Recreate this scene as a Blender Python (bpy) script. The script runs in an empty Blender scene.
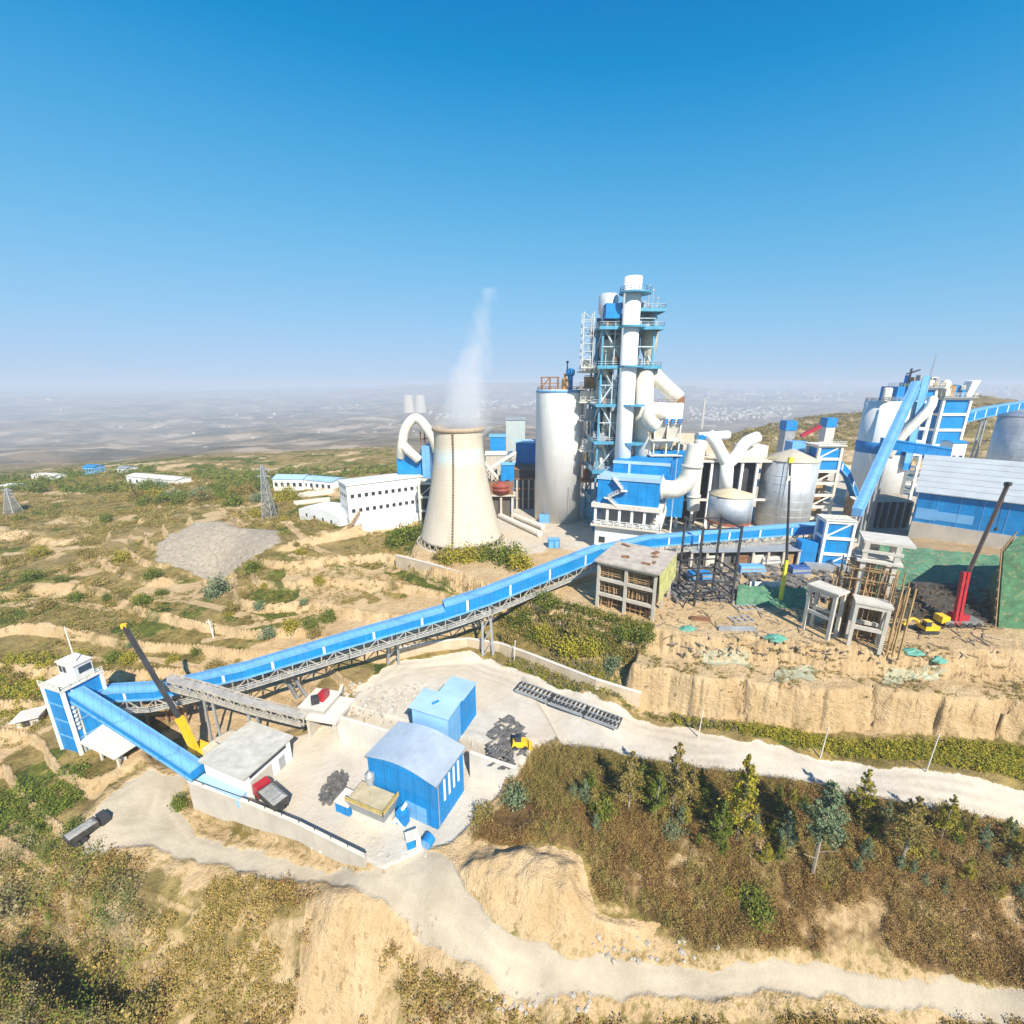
EXPOSURE, SKY_STRENGTH, HAZE = 0.68, 0.113, 2.6e-4
AZN, RN = 1050, 480
STEAM = .15
import bpy, bmesh, math, random
import numpy as np
from mathutils import Vector, Matrix
random.seed(7); RNG = np.random.default_rng(11)
sc = bpy.context.scene
COL = sc.collection
R = math.radians
# ------------------------------------------------------------------ camera model
F, CH = 450.0, 60.0
PIT = math.atan(127 / F); cp, sp = math.cos(PIT), math.sin(PIT)
def ray(u, v):
    a = (u - 512) / F; b = -(v - 512) / F
    return (a, cp + b * sp, -sp + b * cp)
def at(u, v, z=0.0):
    d = ray(u, v); t = (z - CH) / d[2]
    return Vector((d[0] * t, d[1] * t, z))
def atd(u, v, Y):
    d = ray(u, v); t = Y / d[1]
    return Vector((d[0] * t, Y, CH + d[2] * t))
def zat(P, v):
    d = ray(512, v)
    return CH + P[1] / d[1] * d[2]
cam = bpy.data.cameras.new('camera'); camo = bpy.data.objects.new('camera', cam); COL.objects.link(camo)
camo.location = (0, 0, CH); camo.rotation_euler = (math.pi / 2 - PIT, 0, 0)
cam.sensor_width = 36; cam.lens = 36 * F / 1024; cam.clip_start = 0.5; cam.clip_end = 60000
sc.camera = camo
sc.cycles.volume_bounces = 6; sc.cycles.max_bounces = 12
sc.view_settings.view_transform = 'Standard'; sc.view_settings.look = 'None'
sc.view_settings.exposure = EXPOSURE; sc.view_settings.gamma = 1
# ------------------------------------------------------------------ light
SUN_AZ, SUN_EL = 158.0, 43.0        # compass-like: from +Y turning towards +X
w = bpy.data.worlds.new('World'); sc.world = w; w.use_nodes = True
nt = w.node_tree; nt.nodes.clear()
sky = nt.nodes.new('ShaderNodeTexSky'); sky.sky_type = 'NISHITA'; sky.sun_disc = False
sky.sun_elevation = R(SUN_EL); sky.sun_rotation = R(SUN_AZ)
sky.altitude = 0; sky.air_density = 1.0; sky.dust_density = 0.2; sky.ozone_density = 5.0
bg = nt.nodes.new('ShaderNodeBackground'); bg.inputs['Strength'].default_value = SKY_STRENGTH
wo = nt.nodes.new('ShaderNodeOutputWorld')
# film response of the sky: each channel a*(x-x0)/(1+(x-x0)/k), so that the glow at the horizon does not burn out
sep_ = nt.nodes.new('ShaderNodeSeparateColor'); com_ = nt.nodes.new('ShaderNodeCombineColor'); nt.links.new(sky.outputs[0], sep_.inputs[0])
def _m(op, a, b):
    q = nt.nodes.new('ShaderNodeMath'); q.operation = op
    for i, v in enumerate((a, b)):
        if isinstance(v, (int, float)): q.inputs[i].default_value = v
        else: nt.links.new(v, q.inputs[i])
    return q.outputs[0]
for i_, (a_, x0, k_) in enumerate([(1.12, .88, 3.4), (3.3, .93, 1.26), (5.6, 1.6, 1.033)]):
    x_ = _m('MAXIMUM', _m('SUBTRACT', sep_.outputs[i_], x0), 0.0)
    nt.links.new(_m('DIVIDE', _m('MULTIPLY', x_, a_), _m('ADD', _m('DIVIDE', x_, k_), 1.0)), com_.inputs[i_])
nt.links.new(com_.outputs[0], bg.inputs['Color']); nt.links.new(bg.outputs[0], wo.inputs['Surface'])
sl = bpy.data.lights.new('sun', 'SUN'); sl.energy = 4.8; sl.angle = R(0.55); sl.color = (1.0, 0.92, 0.79)
so = bpy.data.objects.new('sun', sl); COL.objects.link(so)
sd_ = Vector((math.sin(R(SUN_AZ)) * math.cos(R(SUN_EL)), math.cos(R(SUN_AZ)) * math.cos(R(SUN_EL)), math.sin(R(SUN_EL))))
so.rotation_euler = sd_.to_track_quat('Z', 'Y').to_euler()
# ------------------------------------------------------------------ numpy noise and helpers
def _hash(ix, iy, s):
    n = (ix * 374761393 + iy * 668265263 + s * 974711) & 0x7fffffff
    n = ((n ^ (n >> 13)) * 1274126177) & 0x7fffffff
    return ((n ^ (n >> 16)) & 0xffff) / 65535.0
def vnoise(x, y, s=0):
    ix = np.floor(x).astype(np.int64); iy = np.floor(y).astype(np.int64)
    fx = x - ix; fy = y - iy
    fx = fx * fx * fx * (fx * (fx * 6 - 15) + 10); fy = fy * fy * fy * (fy * (fy * 6 - 15) + 10)
    a = _hash(ix, iy, s); b = _hash(ix + 1, iy, s); c = _hash(ix, iy + 1, s); d = _hash(ix + 1, iy + 1, s)
    return (a + (b - a) * fx) * (1 - fy) + (c + (d - c) * fx) * fy
def fbm(x, y, sc_, oct=4, s=0):
    t = 0; a = 0.5; f = 1.0 / sc_; n = 0
    for k in range(oct):
        t = t + a * vnoise(x * f + 17.3 * k, y * f - 9.1 * k, s + k); n += a; a *= .5; f *= 2.03
    return t / n
def sstep(a, b, x):
    t = np.clip((x - a) / (b - a), 0, 1); return t * t * (3 - 2 * t)
def poly(pts, z=None):
    out = []
    for p in pts:
        q = at(p[0], p[1], p[2] if len(p) > 2 else z); out.append((q.x, q.y))
    return np.array(out)
def sdist(P, x, y, margin=12.0):
    """signed distance to polygon P, positive inside (clipped beyond margin)"""
    out = np.full(x.shape, -margin)
    m = (x > P[:, 0].min() - margin) & (x < P[:, 0].max() + margin) & (y > P[:, 1].min() - margin) & (y < P[:, 1].max() + margin)
    if not m.any(): return out
    px, py = x[m], y[m]; d = np.full(px.shape, 1e18); ins = np.zeros(px.shape, bool)
    n = len(P)
    for i in range(n):
        ax, ay = P[i]; bx, by = P[(i + 1) % n]
        ex, ey = bx - ax, by - ay; L = ex * ex + ey * ey + 1e-12
        t = np.clip(((px - ax) * ex + (py - ay) * ey) / L, 0, 1)
        d = np.minimum(d, (px - ax - t * ex) ** 2 + (py - ay - t * ey) ** 2)
        c = ((ay > py) != (by > py))
        with np.errstate(divide='ignore', invalid='ignore'):
            xi = (bx - ax) * (py - ay) / ((by - ay) if by != ay else 1e-9) + ax
        ins ^= c & (px < xi)
    d = np.sqrt(d); out[m] = np.where(ins, d, -d)
    return out
# ------------------------------------------------------------------ terrain: spot heights (pixel row/col of the survey photo + height)
CP = [(0,1020,-17),(100,1000,-19),(0,900,-15),(200,1010,-18),(330,1010,-16),(430,1015,-14),(520,1018,-12.5),(600,1022,-12.5),(1024,1023,-13),(800,1023,-13),
 (95,835,-9),(160,775,-7.8),(150,815,-9.4),(220,852,-9.8),(300,872,-8.8),(370,885,-6),(430,915,-7),(490,965,-9),(560,985,-10),(700,985,-11),(850,985,-12),(1024,1003,-12),
 (196,822,-10.3),(225,834,-9.9),(260,846,-9.4),(300,860,-8.8),(335,872,-8.1),(130,870,-11),(140,950,-15),(60,940,-17),(250,900,-10),(250,960,-14),(330,920,-8.5),(330,980,-13.5),(420,960,-11),
 (400,850,-5.5),(460,800,-5),(400,780,-5),
 (500,790,-4.5),(520,900,-6),(470,870,-5.5),(560,880,-5),(600,800,-2),(600,900,-6.5),(700,850,-4),(700,930,-9.5),(850,900,-6.5),(850,950,-10),(1000,900,-7),(1000,960,-11),(800,800,-1.5),(950,840,-2.5),
 (420,668,0.5),(450,660,0.5),(520,690,0),(600,722,0),(700,750,-.5),(850,780,-1),(1024,810,-1.5),
 (560,692,0.5),(640,705,0),(720,728,.5),(850,745,0),(1020,770,-.5),
 (520,622,5),(560,600,9),(620,640,8),(560,660,4),(470,622,4),(600,612,11),(530,600,9),
 (75,752,-6),(120,745,-6.5),(200,730,-8),(280,715,-6.5),(250,700,-6),(330,690,-1.5),(370,690,0),
 (20,760,-9),(0,830,-12),(0,700,-5),(50,640,-1),(150,640,0),(250,640,1.5),(330,640,2),(400,610,5),(300,600,5),(200,590,3.5),(100,590,2),(0,590,2),(0,540,3),(100,540,4),
 (215,579,1.5),(215,534,12.5),(170,540,11),(265,540,12.5),(300,540,12),(320,520,12),(270,518,10),(150,515,7),(50,515,5),(0,500,4),(100,490,5),(200,490,7),(300,488,11),(400,562,9),(440,580,8),(500,565,11),
 (0,474,0),(100,472,2),(190,464,5),(250,466,4),(350,472,10),(430,520,12),(520,540,12),(600,560,12),(700,560,12),(800,560,12),
 (480,470,8),(560,460,8),(640,450,10),(700,440,12),(760,440,16),(820,414,26),(900,407,31),(965,394,50),(1024,402,42),(880,440,20),(1000,440,24),(900,520,16)]
P3 = np.array([tuple(at(*c)) for c in CP])
extra = np.array([(-60, -40, -20), (60, -40, -16), (-200, 0, -25), (200, 0, -6), (0, 20, -16), (-120, 20, -22), (110, 20, -12), (0, -150, -20), (-300, -200, -20), (300, -200, -10), (-400, 150, 0), (350, 150, 20),(300,60,8)])
P3 = np.vstack([P3, extra])
def warp(x, y):
    r = np.sqrt(x * x + y * y) + 1e-6; k = np.arcsinh(r / 60.) / r
    return x * k, y * k
wx, wy = warp(P3[:, 0], P3[:, 1])
def _U(r2): return np.where(r2 > 1e-12, 0.5 * r2 * np.log(np.maximum(r2, 1e-12)), 0)
n_ = len(P3)
K = _U((wx[:, None] - wx[None]) ** 2 + (wy[:, None] - wy[None]) ** 2) + np.eye(n_) * 2e-4
Q = np.stack([np.ones(n_), wx, wy], 1)
A = np.block([[K, Q], [Q.T, np.zeros((3, 3))]])
sol = np.linalg.solve(A, np.concatenate([P3[:, 2], np.zeros(3)])); TW, TA = sol[:n_], sol[n_:]
def tps(x, y):
    a, b = warp(x, y); out = TA[0] + TA[1] * a + TA[2] * b
    for i in range(n_): out = out + TW[i] * _U((a - wx[i]) ** 2 + (b - wy[i]) ** 2)
    return out
# land-cover polygons (outlines surveyed from the photograph, each on its own level)
PL = poly([(418,556),(520,590),(590,611),(650,626),(700,633),(760,634),(830,643),(900,648),(1000,648),(1200,654),(1200,500),(1000,470),(800,470),(640,462),(500,470),(440,500)], 12)
PAVE = poly([(500,562),(560,548),(640,560),(700,556),(840,560),(905,556),(960,556),(1100,560),(1100,500),(900,470),(640,462),(520,470),(480,500)], 12)
CL = poly([(636,664),(680,671),(724,678),(800,687),(860,686),(900,690),(960,696),(1040,698),(1200,706),(1200,640),(900,650),(700,640),(650,636)], 8)
YARD = poly([(190,786),(250,808),(300,830),(366,861),(384,868),(420,852),(452,842),(480,815),(500,794),(511,778),(470,763),(430,751),(336,724),(296,735),(230,728),(200,745)], -5)
UPY = poly([(336,718),(430,745),(470,752),(516,768),(535,745),(560,742),(545,715),(520,680),(480,662),(420,668),(360,690)], 0)
TRENCH = poly([(140,700),(180,722),(200,742),(260,735),(300,726),(270,700),(220,690)], -7)
WROAD = poly([(396,664),(470,656),(520,676),(560,696),(620,712),(700,733),(800,755),(900,770),(1040,788),(1200,806),(1200,850),(1040,822),(900,799),(800,779),(700,766),(620,750),(560,740),(530,745),(516,766),(470,750),(430,742),(370,722),(345,700)], -.4)
DROAD = poly([(112,798,-8.5),(150,768,-7.5),(184,774,-7.8),(176,800,-9),(205,838,-9.8),(300,862,-8.8),(368,878,-7),(420,852,-5.5),(440,858,-6),(470,902,-7),(505,942,-9),(560,960,-10),(620,962,-10),(700,968,-11),(800,966,-11.5),(900,978,-12),(1040,994,-12),(1300,1015,-12.5),(1300,1048,-12.5),(1040,1018,-12),(900,1004,-12),(800,995,-12),(700,994,-11),(600,998,-11),(540,1002,-10.5),(500,990,-10),(470,966,-9),(430,932,-7.5),(390,905,-7.2),(330,886,-8),(240,870,-9.4),(190,856,-9.6),(150,838,-9),(110,850,-9.5),(78,852,-9.5),(84,826,-9)])
MOUND = poly([(452,872,-5),(476,845,-4),(536,832,-2),(584,850,-3),(592,884,-5),(600,912,-7),(660,925,-9),(640,950,-9.5),(560,946,-9),(510,930,-8),(478,898,-7)])
BANK = poly([(335,888),(400,908),(448,948),(462,972),(440,978),(392,950),(372,968),(356,1003),(300,1010),(262,1002),(292,950),(308,905)], -9)
BROWN = poly([(470,838,-4.5),(500,800,-4),(536,742,0),(562,744,0),(700,770,-.5),(860,795,-1),(1040,824,-1.5),(1200,850,-1.5),(1200,1010,-12),(1024,984,-11.5),(860,955,-11),(700,948,-10),(650,922,-9),(604,905,-7),(590,880,-5),(584,848,-3),(536,830,-2)])
GRASSR = poly([(640,700,0),(720,722,1),(850,738,1),(1040,748,1),(1200,755,1),(1200,800,-1),(1030,784,-1),(900,766,-1),(800,750,-.5),(700,728,0),(620,706,0),(560,690,.5),(500,664,1),(520,660,1)])
SCREE = poly([(158,548,8),(200,536,9),(278,537,10),(284,556,8),(258,572,4),(212,578,3),(160,574,3)])
EARTHL = poly([(330,604,5),(420,590,7),(510,600,9),(560,596,9),(480,626,4),(420,640,3),(300,664,1),(230,668,0),(200,676,-1),(250,640,1.5)])
PSAND = poly([(640,640),(700,620),(790,610),(900,640),(1060,630),(1060,690),(900,683),(724,672),(640,660)], 11)
DGREEN = poly([(495,615,6),(540,590,10),(590,605,11),(660,625,11),(640,655,8),(640,680,2),(600,668,3),(540,648,3)])
GULLY = poly([(-120,905,-16),(20,890,-15),(70,915,-16),(120,950,-16),(150,985,-17),(130,1005,-18),(70,985,-18),(20,960,-17),(-120,985,-18)])
def strip(pts, hw):
    """a track: the band of half width hw round a line"""
    P = [np.array(tuple(at(*p))[:2]) for p in pts]; l, r_ = [], []
    for i, p in enumerate(P):
        d = P[min(i + 1, len(P) - 1)] - P[max(i - 1, 0)]; d = d / np.linalg.norm(d); n = np.array([-d[1], d[0]]) * hw; l.append(p + n); r_.append(p - n)
    return np.array(l + r_[::-1])
TRACKS = [strip(p, w_) for p, w_ in (([(288,528,10.5),(306,545,10),(330,556,9),(380,572,8.5),(424,590,7.5)], 1.3), ([(290,560,8),(330,566,8.5),(372,584,7.5),(400,604,5.5)], 1.1), ([(0,600,2),(60,592,3),(110,604,2),(170,596,3),(215,606,3),(262,622,2.5)], 1.2), ([(150,520,7),(210,512,8),(262,522,9.5),(292,528,10.5)], 1.5), ([(0,548,3),(70,545,4),(120,540,5),(156,546,6)], 1.4), ([(200,640,.5),(250,628,2),(300,612,4),(336,594,6)], 1.0), ([(30,668,-2),(90,655,-1),(150,652,0),(200,660,-.5)], .9))]
RISER = np.zeros(1)
def levels(x, y):
    """ground height"""
    r = np.sqrt(x * x + y * y); az = np.degrees(np.arctan2(x, np.maximum(y, 1e-3))); az = np.where(y < 0, np.sign(x) * 90, az)
    near = r < 2600
    h = np.zeros(x.shape)
    h[near] = tps(x[near], y[near]); h = np.clip(h, -26, 62)
    # terraces cut in the loess, left hillside and the ridge behind the plant
    tw = (1 - sstep(-4, 0, sdist(DROAD, x, y))) * (1 - sstep(-3, 2, sdist(SCREE, x, y))) * np.maximum(sstep(-6, -14, az) * sstep(62, 90, r) * (1 - sstep(300, 420, r)), sstep(16, 24, az) * sstep(230, 300, r) * (1 - sstep(500, 900, r)) * .9)
    hn = h + 2.0 * (fbm(x, y, 60, 3, 5) - .5) + .7 * (fbm(x, y, 17, 3, 9) - .5) + .3 * (fbm(x, y, 4, 2, 8) - .5)
    st = np.where(r > 230, 3.4, 2.4); q = hn / st; fr = q - np.floor(q)
    hter = st * (np.floor(q) + sstep(.83, .98, fr)) + (np.where(fr < .83, fr, .83) * .25 * st)
    h = h + tw * (hter - h)
    global RISER
    RISER = tw * sstep(.80, .87, fr) * sstep(.34, .50, fbm(x, y, 20, 3, 15))
    dr, dw = sdist(DROAD, x, y), sdist(WROAD, x, y)
    plm = sdist(PL, x, y, 16)
    smooth = np.maximum.reduce([sstep(-1.5, .5, dr), sstep(-1.5, .5, dw), sstep(-2, 1, plm), sstep(-3, 1, sdist(YARD, x, y)), sstep(-2, 1, sdist(UPY, x, y))])
    rough = 1.5 * (fbm(x, y, 9, 4, 21) - .5) + .9 * (fbm(x, y, 2.6, 3, 33) - .5)
    h = h + (1 - smooth) * (1 - .6 * tw) * rough * (1 + .6 * sstep(150, 300, r)) + .18 * (fbm(x, y, 3.5, 3, 41) - .5)
    n1 = (fbm(x, y, 7, 3, 51) - .5) * 2.4 - .75 * np.clip(.12 - np.abs(fbm(x, y, 4.5, 2, 52) - .5), 0, 1) / .12 - .25 * np.clip(.1 - np.abs(fbm(x, y, 1.7, 2, 53) - .5), 0, 1) / .1 + .8
    c = sdist(CL, x, y) + n1
    h = h + (8 + 1.0 * (fbm(x, y, 6, 3, 55) - .5) - h) * sstep(-1.7, 0, c)
    p = plm + n1 * .7
    h = h + (12 - h) * sstep(-3.2, 0, p)
    m = sdist(MOUND, x, y) + (fbm(x, y, 5, 3, 61) - .5) * 3
    h = h + 2.2 * sstep(0, 3.5, m) * (1 + .5 * (fbm(x, y, 3, 3, 66) - .5))
    b = sdist(BANK, x, y); h = h + .9 * sstep(-1, 1.5, b) * (fbm(x, y, 3.2, 4, 67) - .35)
    u_ = sdist(UPY, x, y); h = h + (0 + .15 * (fbm(x, y, 5, 2, 71) - .5) - h) * sstep(-1.2, .3, u_)
    t = sdist(TRENCH, x, y) + n1 * .4; h = h + (-8 - h) * sstep(-1.2, .8, t) * .9
    yd = sdist(YARD, x, y); h = h + (-5 + .15 * (fbm(x, y, 4, 2, 73) - .5) - h) * sstep(-.5, .3, yd)
    gl = sdist(GULLY, x, y) + n1 * .5; h = h - 9 * sstep(-2.2, 1.2, gl)
    # far plain with low hills
    R0 = np.interp(az, [-60, -15, -8, 2, 16, 24, 33, 40, 60], [370, 345, 260, 250, 300, 380, 560, 720, 760])
    wv = fbm(x, y, 900, 5, 81)
    plain = np.interp(r, [0, 420, 700, 1200, 2500, 6000], [-5, -14, -48, -95, -145, -165]) + 80 * (wv - .5) + 46 * (fbm(x, y, 260, 4, 83) - .5)
    ridge = fbm(x, y, 4200, 5, 85)
    plain = plain + sstep(3500, 9000, r) * (70 + 330 * np.clip(ridge - .3, 0, 1)) * np.interp(az, [-60, -10, 10, 60], [.75, .95, 1.7, 2.1])
    plain = np.minimum(plain, 104)
    h = h + (plain - h) * sstep(1.0, 2.6, r / R0)
    return h
def ground(x, y):
    return float(levels(np.array([x], float), np.array([y], float))[0])
_ts = np.concatenate([np.geomspace(25, 900, 500)])
def hit(u, v):
    """where the line of sight of a survey pixel meets the ground"""
    d = ray(u, v); L = math.sqrt(sum(c * c for c in d)); x = d[0] / L * _ts; y = d[1] / L * _ts; z = CH + d[2] / L * _ts
    g = levels(x, y); below = np.nonzero(z < g)[0]
    if len(below) == 0: return at(u, v, -100)
    i = max(below[0], 1); a, b = _ts[i - 1], _ts[i]
    fa, fb = (z - g)[i - 1], (z - g)[i]; t = a + (b - a) * fa / (fa - fb + 1e-9)
    return Vector((d[0] / L * t, d[1] / L * t, CH + d[2] / L * t))
def covers(x, y, h=None):
    r = np.sqrt(x * x + y * y); az = np.degrees(np.arctan2(x, np.maximum(y, 1e-3)))
    nz = (fbm(x, y, 4, 4, 91) - .5) * 2.6; e = lambda P, a=-.25, b=.35, k=.8: sstep(a, b, sdist(P, x, y) + nz * k)
    road = np.maximum.reduce([e(WROAD), e(UPY), e(YARD, -.2, .2, .1) * .96])
    road = np.maximum(road, e(PAVE, -2, 2, 2) * .62)
    dirt = e(DROAD)
    grey = np.maximum(e(SCREE) , 0)
    big = fbm(x, y, 38, 4, 93); mid = fbm(x, y, 11, 4, 95)
    left = sstep(8, -2, az) * (r < 800)
    sand = np.maximum.reduce([e(MOUND), e(BANK), e(EARTHL, -2, 2, 2) * .9, e(CL, -3, -1.5, 1), e(PSAND, -2, 1), e(TRENCH, -3, 1) * .8, sstep(-3.5, -1, sdist(PL, x, y, 16)) * .85,
                             np.where(np.isfinite(RISER), RISER, 0) * .95, np.maximum.reduce([e(q_, -.4, .4, .25) for q_ in TRACKS]), left * sstep(.62, .68, fbm(x, y, 17, 4, 97)) * .8, sstep(-3.5, -1, sdist(DROAD, x, y) + nz) * .6])
    brown = e(BROWN, -1, 1)
    green = np.maximum.reduce([e(GRASSR, -.5, .8), e(DGREEN, -1, 1), left * sstep(.50, .62, mid * .5 + big * .5) * .85])
    plm = sstep(-1, 1, sdist(PL, x, y))
    green = green * (1 - np.clip(RISER * 1.5, 0, 1)); green = green * (1 - plm) * (1 - e(BROWN)); sand = sand * (1 - brown * (1 - e(MOUND)))
    far = sstep(420, 900, r)
    rd_ = np.maximum(sdist(DROAD, x, y), sdist(WROAD, x, y)) + (fbm(x, y, 6, 3, 401) - .5) * 1.6; ruts = (np.exp(-((rd_ - 1.5) / .42) ** 2) + np.exp(-((rd_ - 3.3) / .5) ** 2) + .6 * np.exp(-((rd_ - 5.0) / .4) ** 2)) * sstep(.38, .6, fbm(x, y, 12, 3, 403))
    return dict(ruts=ruts, road=road, dirt=dirt, grey=grey, sand=sand, brown=brown, green=green, far=far)
# ------------------------------------------------------------------ material helpers
class NT:
    def __init__(s, name):
        s.m = bpy.data.materials.new(name); s.m.use_nodes = True; s.t = s.m.node_tree; s.b = s.t.nodes['Principled BSDF']
    def n(s, kind, **kw):
        q = s.t.nodes.new(kind)
        for k, v in kw.items():
            if k in q.inputs: s.put(q.inputs[k], v)
            else: setattr(q, k, v)
        return q
    def put(s, inp, v):
        if hasattr(v, 'is_output') or isinstance(v, bpy.types.NodeSocket): s.t.links.new(v, inp)
        else:
            if isinstance(v, (tuple, list)) and len(v) == 3 and inp.type == 'RGBA': v = (*v, 1)
            inp.default_value = v
    def noise(s, vec, scale, detail=4, rough=.55, out=0):
        q = s.n('ShaderNodeTexNoise'); s.put(q.inputs['Scale'], scale); s.put(q.inputs['Detail'], detail); s.put(q.inputs['Roughness'], rough)
        if vec is not None: s.put(q.inputs['Vector'], vec)
        return q.outputs[out]
    def ramp(s, fac, lo, hi, a=0., b=1.):
        q = s.n('ShaderNodeMapRange'); q.clamp = True
        for k, v in (('Value', fac), ('From Min', lo), ('From Max', hi), ('To Min', a), ('To Max', b)): s.put(q.inputs[k], v)
        return q.outputs[0]
    def mix(s, fac, a, b):
        q = s.n('ShaderNodeMix'); q.data_type = 'RGBA'
        s.put(q.inputs[0], fac); s.put(q.inputs[6], a); s.put(q.inputs[7], b); return q.outputs[2]
    def mul(s, a, b, op='MULTIPLY'):
        q = s.n('ShaderNodeMath'); q.operation = op; s.put(q.inputs[0], a); s.put(q.inputs[1], b); return q.outputs[0]
    def bump(s, h, dist, strength=1.):
        q = s.n('ShaderNodeBump'); s.put(q.inputs['Height'], h); q.inputs['Distance'].default_value = dist; q.inputs['Strength'].default_value = strength
        s.put(s.b.inputs['Normal'], q.outputs[0])
    def set(s, **kw):
        for k, v in kw.items(): s.put(s.b.inputs[k], v)
    def scaled(s, vec, sx, sy, sz):
        q = s.n('ShaderNodeMapping'); s.put(q.inputs['Vector'], vec); q.inputs['Scale'].default_value = (sx, sy, sz); return q.outputs[0]
MATS = {}
def paint(name, col, rough=.5, metal=0., var=.18, scale=.35, dirt=None, dirt_amt=.3, streak=True, bump=0., grain=0., sheet=False):
    """weathered surface: two tones of the same colour, dirt in patches and in runs down the wall"""
    if name in MATS: return MATS[name]
    m = NT(name); g = m.n('ShaderNodeNewGeometry').outputs['Position']
    n1 = m.noise(g, scale, 5, .6)
    lo = tuple(c * (1 - var) for c in col); hi = tuple(min(c * (1 + var) + .02 * var, .92) for c in col)
    c = m.mix(m.ramp(n1, .3, .7), lo, hi)
    if dirt is not None:
        v = m.scaled(g, 1.6, 1.6, .12) if streak else g
        n2 = m.noise(v, 1.1, 5, .65)
        c = m.mix(m.ramp(n2, .52, .8, 0, dirt_amt * 1.6), c, dirt)
    if sheet:
        sx = m.n('ShaderNodeSeparateXYZ'); m.put(sx.inputs[0], g); hx = m.mul(m.mul(sx.outputs[0], .83), m.mul(sx.outputs[1], .71), 'ADD')
        j = m.mul(m.mul(hx, .8, 'MULTIPLY'), 1., 'FRACT'); j = m.mul(j, .9, 'GREATER_THAN'); jz = m.mul(m.mul(m.mul(sx.outputs[2], .31), 1., 'FRACT'), .95, 'GREATER_THAN')
        cell = m.n('ShaderNodeTexWhiteNoise'); cell.noise_dimensions = '2D'; cv = m.n('ShaderNodeCombineXYZ'); m.put(cv.inputs[0], m.mul(m.mul(hx, .4), 0, 'FLOOR')); m.put(cv.inputs[1], m.mul(m.mul(sx.outputs[2], .31), 0, 'FLOOR')); m.put(cell.inputs[0], cv.outputs[0])
        c = m.mix(m.mul(cell.outputs[0], .16), c, tuple(v * .6 + .10 for v in col)); c = m.mix(m.mul(m.mul(j, jz, 'MAXIMUM'), .35), c, tuple(v * .45 for v in col))
        dst = m.noise(m.scaled(g, .9, .9, .06), 1.4, 5, .7); c = m.mix(m.ramp(dst, .58, .8, 0, .22), c, (.40, .42, .42)); m.set(**{'Specular IOR Level': .25}); m.bump(m.mul(m.mul(hx, 22.), 0, 'SINE'), .02, .5)
    m.set(**{'Base Color': c, 'Roughness': m.ramp(n1, .2, .8, rough * .85, min(1, rough * 1.15)), 'Metallic': metal})
    if bump: m.bump(m.noise(g, grain or 3., 5, .6), bump)
    MATS[name] = m.m; return m.m
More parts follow.
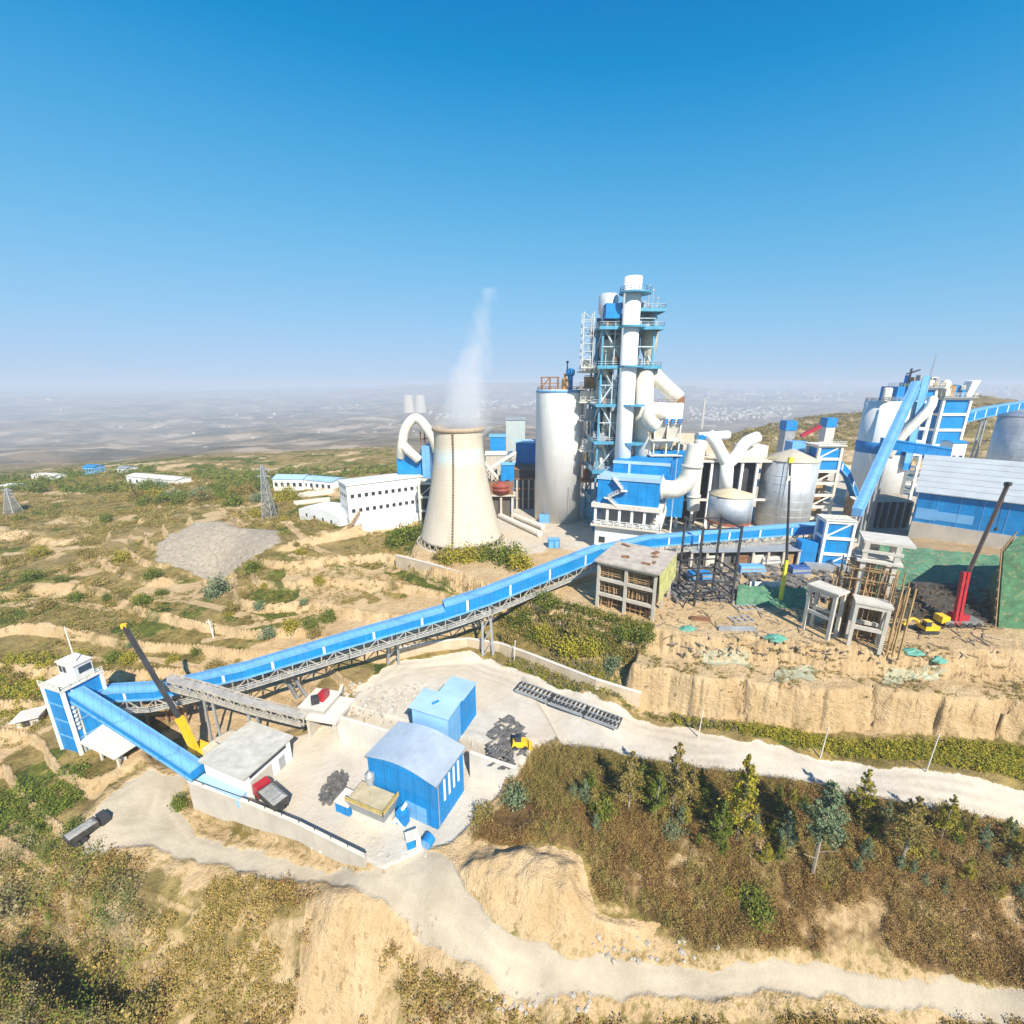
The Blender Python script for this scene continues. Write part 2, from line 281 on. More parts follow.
# ------------------------------------------------------------------ terrain material
def terrain_material():
    m = NT('earth_and_grass'); g = m.n('ShaderNodeNewGeometry'); P = g.outputs['Position']
    def sep(name):
        a = m.n('ShaderNodeAttribute'); a.attribute_name = name
        q = m.n('ShaderNodeSeparateColor'); m.put(q.inputs[0], a.outputs['Color']); return q.outputs[0], q.outputs[1], q.outputs[2], a.outputs['Alpha']
    sand, green, brown, grey = sep('cover'); road, dirt, far, ruts = sep('cover2')
    nL = m.noise(P, .045, 4); nM = m.noise(P, .22, 5, .62); nS = m.noise(P, 1.1, 5, .65); nF = m.noise(P, 4.5, 4, .6)
    edge = lambda f: m.ramp(m.mul(f, m.ramp(nS, .25, .75, -.38, .38), 'ADD'), .38, .62)
    grass = m.mix(m.ramp(nM, .36, .64), (.115, .095, .022), (.36, .26, .085))
    grass = m.mix(m.ramp(nS, .5, .68, 0, .85), grass, (.055, .055, .014))
    grass = m.mix(m.ramp(nL, .45, .65, 0, .5), grass, (.42, .30, .15))
    grass = m.mix(m.ramp(nF, .5, .75, 0, .35), grass, (.45, .34, .16))
    gr = m.mix(m.ramp(nM, .35, .65), (.045, .07, .01), (.17, .18, .03)); gr = m.mix(m.ramp(nS, .48, .7, 0, .7), gr, (.05, .055, .016))
    br = m.mix(m.ramp(nM, .35, .65), (.10, .058, .022), (.25, .155, .06)); br = m.mix(m.ramp(nS, .5, .72, 0, .6), br, (.055, .036, .014))
    sa = m.mix(m.ramp(nM, .33, .67), (.47, .325, .165), (.62, .455, .265)); sa = m.mix(m.ramp(nS, .55, .75, 0, .6), sa, (.34, .22, .105)); sa = m.mix(m.ramp(nF, .58, .74, 0, .4), sa, (.30, .20, .10)); sa = m.mix(m.ramp(nL, .5, .62, 0, .4), sa, (.58, .43, .25))
    sc_ = m.mix(m.ramp(nS, .35, .65), (.30, .25, .195), (.43, .375, .30))
    rd = m.mix(m.ramp(nM, .35, .65), (.47, .425, .355), (.575, .53, .46)); rd = m.mix(m.ramp(nS, .55, .8, 0, .3), rd, (.46, .37, .26)); rd = m.mix(m.ramp(nL, .45, .62, 0, .55), rd, (.58, .475, .34))
    dr = m.mix(m.ramp(nM, .33, .67), (.36, .30, .22), (.47, .405, .305)); dr = m.mix(m.ramp(nS, .5, .78, 0, .5), dr, (.35, .30, .235))
    # wheel tracks run along the roads
    tr = m.mul(ruts, m.ramp(nS, .3, .6, .35, 1.)); dr = m.mix(m.mul(tr, .85), dr, (.50, .43, .325)); rd = m.mix(m.mul(tr, .7), rd, (.38, .33, .265)); rd = m.mix(m.ramp(nF, .55, .75, 0, .25), rd, (.45, .38, .28)); dr = m.mix(m.ramp(nF, .52, .72, 0, .5), dr, (.33, .29, .235))
    # bare soil shows on the steep steps of the terraces
    nz = m.n('ShaderNodeSeparateXYZ'); m.put(nz.inputs[0], g.outputs['True Normal'])
    steep = m.ramp(nz.outputs[2], .86, .70)
    c = m.mix(edge(green), grass, gr); c = m.mix(edge(brown), c, br); c = m.mix(m.mul(steep, m.ramp(nM, .4, .55, .15, .8)), c, sa)
    c = m.mix(edge(sand), c, sa); c = m.mix(edge(grey), c, sc_); c = m.mix(edge(dirt), c, dr); c = m.mix(edge(road), c, rd)
    # eroded cliff: dark vertical runnels cut in the soil
    v = m.scaled(P, 1.0, 1.0, .10); run = m.noise(v, .9, 5, .7)
    c = m.mix(m.mul(m.ramp(steep, .5, 1.), m.ramp(run, .58, .62, 0, .5)), c, (.20, .12, .05))
    # far fields
    vo = m.n('ShaderNodeTexVoronoi'); m.put(vo.inputs['Vector'], P); vo.inputs['Scale'].default_value = .012; vc = m.n('ShaderNodeSeparateColor'); m.put(vc.inputs[0], vo.outputs['Color'])
    f1 = m.noise(P, .004, 7, .7); f2 = m.noise(P, .02, 6, .7)
    fc = m.mix(m.ramp(f1, .4, .6), (.085, .07, .04), (.30, .215, .13)); fc = m.mix(m.ramp(f2, .5, .68, 0, .8), fc, (.055, .055, .03))
    fc = m.mix(m.mul(m.ramp(vc.outputs[0], .78, .86), m.ramp(f1, .42, .55)), fc, (.40, .31, .22)); fc = m.mix(m.ramp(m.noise(P, .009, 6, .75), .61, .66, 0, .85), fc, (.55, .46, .36))
    c = m.mix(far, c, fc)
    m.set(**{'Base Color': c, 'Roughness': .95, 'Specular IOR Level': .12})
    hgt = m.mul(m.mul(nS, .6), m.mul(nF, .25), 'ADD'); hgt = m.mul(hgt, m.ramp(m.mul(road, dirt, 'MAXIMUM'), 0, 1, 1., .2))
    m.bump(hgt, 1.1, .9)
    return m.m
TERR = terrain_material()
def mesh_np(name, V, Q, mat, attrs=None, smooth=True, tri=False):
    k = 3 if tri else 4
    me = bpy.data.meshes.new(name); me.vertices.add(len(V)); me.vertices.foreach_set('co', V.astype(np.float32).ravel())
    me.loops.add(Q.size); me.polygons.add(len(Q)); me.loops.foreach_set('vertex_index', Q.astype(np.int32).ravel())
    me.polygons.foreach_set('loop_start', np.arange(0, Q.size, k, dtype=np.int32)); me.polygons.foreach_set('loop_total', np.full(len(Q), k, np.int32))
    me.polygons.foreach_set('use_smooth', np.full(len(Q), smooth)); me.update(calc_edges=True)
    for an, arr in (attrs or {}).items():
        a = me.attributes.new(an, 'FLOAT_COLOR', 'POINT'); a.data.foreach_set('color', arr.astype(np.float32).ravel())
    me.materials.append(mat); return me
def link(name, me, parent=None):
    o = bpy.data.objects.new(name, me); COL.objects.link(o)
    if parent is not None: o.parent = parent
    return o
def build_terrain():
    az = np.concatenate([np.radians(np.linspace(-63, 63, AZN)), np.radians(np.linspace(66, 294, 77))]); na = len(az)
    rr = np.concatenate([[2.], np.linspace(10, 33, 12), np.geomspace(34, 420, RN), np.geomspace(424, 42000, RN // 2)[0:]]); nr = len(rr)
    A_, Rr = np.meshgrid(az, rr); x = (np.sin(A_) * Rr).ravel(); y = (np.cos(A_) * Rr).ravel()
    h = levels(x, y); c = covers(x, y)
    V = np.stack([x, y, h], 1)
    i = np.arange(nr - 1)[:, None] * na; j = np.arange(na)[None]; j2 = (j + 1) % na
    Q = np.stack([i + j, i + na + j, i + na + j2, i + j2], -1).reshape(-1, 4)[:, ::-1]
    c1 = np.stack([c['sand'], c['green'], c['brown'], c['grey']], 1); c2 = np.stack([c['road'], c['dirt'], c['far'], c['ruts']], 1)
    # one continuous sheet, cut along the edges of what lies on it
    lab = np.zeros(len(x), int); lab[c['far'] > .5] = 5; lab[c['grey'] > .5] = 4
    lab[sdist(CL, x, y) > -2] = 6; lab[sdist(MOUND, x, y) > 0] = 3; lab[c['dirt'] > .5] = 2
    lab[sdist(WROAD, x, y) > 0] = 1; yd = np.maximum(sdist(YARD, x, y), sdist(UPY, x, y)); lab[yd > 0] = 7
    fl = lab[Q].max(1)
    for k, nm in enumerate(['ground', 'gravel_road', 'dirt_road', 'sand_mound', 'scree_slope', 'plain', 'earth_cliff', 'yard']):
        q = Q[fl == k]
        if not len(q): continue
        idx, inv = np.unique(q, return_inverse=True)
        o = link(nm, mesh_np(nm, V[idx], inv.reshape(-1, 4), TERR, {'cover': c1[idx], 'cover2': c2[idx]})); o['kind'] = 'structure'
build_terrain()
# ------------------------------------------------------------------ haze
def haze():
    bm = bmesh.new(); bmesh.ops.create_cube(bm, size=1); me = bpy.data.meshes.new('haze'); bm.to_mesh(me)
    o = link('haze', me); o['kind'] = 'stuff'; top, bot = 114, -260; o.scale = (90000, 90000, top - bot); o.location = (0, 0, (top + bot) / 2)
    m = bpy.data.materials.new('haze'); m.use_nodes = True; t = m.node_tree; t.nodes.clear()
    v = t.nodes.new('ShaderNodeVolumePrincipled'); v.inputs['Density'].default_value = HAZE; v.inputs['Color'].default_value = (.70, .78, .90, 1); v.inputs['Anisotropy'].default_value = 0.0
    out = t.nodes.new('ShaderNodeOutputMaterial'); t.links.new(v.outputs[0], out.inputs['Volume']); me.materials.append(m)
haze()
# ------------------------------------------------------------------ mesh builder
def WLOC(o):
    v = Vector((0, 0, 0))
    while o is not None: v += o.location; o = o.parent
    return v
class MB:
    def __init__(s): s.v = []; s.f = []
    def add(s, vs, fs):
        k = len(s.v); s.v += [Vector(p) for p in vs]; s.f += [tuple(i + k for i in f) for f in fs]; return s
    def hexa(s, b, t):      # bottom ring, top ring (same count)
        n = len(b); return s.add(list(b) + list(t), [tuple(range(n - 1, -1, -1)), tuple(range(n, 2 * n))] + [(i, (i + 1) % n, n + (i + 1) % n, n + i) for i in range(n)])
    def box(s, c, d, rz=0.):
        c = Vector(c); ca, sa = math.cos(rz), math.sin(rz); hx, hy, hz = d[0] / 2, d[1] / 2, d[2] / 2
        q = [(-hx, -hy), (hx, -hy), (hx, hy), (-hx, hy)]; q = [(x * ca - y * sa, x * sa + y * ca) for x, y in q]
        return s.hexa([c + Vector((x, y, -hz)) for x, y in q], [c + Vector((x, y, hz)) for x, y in q])
    def bar(s, p, q, w, h=None, up=(0, 0, 1)):
        p, q = Vector(p), Vector(q); h = h or w; d = (q - p); d.normalize(); u = Vector(up)
        if abs(d.dot(u)) > .98: u = Vector((0, 1, 0))
        x = d.cross(u).normalized() * (w / 2); y = x.cross(d).normalized() * (h / 2)
        r = [-x - y, x - y, x + y, -x + y]; return s.hexa([p + a for a in r], [q + a for a in r])
    def tube(s, p, q, r0, r1=None, n=12):
        p, q = Vector(p), Vector(q); r1 = r0 if r1 is None else r1; d = (q - p).normalized(); u = Vector((0, 0, 1)) if abs(d.z) < .95 else Vector((0, 1, 0))
        x = d.cross(u).normalized(); y = x.cross(d); a = [(math.cos(2 * math.pi * i / n), math.sin(2 * math.pi * i / n)) for i in range(n)]
        return s.hexa([p + (x * c + y * k) * r0 for c, k in a], [q + (x * c + y * k) * r1 for c, k in a])
    def pipe(s, pts, r, n=14, sub=6):
        P = [Vector(p) for p in pts]; Q = []
        if sub > 1 and len(P) > 2:
            E_ = [P[0] * 2 - P[1]] + P + [P[-1] * 2 - P[-2]]
            for i in range(1, len(E_) - 2):
                for k in range(sub):
                    t = k / sub; a, b, c, d = E_[i - 1:i + 3]
                    Q.append(.5 * ((2 * b) + (c - a) * t + (2 * a - 5 * b + 4 * c - d) * t * t + (3 * b - a - 3 * c + d) * t ** 3))
            Q.append(P[-1])
        else: Q = P
        rings = []; x = None
        for i, p in enumerate(Q):
            d = (Q[min(i + 1, len(Q) - 1)] - Q[max(i - 1, 0)]).normalized()
            if x is None: x = d.cross(Vector((0, 0, 1)) if abs(d.z) < .9 else Vector((0, 1, 0))).normalized()
            x = (x - d * x.dot(d)).normalized(); y = d.cross(x); rr = r[min(i * len(r) // len(Q), len(r) - 1)] if isinstance(r, (list, tuple)) else r
            rings.append([p + (x * math.cos(2 * math.pi * k / n) + y * math.sin(2 * math.pi * k / n)) * rr for k in range(n)])
        fs = [tuple(range(n - 1, -1, -1)), tuple((len(rings) - 1) * n + k for k in range(n))]
        for i in range(len(rings) - 1):
            fs += [(i * n + k, i * n + (k + 1) % n, (i + 1) * n + (k + 1) % n, (i + 1) * n + k) for k in range(n)]
        return s.add([p for q in rings for p in q], fs)
    def lathe(s, c, prof, n=32):
        c = Vector(c); m = len(prof)
        vs = [c + Vector((r * math.cos(2 * math.pi * k / n), r * math.sin(2 * math.pi * k / n), z)) for r, z in prof for k in range(n)]
        fs = [(i * n + k, i * n + (k + 1) % n, (i + 1) * n + (k + 1) % n, (i + 1) * n + k) for i in range(m - 1) for k in range(n)]
        if prof[0][0] > 1e-3: fs.append(tuple(range(n - 1, -1, -1)))
        if prof[-1][0] > 1e-3: fs.append(tuple((m - 1) * n + k for k in range(n)))
        return s.add(vs, fs)
    def rail(s, pts, h=1.1, w=.09, step=2.5, mids=1):
        P = [Vector(p) for p in pts]
        for a, b in zip(P[:-1], P[1:]):
            L = (b - a).length; k = max(1, int(L / step))
            for i in range(k + 1): p = a.lerp(b, i / k); s.bar(p, p + Vector((0, 0, h)), w)
            for j in range(1, mids + 2): o = Vector((0, 0, h * j / (mids + 1))); s.bar(a + o, b + o, w)
        return s
    def truss(s, p, q, hgt, w=.25, n=6):
        p, q = Vector(p), Vector(q); u = Vector((0, 0, hgt)); s.bar(p, q, w); s.bar(p + u, q + u, w)
        for i in range(n):
            a, b = p.lerp(q, i / n), p.lerp(q, (i + 1) / n); s.bar(a, a + u, w * .8); s.bar(a if i % 2 else a + u, b + u if i % 2 else b, w * .7)
        s.bar(q, q + u, w * .8); return s
    def obj(s, name, mat, parent=None, smooth=False):
        L = WLOC(parent) if parent is not None else Vector((0, 0, 0))
        me = bpy.data.meshes.new(name); me.from_pydata([tuple(v - L) for v in s.v], [], s.f)
        bm = bmesh.new(); bm.from_mesh(me); bmesh.ops.recalc_face_normals(bm, faces=bm.faces); bm.to_mesh(me); bm.free()
        if smooth:
            me.polygons.foreach_set('use_smooth', [len(p.vertices) == 4 for p in me.polygons])
        me.materials.append(mat); return link(name, me, parent)
def tag(o, label=None, cat=None, group=None, kind=None):
    for k, v in (('label', label), ('category', cat), ('group', group), ('kind', kind)):
        if v: o[k] = v
    return o
def thing(name, label, cat, loc, group=None):
    o = bpy.data.objects.new(name, None); COL.objects.link(o); o.location = loc; o.empty_display_size = .5; return tag(o, label, cat, group)
def dup(root, loc, label=None, group=None, rz=None, scale=None):
    def cp_(o, par):
        c = o.copy(); COL.objects.link(c); c.parent = par
        for ch in o.children: cp_(ch, c)
        return c
    r = cp_(root, root.parent); r.location = loc
    if rz is not None: r.rotation_euler = (0, 0, rz)
    if scale is not None: r.scale = scale
    if label: r['label'] = label
    if group: r['group'] = group
    return r
class Fr:
    """a building's own axes: x along the front from A to B, y away from the viewer, z up"""
    def __init__(s, A, B, z=None):
        s.o = Vector((A[0], A[1], A[2] if z is None else z)); d = Vector((B[0] - A[0], B[1] - A[1], 0)); s.L = d.length; s.x = d.normalized(); s.y = Vector((-s.x.y, s.x.x, 0))
    def p(s, x, y, z): return s.o + s.x * x + s.y * y + Vector((0, 0, z))
    def box(s, mb, x0, x1, y0, y1, z0, z1):
        q = [(x0, y0), (x1, y0), (x1, y1), (x0, y1)]; return mb.hexa([s.p(a, b, z0) for a, b in q], [s.p(a, b, z1) for a, b in q])
    def depth_to(s, u, z=0, xx=None):
        """how deep the side wall runs when its far end is seen at column u"""
        xx = s.L if xx is None else xx
        for k in range(1, 400):
            q = s.p(xx, k * .2, z); dep = q.y * cp - (q.z - CH) * sp
            if 512 + F * q.x / dep > u and s.x.x > 0: return k * .2
        return 10.
# ------------------------------------------------------------------ paints
BLUE = paint('blue_sheet', (.002, .225, .57), .6, 0, .15, .3, (.05, .24, .42), .2, sheet=True)
BLUE2 = paint('pale_blue_sheet', (.14, .38, .68), .6, 0, .14, .25, (.30, .40, .46), .3, sheet=True)
ROOFB = paint('faded_blue_roof', (.36, .54, .70), .6, .1, .1, .25, (.30, .36, .42), .3, False)
WHITE = paint('white_paint', (.80, .80, .78), .6, 0, .05, .2, (.52, .47, .39), .28)
OFFW = paint('cream_steel', (.68, .645, .56), .6, 0, .10, .3, (.36, .28, .19), .5)
GREYS = paint('grey_steel', (.34, .36, .38), .5, .2, .15, .4, (.22, .16, .11), .3)
DARK = paint('dark_steel', (.045, .045, .05), .6, .2, .3, .6)
CONC = paint('concrete', (.50, .455, .385), .85, 0, .12, .3, (.30, .25, .19), .35)
CONCP = paint('pale_concrete', (.63, .59, .52), .85, 0, .1, .3, (.42, .36, .28), .3)
TOWER = paint('tower_concrete', (.56, .49, .38), .85, 0, .07, .12, (.44, .37, .27), .35)
RUST = paint('rusty_steel', (.24, .115, .055), .8, .1, .35, .8, (.10, .05, .03), .4)
WOOD = paint('scaffold_timber', (.36, .23, .11), .9, 0, .35, .9, (.15, .09, .05), .4)
BEAMB = paint('blue_frame_paint', (.07, .30, .46), .5, .1, .2, .5, (.30, .33, .33), .3)
GLASS = paint('dark_glass', (.03, .045, .06), .15, 0, .3, .7)
YELL = paint('yellow_paint', (.80, .50, .02), .4, 0, .1, .7, (.25, .15, .05), .25)
RED = paint('red_paint', (.40, .018, .03), .4, 0, .15, .7, (.16, .03, .03), .25)
NET = paint('green_net', (.07, .20, .11), .85, 0, .3, .5, (.40, .33, .20), .35, False, .05)
TARP = paint('teal_tarpaulin', (.09, .30, .23), .6, 0, .25, 1.2, (.30, .34, .25), .3, False, .1)
BLACKT = paint('dark_rubble', (.125, .12, .115), .9, 0, .5, 1.2, (.30, .27, .23), .4, False, .3)
paint('earth_wall', (.52, .42, .30), .9, 0, .15, .4, (.36, .27, .17), .4)
def steel_sheet():
    m = NT('galvanised_sheet'); P = m.n('ShaderNodeNewGeometry').outputs['Position']
    n1 = m.noise(m.scaled(P, .5, .5, .15), 1., 4); z = m.n('ShaderNodeSeparateXYZ'); m.put(z.inputs[0], P)
    seam = m.mul(m.mul(m.mul(z.outputs[2], 1 / 1.35), 1., 'FRACT'), .93, 'GREATER_THAN')
    c = m.mix(m.ramp(n1, .3, .7), (.42, .45, .48), (.60, .63, .66)); c = m.mix(m.mul(seam, .4), c, (.25, .27, .29))
    m.set(**{'Base Color': c, 'Metallic': .45, 'Roughness': m.ramp(n1, .3, .7, .45, .6)}); m.bump(m.mul(z.outputs[2], 16., 'SINE'), .02, .6); return m.m
GALV = steel_sheet()
def corrugated(name, mat, fr_x, pitch=.35):
    return mat
# ------------------------------------------------------------------ leaves
def leaf_mat(name, a, b, c2):
    m = NT(name); at_ = m.n('ShaderNodeAttribute'); at_.attribute_name = 'tint'; q = m.n('ShaderNodeSeparateColor'); m.put(q.inputs[0], at_.outputs['Color'])
    c = m.mix(q.outputs[0], a, b); c = m.mix(m.mul(q.outputs[1], .8), c, c2); m.set(**{'Base Color': c, 'Roughness': .75, 'Specular IOR Level': .2}); return m.m
L_GREEN = leaf_mat('leaf_green', (.03, .06, .006), (.15, .20, .022), (.28, .27, .04))
L_YEL = leaf_mat('leaf_yellow_green', (.12, .14, .010), (.38, .34, .03), (.48, .33, .05))
L_BLUE = leaf_mat('leaf_blue_green', (.05, .09, .045), (.19, .26, .13), (.28, .30, .17))
L_OLIVE = leaf_mat('leaf_olive', (.085, .08, .016), (.32, .25, .065), (.46, .32, .11))
L_BROWN = leaf_mat('leaf_brown', (.095, .05, .016), (.33, .19, .06), (.46, .33, .11))
L_DRY = leaf_mat('grass_straw', (.19, .13, .03), (.48, .33, .11), (.25, .24, .04))
L_GREY = leaf_mat('leaf_grey', (.11, .095, .05), (.33, .27, .14), (.18, .19, .06))
BARK = paint('bark', (.30, .25, .19), .9, 0, .3, 1.5)
def leaf_quads(C, S, rng, up=.4):
    """one small quad per centre, facing at random (biased upward)"""
    n = len(C); nrm = rng.normal(size=(n, 3)); nrm[:, 2] = np.abs(nrm[:, 2]) + up; nrm /= np.linalg.norm(nrm, axis=1)[:, None]
    t = np.cross(nrm, rng.normal(size=(n, 3))); t /= np.linalg.norm(t, axis=1)[:, None] + 1e-9; b = np.cross(nrm, t)
    s = S[:, None] * .5; k = rng.uniform(.55, 1., (n, 1))
    V = np.stack([C - t * s, C - b * s * k, C + t * s, C + b * s * k], 1).reshape(-1, 3)
    return V, np.arange(4 * n).reshape(-1, 4)
def shrubs_mesh(name, pos, rad, hgt, per, leaf, mat, rng, clumps=5):
    """many low shrubs: leaf quads gathered in a few clumps per shrub"""
    n = len(pos); cl = rng.normal(size=(n, clumps, 3)) * np.array([.45, .45, .28]) + np.array([0, 0, .5]); cl[:, :, 2] = np.clip(cl[:, :, 2], .12, 1.0)
    k = per // clumps; off = rng.normal(size=(n, clumps, k, 3)) * .24
    C = (cl[:, :, None] + off).reshape(n, -1, 3); C[:, :, 2] = np.abs(C[:, :, 2])
    C[:, :, :2] *= rad[:, None, None]; C[:, :, 2] *= hgt[:, None]; C += pos[:, None]
    S = (leaf * rng.uniform(.6, 1.3, (n, C.shape[1])) * np.sqrt(rad / rad.mean())[:, None])
    V, Q = leaf_quads(C.reshape(-1, 3), S.ravel(), rng)
    tb = np.repeat(rng.uniform(0, 1, (n, 2)), C.shape[1], 0) * .82 + rng.uniform(0, .18, (n * C.shape[1], 2)); tb[:, 1] = tb[:, 1] ** 3
    T = np.repeat(np.concatenate([tb, np.zeros((len(tb), 1)), np.ones((len(tb), 1))], 1), 4, 0)
    return mesh_np(name, V, Q, mat, {'tint': T}, smooth=False)
def crown_mesh(name, kind, h, r, nleaf, leaf, mat, seed):
    rng = np.random.default_rng(seed); pts = []
    if kind == 'slender':          # loose whorls of upswept sprays round a thin leader
        nb = 46
        for i in range(nb):
            t = (i + rng.uniform(0, 1)) / nb; z = h * (.16 + .84 * t); a = rng.uniform(0, 6.283); L = r * (1 - t) ** .75 * rng.uniform(.55, 1.25) + .015
            m = max(6, int(nleaf / nb * (1.5 - t))); s = rng.uniform(.1, 1, m) ** .7
            pts.append(np.stack([np.cos(a) * L * s, np.sin(a) * L * s, z + L * .55 * s], 1) + rng.normal(size=(m, 3)) * .10 * r * (1.25 - t))
    else:
        nb = 26
        for i in range(nb):
            d = rng.normal(size=3); d[2] = abs(d[2]) * .9 + .05; d /= np.linalg.norm(d); q = rng.uniform(.45, 1.0) ; c = d * q * np.array([r, r, h * .86]) + np.array([0, 0, h * .08])
            m = nleaf // nb; w_ = rng.uniform(.16, .34) * r
            pts.append(c + rng.normal(size=(m, 3)) * w_ * np.array([1, 1, .8]))
    C = np.concatenate(pts); C[:, 2] = np.maximum(C[:, 2], .06)
    V, Q = leaf_quads(C, leaf * rng.uniform(.6, 1.35, len(C)), rng)
    t0 = np.concatenate([np.full(len(p), rng.uniform(0, 1)) for p in pts]); tb = np.stack([t0 * .6 + rng.uniform(0, .4, len(C)), rng.uniform(0, 1, len(C)) ** 3, 0 * t0, 0 * t0 + 1], 1)
    return mesh_np(name, V, Q, mat, {'tint': np.repeat(tb, 4, 0)}, smooth=False)
_CR = {}
def tree(name, label, P, h, r, kind, mat, group=None, variant=0, cat='tree', bare=0.0, leaf=None, nleaf=None):
    key = (kind, mat.name, variant)
    if key not in _CR:
        m = MB(); rg = random.Random(variant + 5)
        if kind == 'slender':
            m.pipe([(0, 0, -.15), (.01, 0, .5), (.0, .015, .98)], [.016, .012, .006], 6, 3)
            for k in range(9):
                z = .2 + .075 * k; a = k * 2.4; m.tube((0, 0, z), (math.cos(a) * .16 * (1.1 - z), math.sin(a) * .16 * (1.1 - z), z + .09), .005, .002, 4)
        else:
            m.pipe([(0, 0, -.1), (.02, 0, .3), (.0, .02, .6)], [.05, .04, .02], 6, 3)
            for k in range(7): a = k * 2.4; m.tube((0, 0, .12 + .05 * k), (math.cos(a) * .6, math.sin(a) * .6, .5 + .05 * k), .025, .008, 4)
        tk = m.obj('trunk', BARK); mt = tk.data; bpy.data.objects.remove(tk)
        _CR[key] = (mt, crown_mesh('crown', kind, 1., .24 if kind == 'slender' else 1., nleaf or (4200 if kind == 'slender' else 900), leaf or (.023 if kind == 'slender' else .2), mat, 100 + variant))
    mt, mc = _CR[key]
    o = thing(name, label, cat, P, group); o.rotation_euler = (0, 0, random.uniform(0, 6.28))
    t = link('trunk', mt, o); c = link('crown', mc, o)
    if kind == 'slender': t.scale = (h, h, h); c.scale = (r / .24, r / .24, h * (1 - bare)); c.location = (0, 0, h * bare)
    else: t.scale = (r, r, h); c.scale = (r, r, h)
    return o
def scatter(P, n, rng, ok=None):
    lo, hi = P.min(0), P.max(0); out = []
    while sum(map(len, out)) < n:
        q = rng.uniform(lo, hi, (n * 3, 2)); q = q[sdist(P, q[:, 0], q[:, 1]) > 0]
        if ok is not None: q = q[ok(q[:, 0], q[:, 1])]
        if len(q) == 0: break
        out.append(q)
    q = np.concatenate(out)[:n]; return np.column_stack([q, levels(q[:, 0], q[:, 1])])
def stuff(name, me): o = link(name, me); o['kind'] = 'stuff'; return o
def ground_cover():
    rng = np.random.default_rng(3)
    off = lambda *Ps: (lambda x, y: np.all([sdist(p, x, y) < -.3 for p in Ps], 0))
    roads = (DROAD, WROAD, YARD, UPY, MOUND)
    # brown scrub on the bank between the two roads
    p = scatter(BROWN, 5600, rng, lambda x, y: off(*roads)(x, y) & (fbm(x, y, 6, 3, 301) > .36)); stuff('brown_shrubs', shrubs_mesh('brown_shrubs', p, rng.uniform(.45, 1.1, len(p)), rng.uniform(.5, 1.6, len(p)), 115, .135, L_BROWN, rng, 7))
    p = scatter(BROWN, 1500, rng, lambda x, y: off(*roads)(x, y) & (fbm(x, y, 6, 3, 303) > .5)); stuff('olive_shrubs', shrubs_mesh('olive_shrubs', p, rng.uniform(.4, .9, len(p)), rng.uniform(.6, 1.7, len(p)), 110, .135, L_OLIVE, rng, 7))
    # dense young scrub in the corner beside the blue sheds
    CS = poly([(505, 790, -4), (532, 742, 0), (562, 744, 0), (640, 760, 0), (690, 770, -.5), (680, 800, -2), (600, 800, -2), (560, 815, -3)])
    p = scatter(CS, 1100, rng, off(*roads)); stuff('straw_shrubs', shrubs_mesh('straw_shrubs', p, rng.uniform(.4, .8, len(p)), rng.uniform(1.0, 2.2, len(p)), 100, .135, L_OLIVE, rng, 6))
    # roadside weeds under the cliff
    p = scatter(GRASSR, 2600, rng, lambda x, y: off(WROAD)(x, y) & (sdist(CL, x, y) < -3)); k = (p[:, 0] > 40) | (rng.uniform(size=len(p)) < .35)
    stuff('green_weeds', shrubs_mesh('green_weeds', p[k], rng.uniform(.4, .8, k.sum()), rng.uniform(.4, .9, k.sum()), 40, .22, L_YEL, rng)); k = ~k
    stuff('dry_weeds', shrubs_mesh('dry_weeds', p[k], rng.uniform(.3, .8, k.sum()), rng.uniform(.4, .9, k.sum()), 40, .22, L_GREY, rng))
    LG = poly([(640, 668, 8), (724, 682, 8), (860, 690, 8), (1030, 700, 8), (1030, 655, 11), (830, 648, 11), (650, 636, 11)]); p = scatter(LG, 420, rng, lambda x, y: fbm(x, y, 5, 3, 341) > .5); stuff('ledge_tufts', shrubs_mesh('ledge_tufts', p, rng.uniform(.25, .6, len(p)), rng.uniform(.2, .5, len(p)), 40, .16, L_OLIVE, rng))
    # foreground slopes
    FG = poly([(0, 860, -13), (120, 862, -12), (330, 895, -9), (480, 985, -9.5), (560, 1018, -11), (1024, 1012, -12), (1100, 1100, -14), (0, 1100, -19), (-150, 1000, -19), (-100, 880, -15)])
    fgok = lambda x, y: off(*roads)(x, y) & (sdist(BANK, x, y) < 1.0)
    p = scatter(FG, 4200, rng, lambda x, y: fgok(x, y) & (fbm(x, y, 7, 3, 311) > .44)); stuff('dry_grass_tufts', shrubs_mesh('dry_grass_tufts', p, rng.uniform(.3, .8, len(p)), rng.uniform(.3, .8, len(p)), 40, .2, L_DRY, rng))
    p = scatter(FG, 700, rng, lambda x, y: fgok(x, y) & (fbm(x, y, 6, 3, 313) > .54)); stuff('brown_brush', shrubs_mesh('brown_brush', p, rng.uniform(.6, 1.3, len(p)), rng.uniform(.6, 1.4, len(p)), 60, .24, L_BROWN, rng))
    DS = poly([(-120, 850, -13), (70, 850, -12), (130, 880, -12), (150, 930, -14), (110, 1000, -18), (160, 1060, -19), (-150, 1060, -19)])
    p = scatter(DS, 520, rng, off(*roads)); k = rng.uniform(size=len(p))
    for nm, a, b, mt in (('grey_brush', 0, .3, L_GREY), ('olive_brush', .3, .65, L_OLIVE), ('dark_green_brush', .65, 1, L_GREEN)): q = (k >= a) & (k < b); stuff(nm, shrubs_mesh(nm, p[q], rng.uniform(1.0, 2.4, q.sum()), rng.uniform(1.2, 3.4, q.sum()), 190, .23, mt, rng, 9))
    p = scatter(DGREEN, 900, rng, lambda x, y: off(WROAD, PL)(x, y)); k = rng.uniform(size=len(p)) < .5
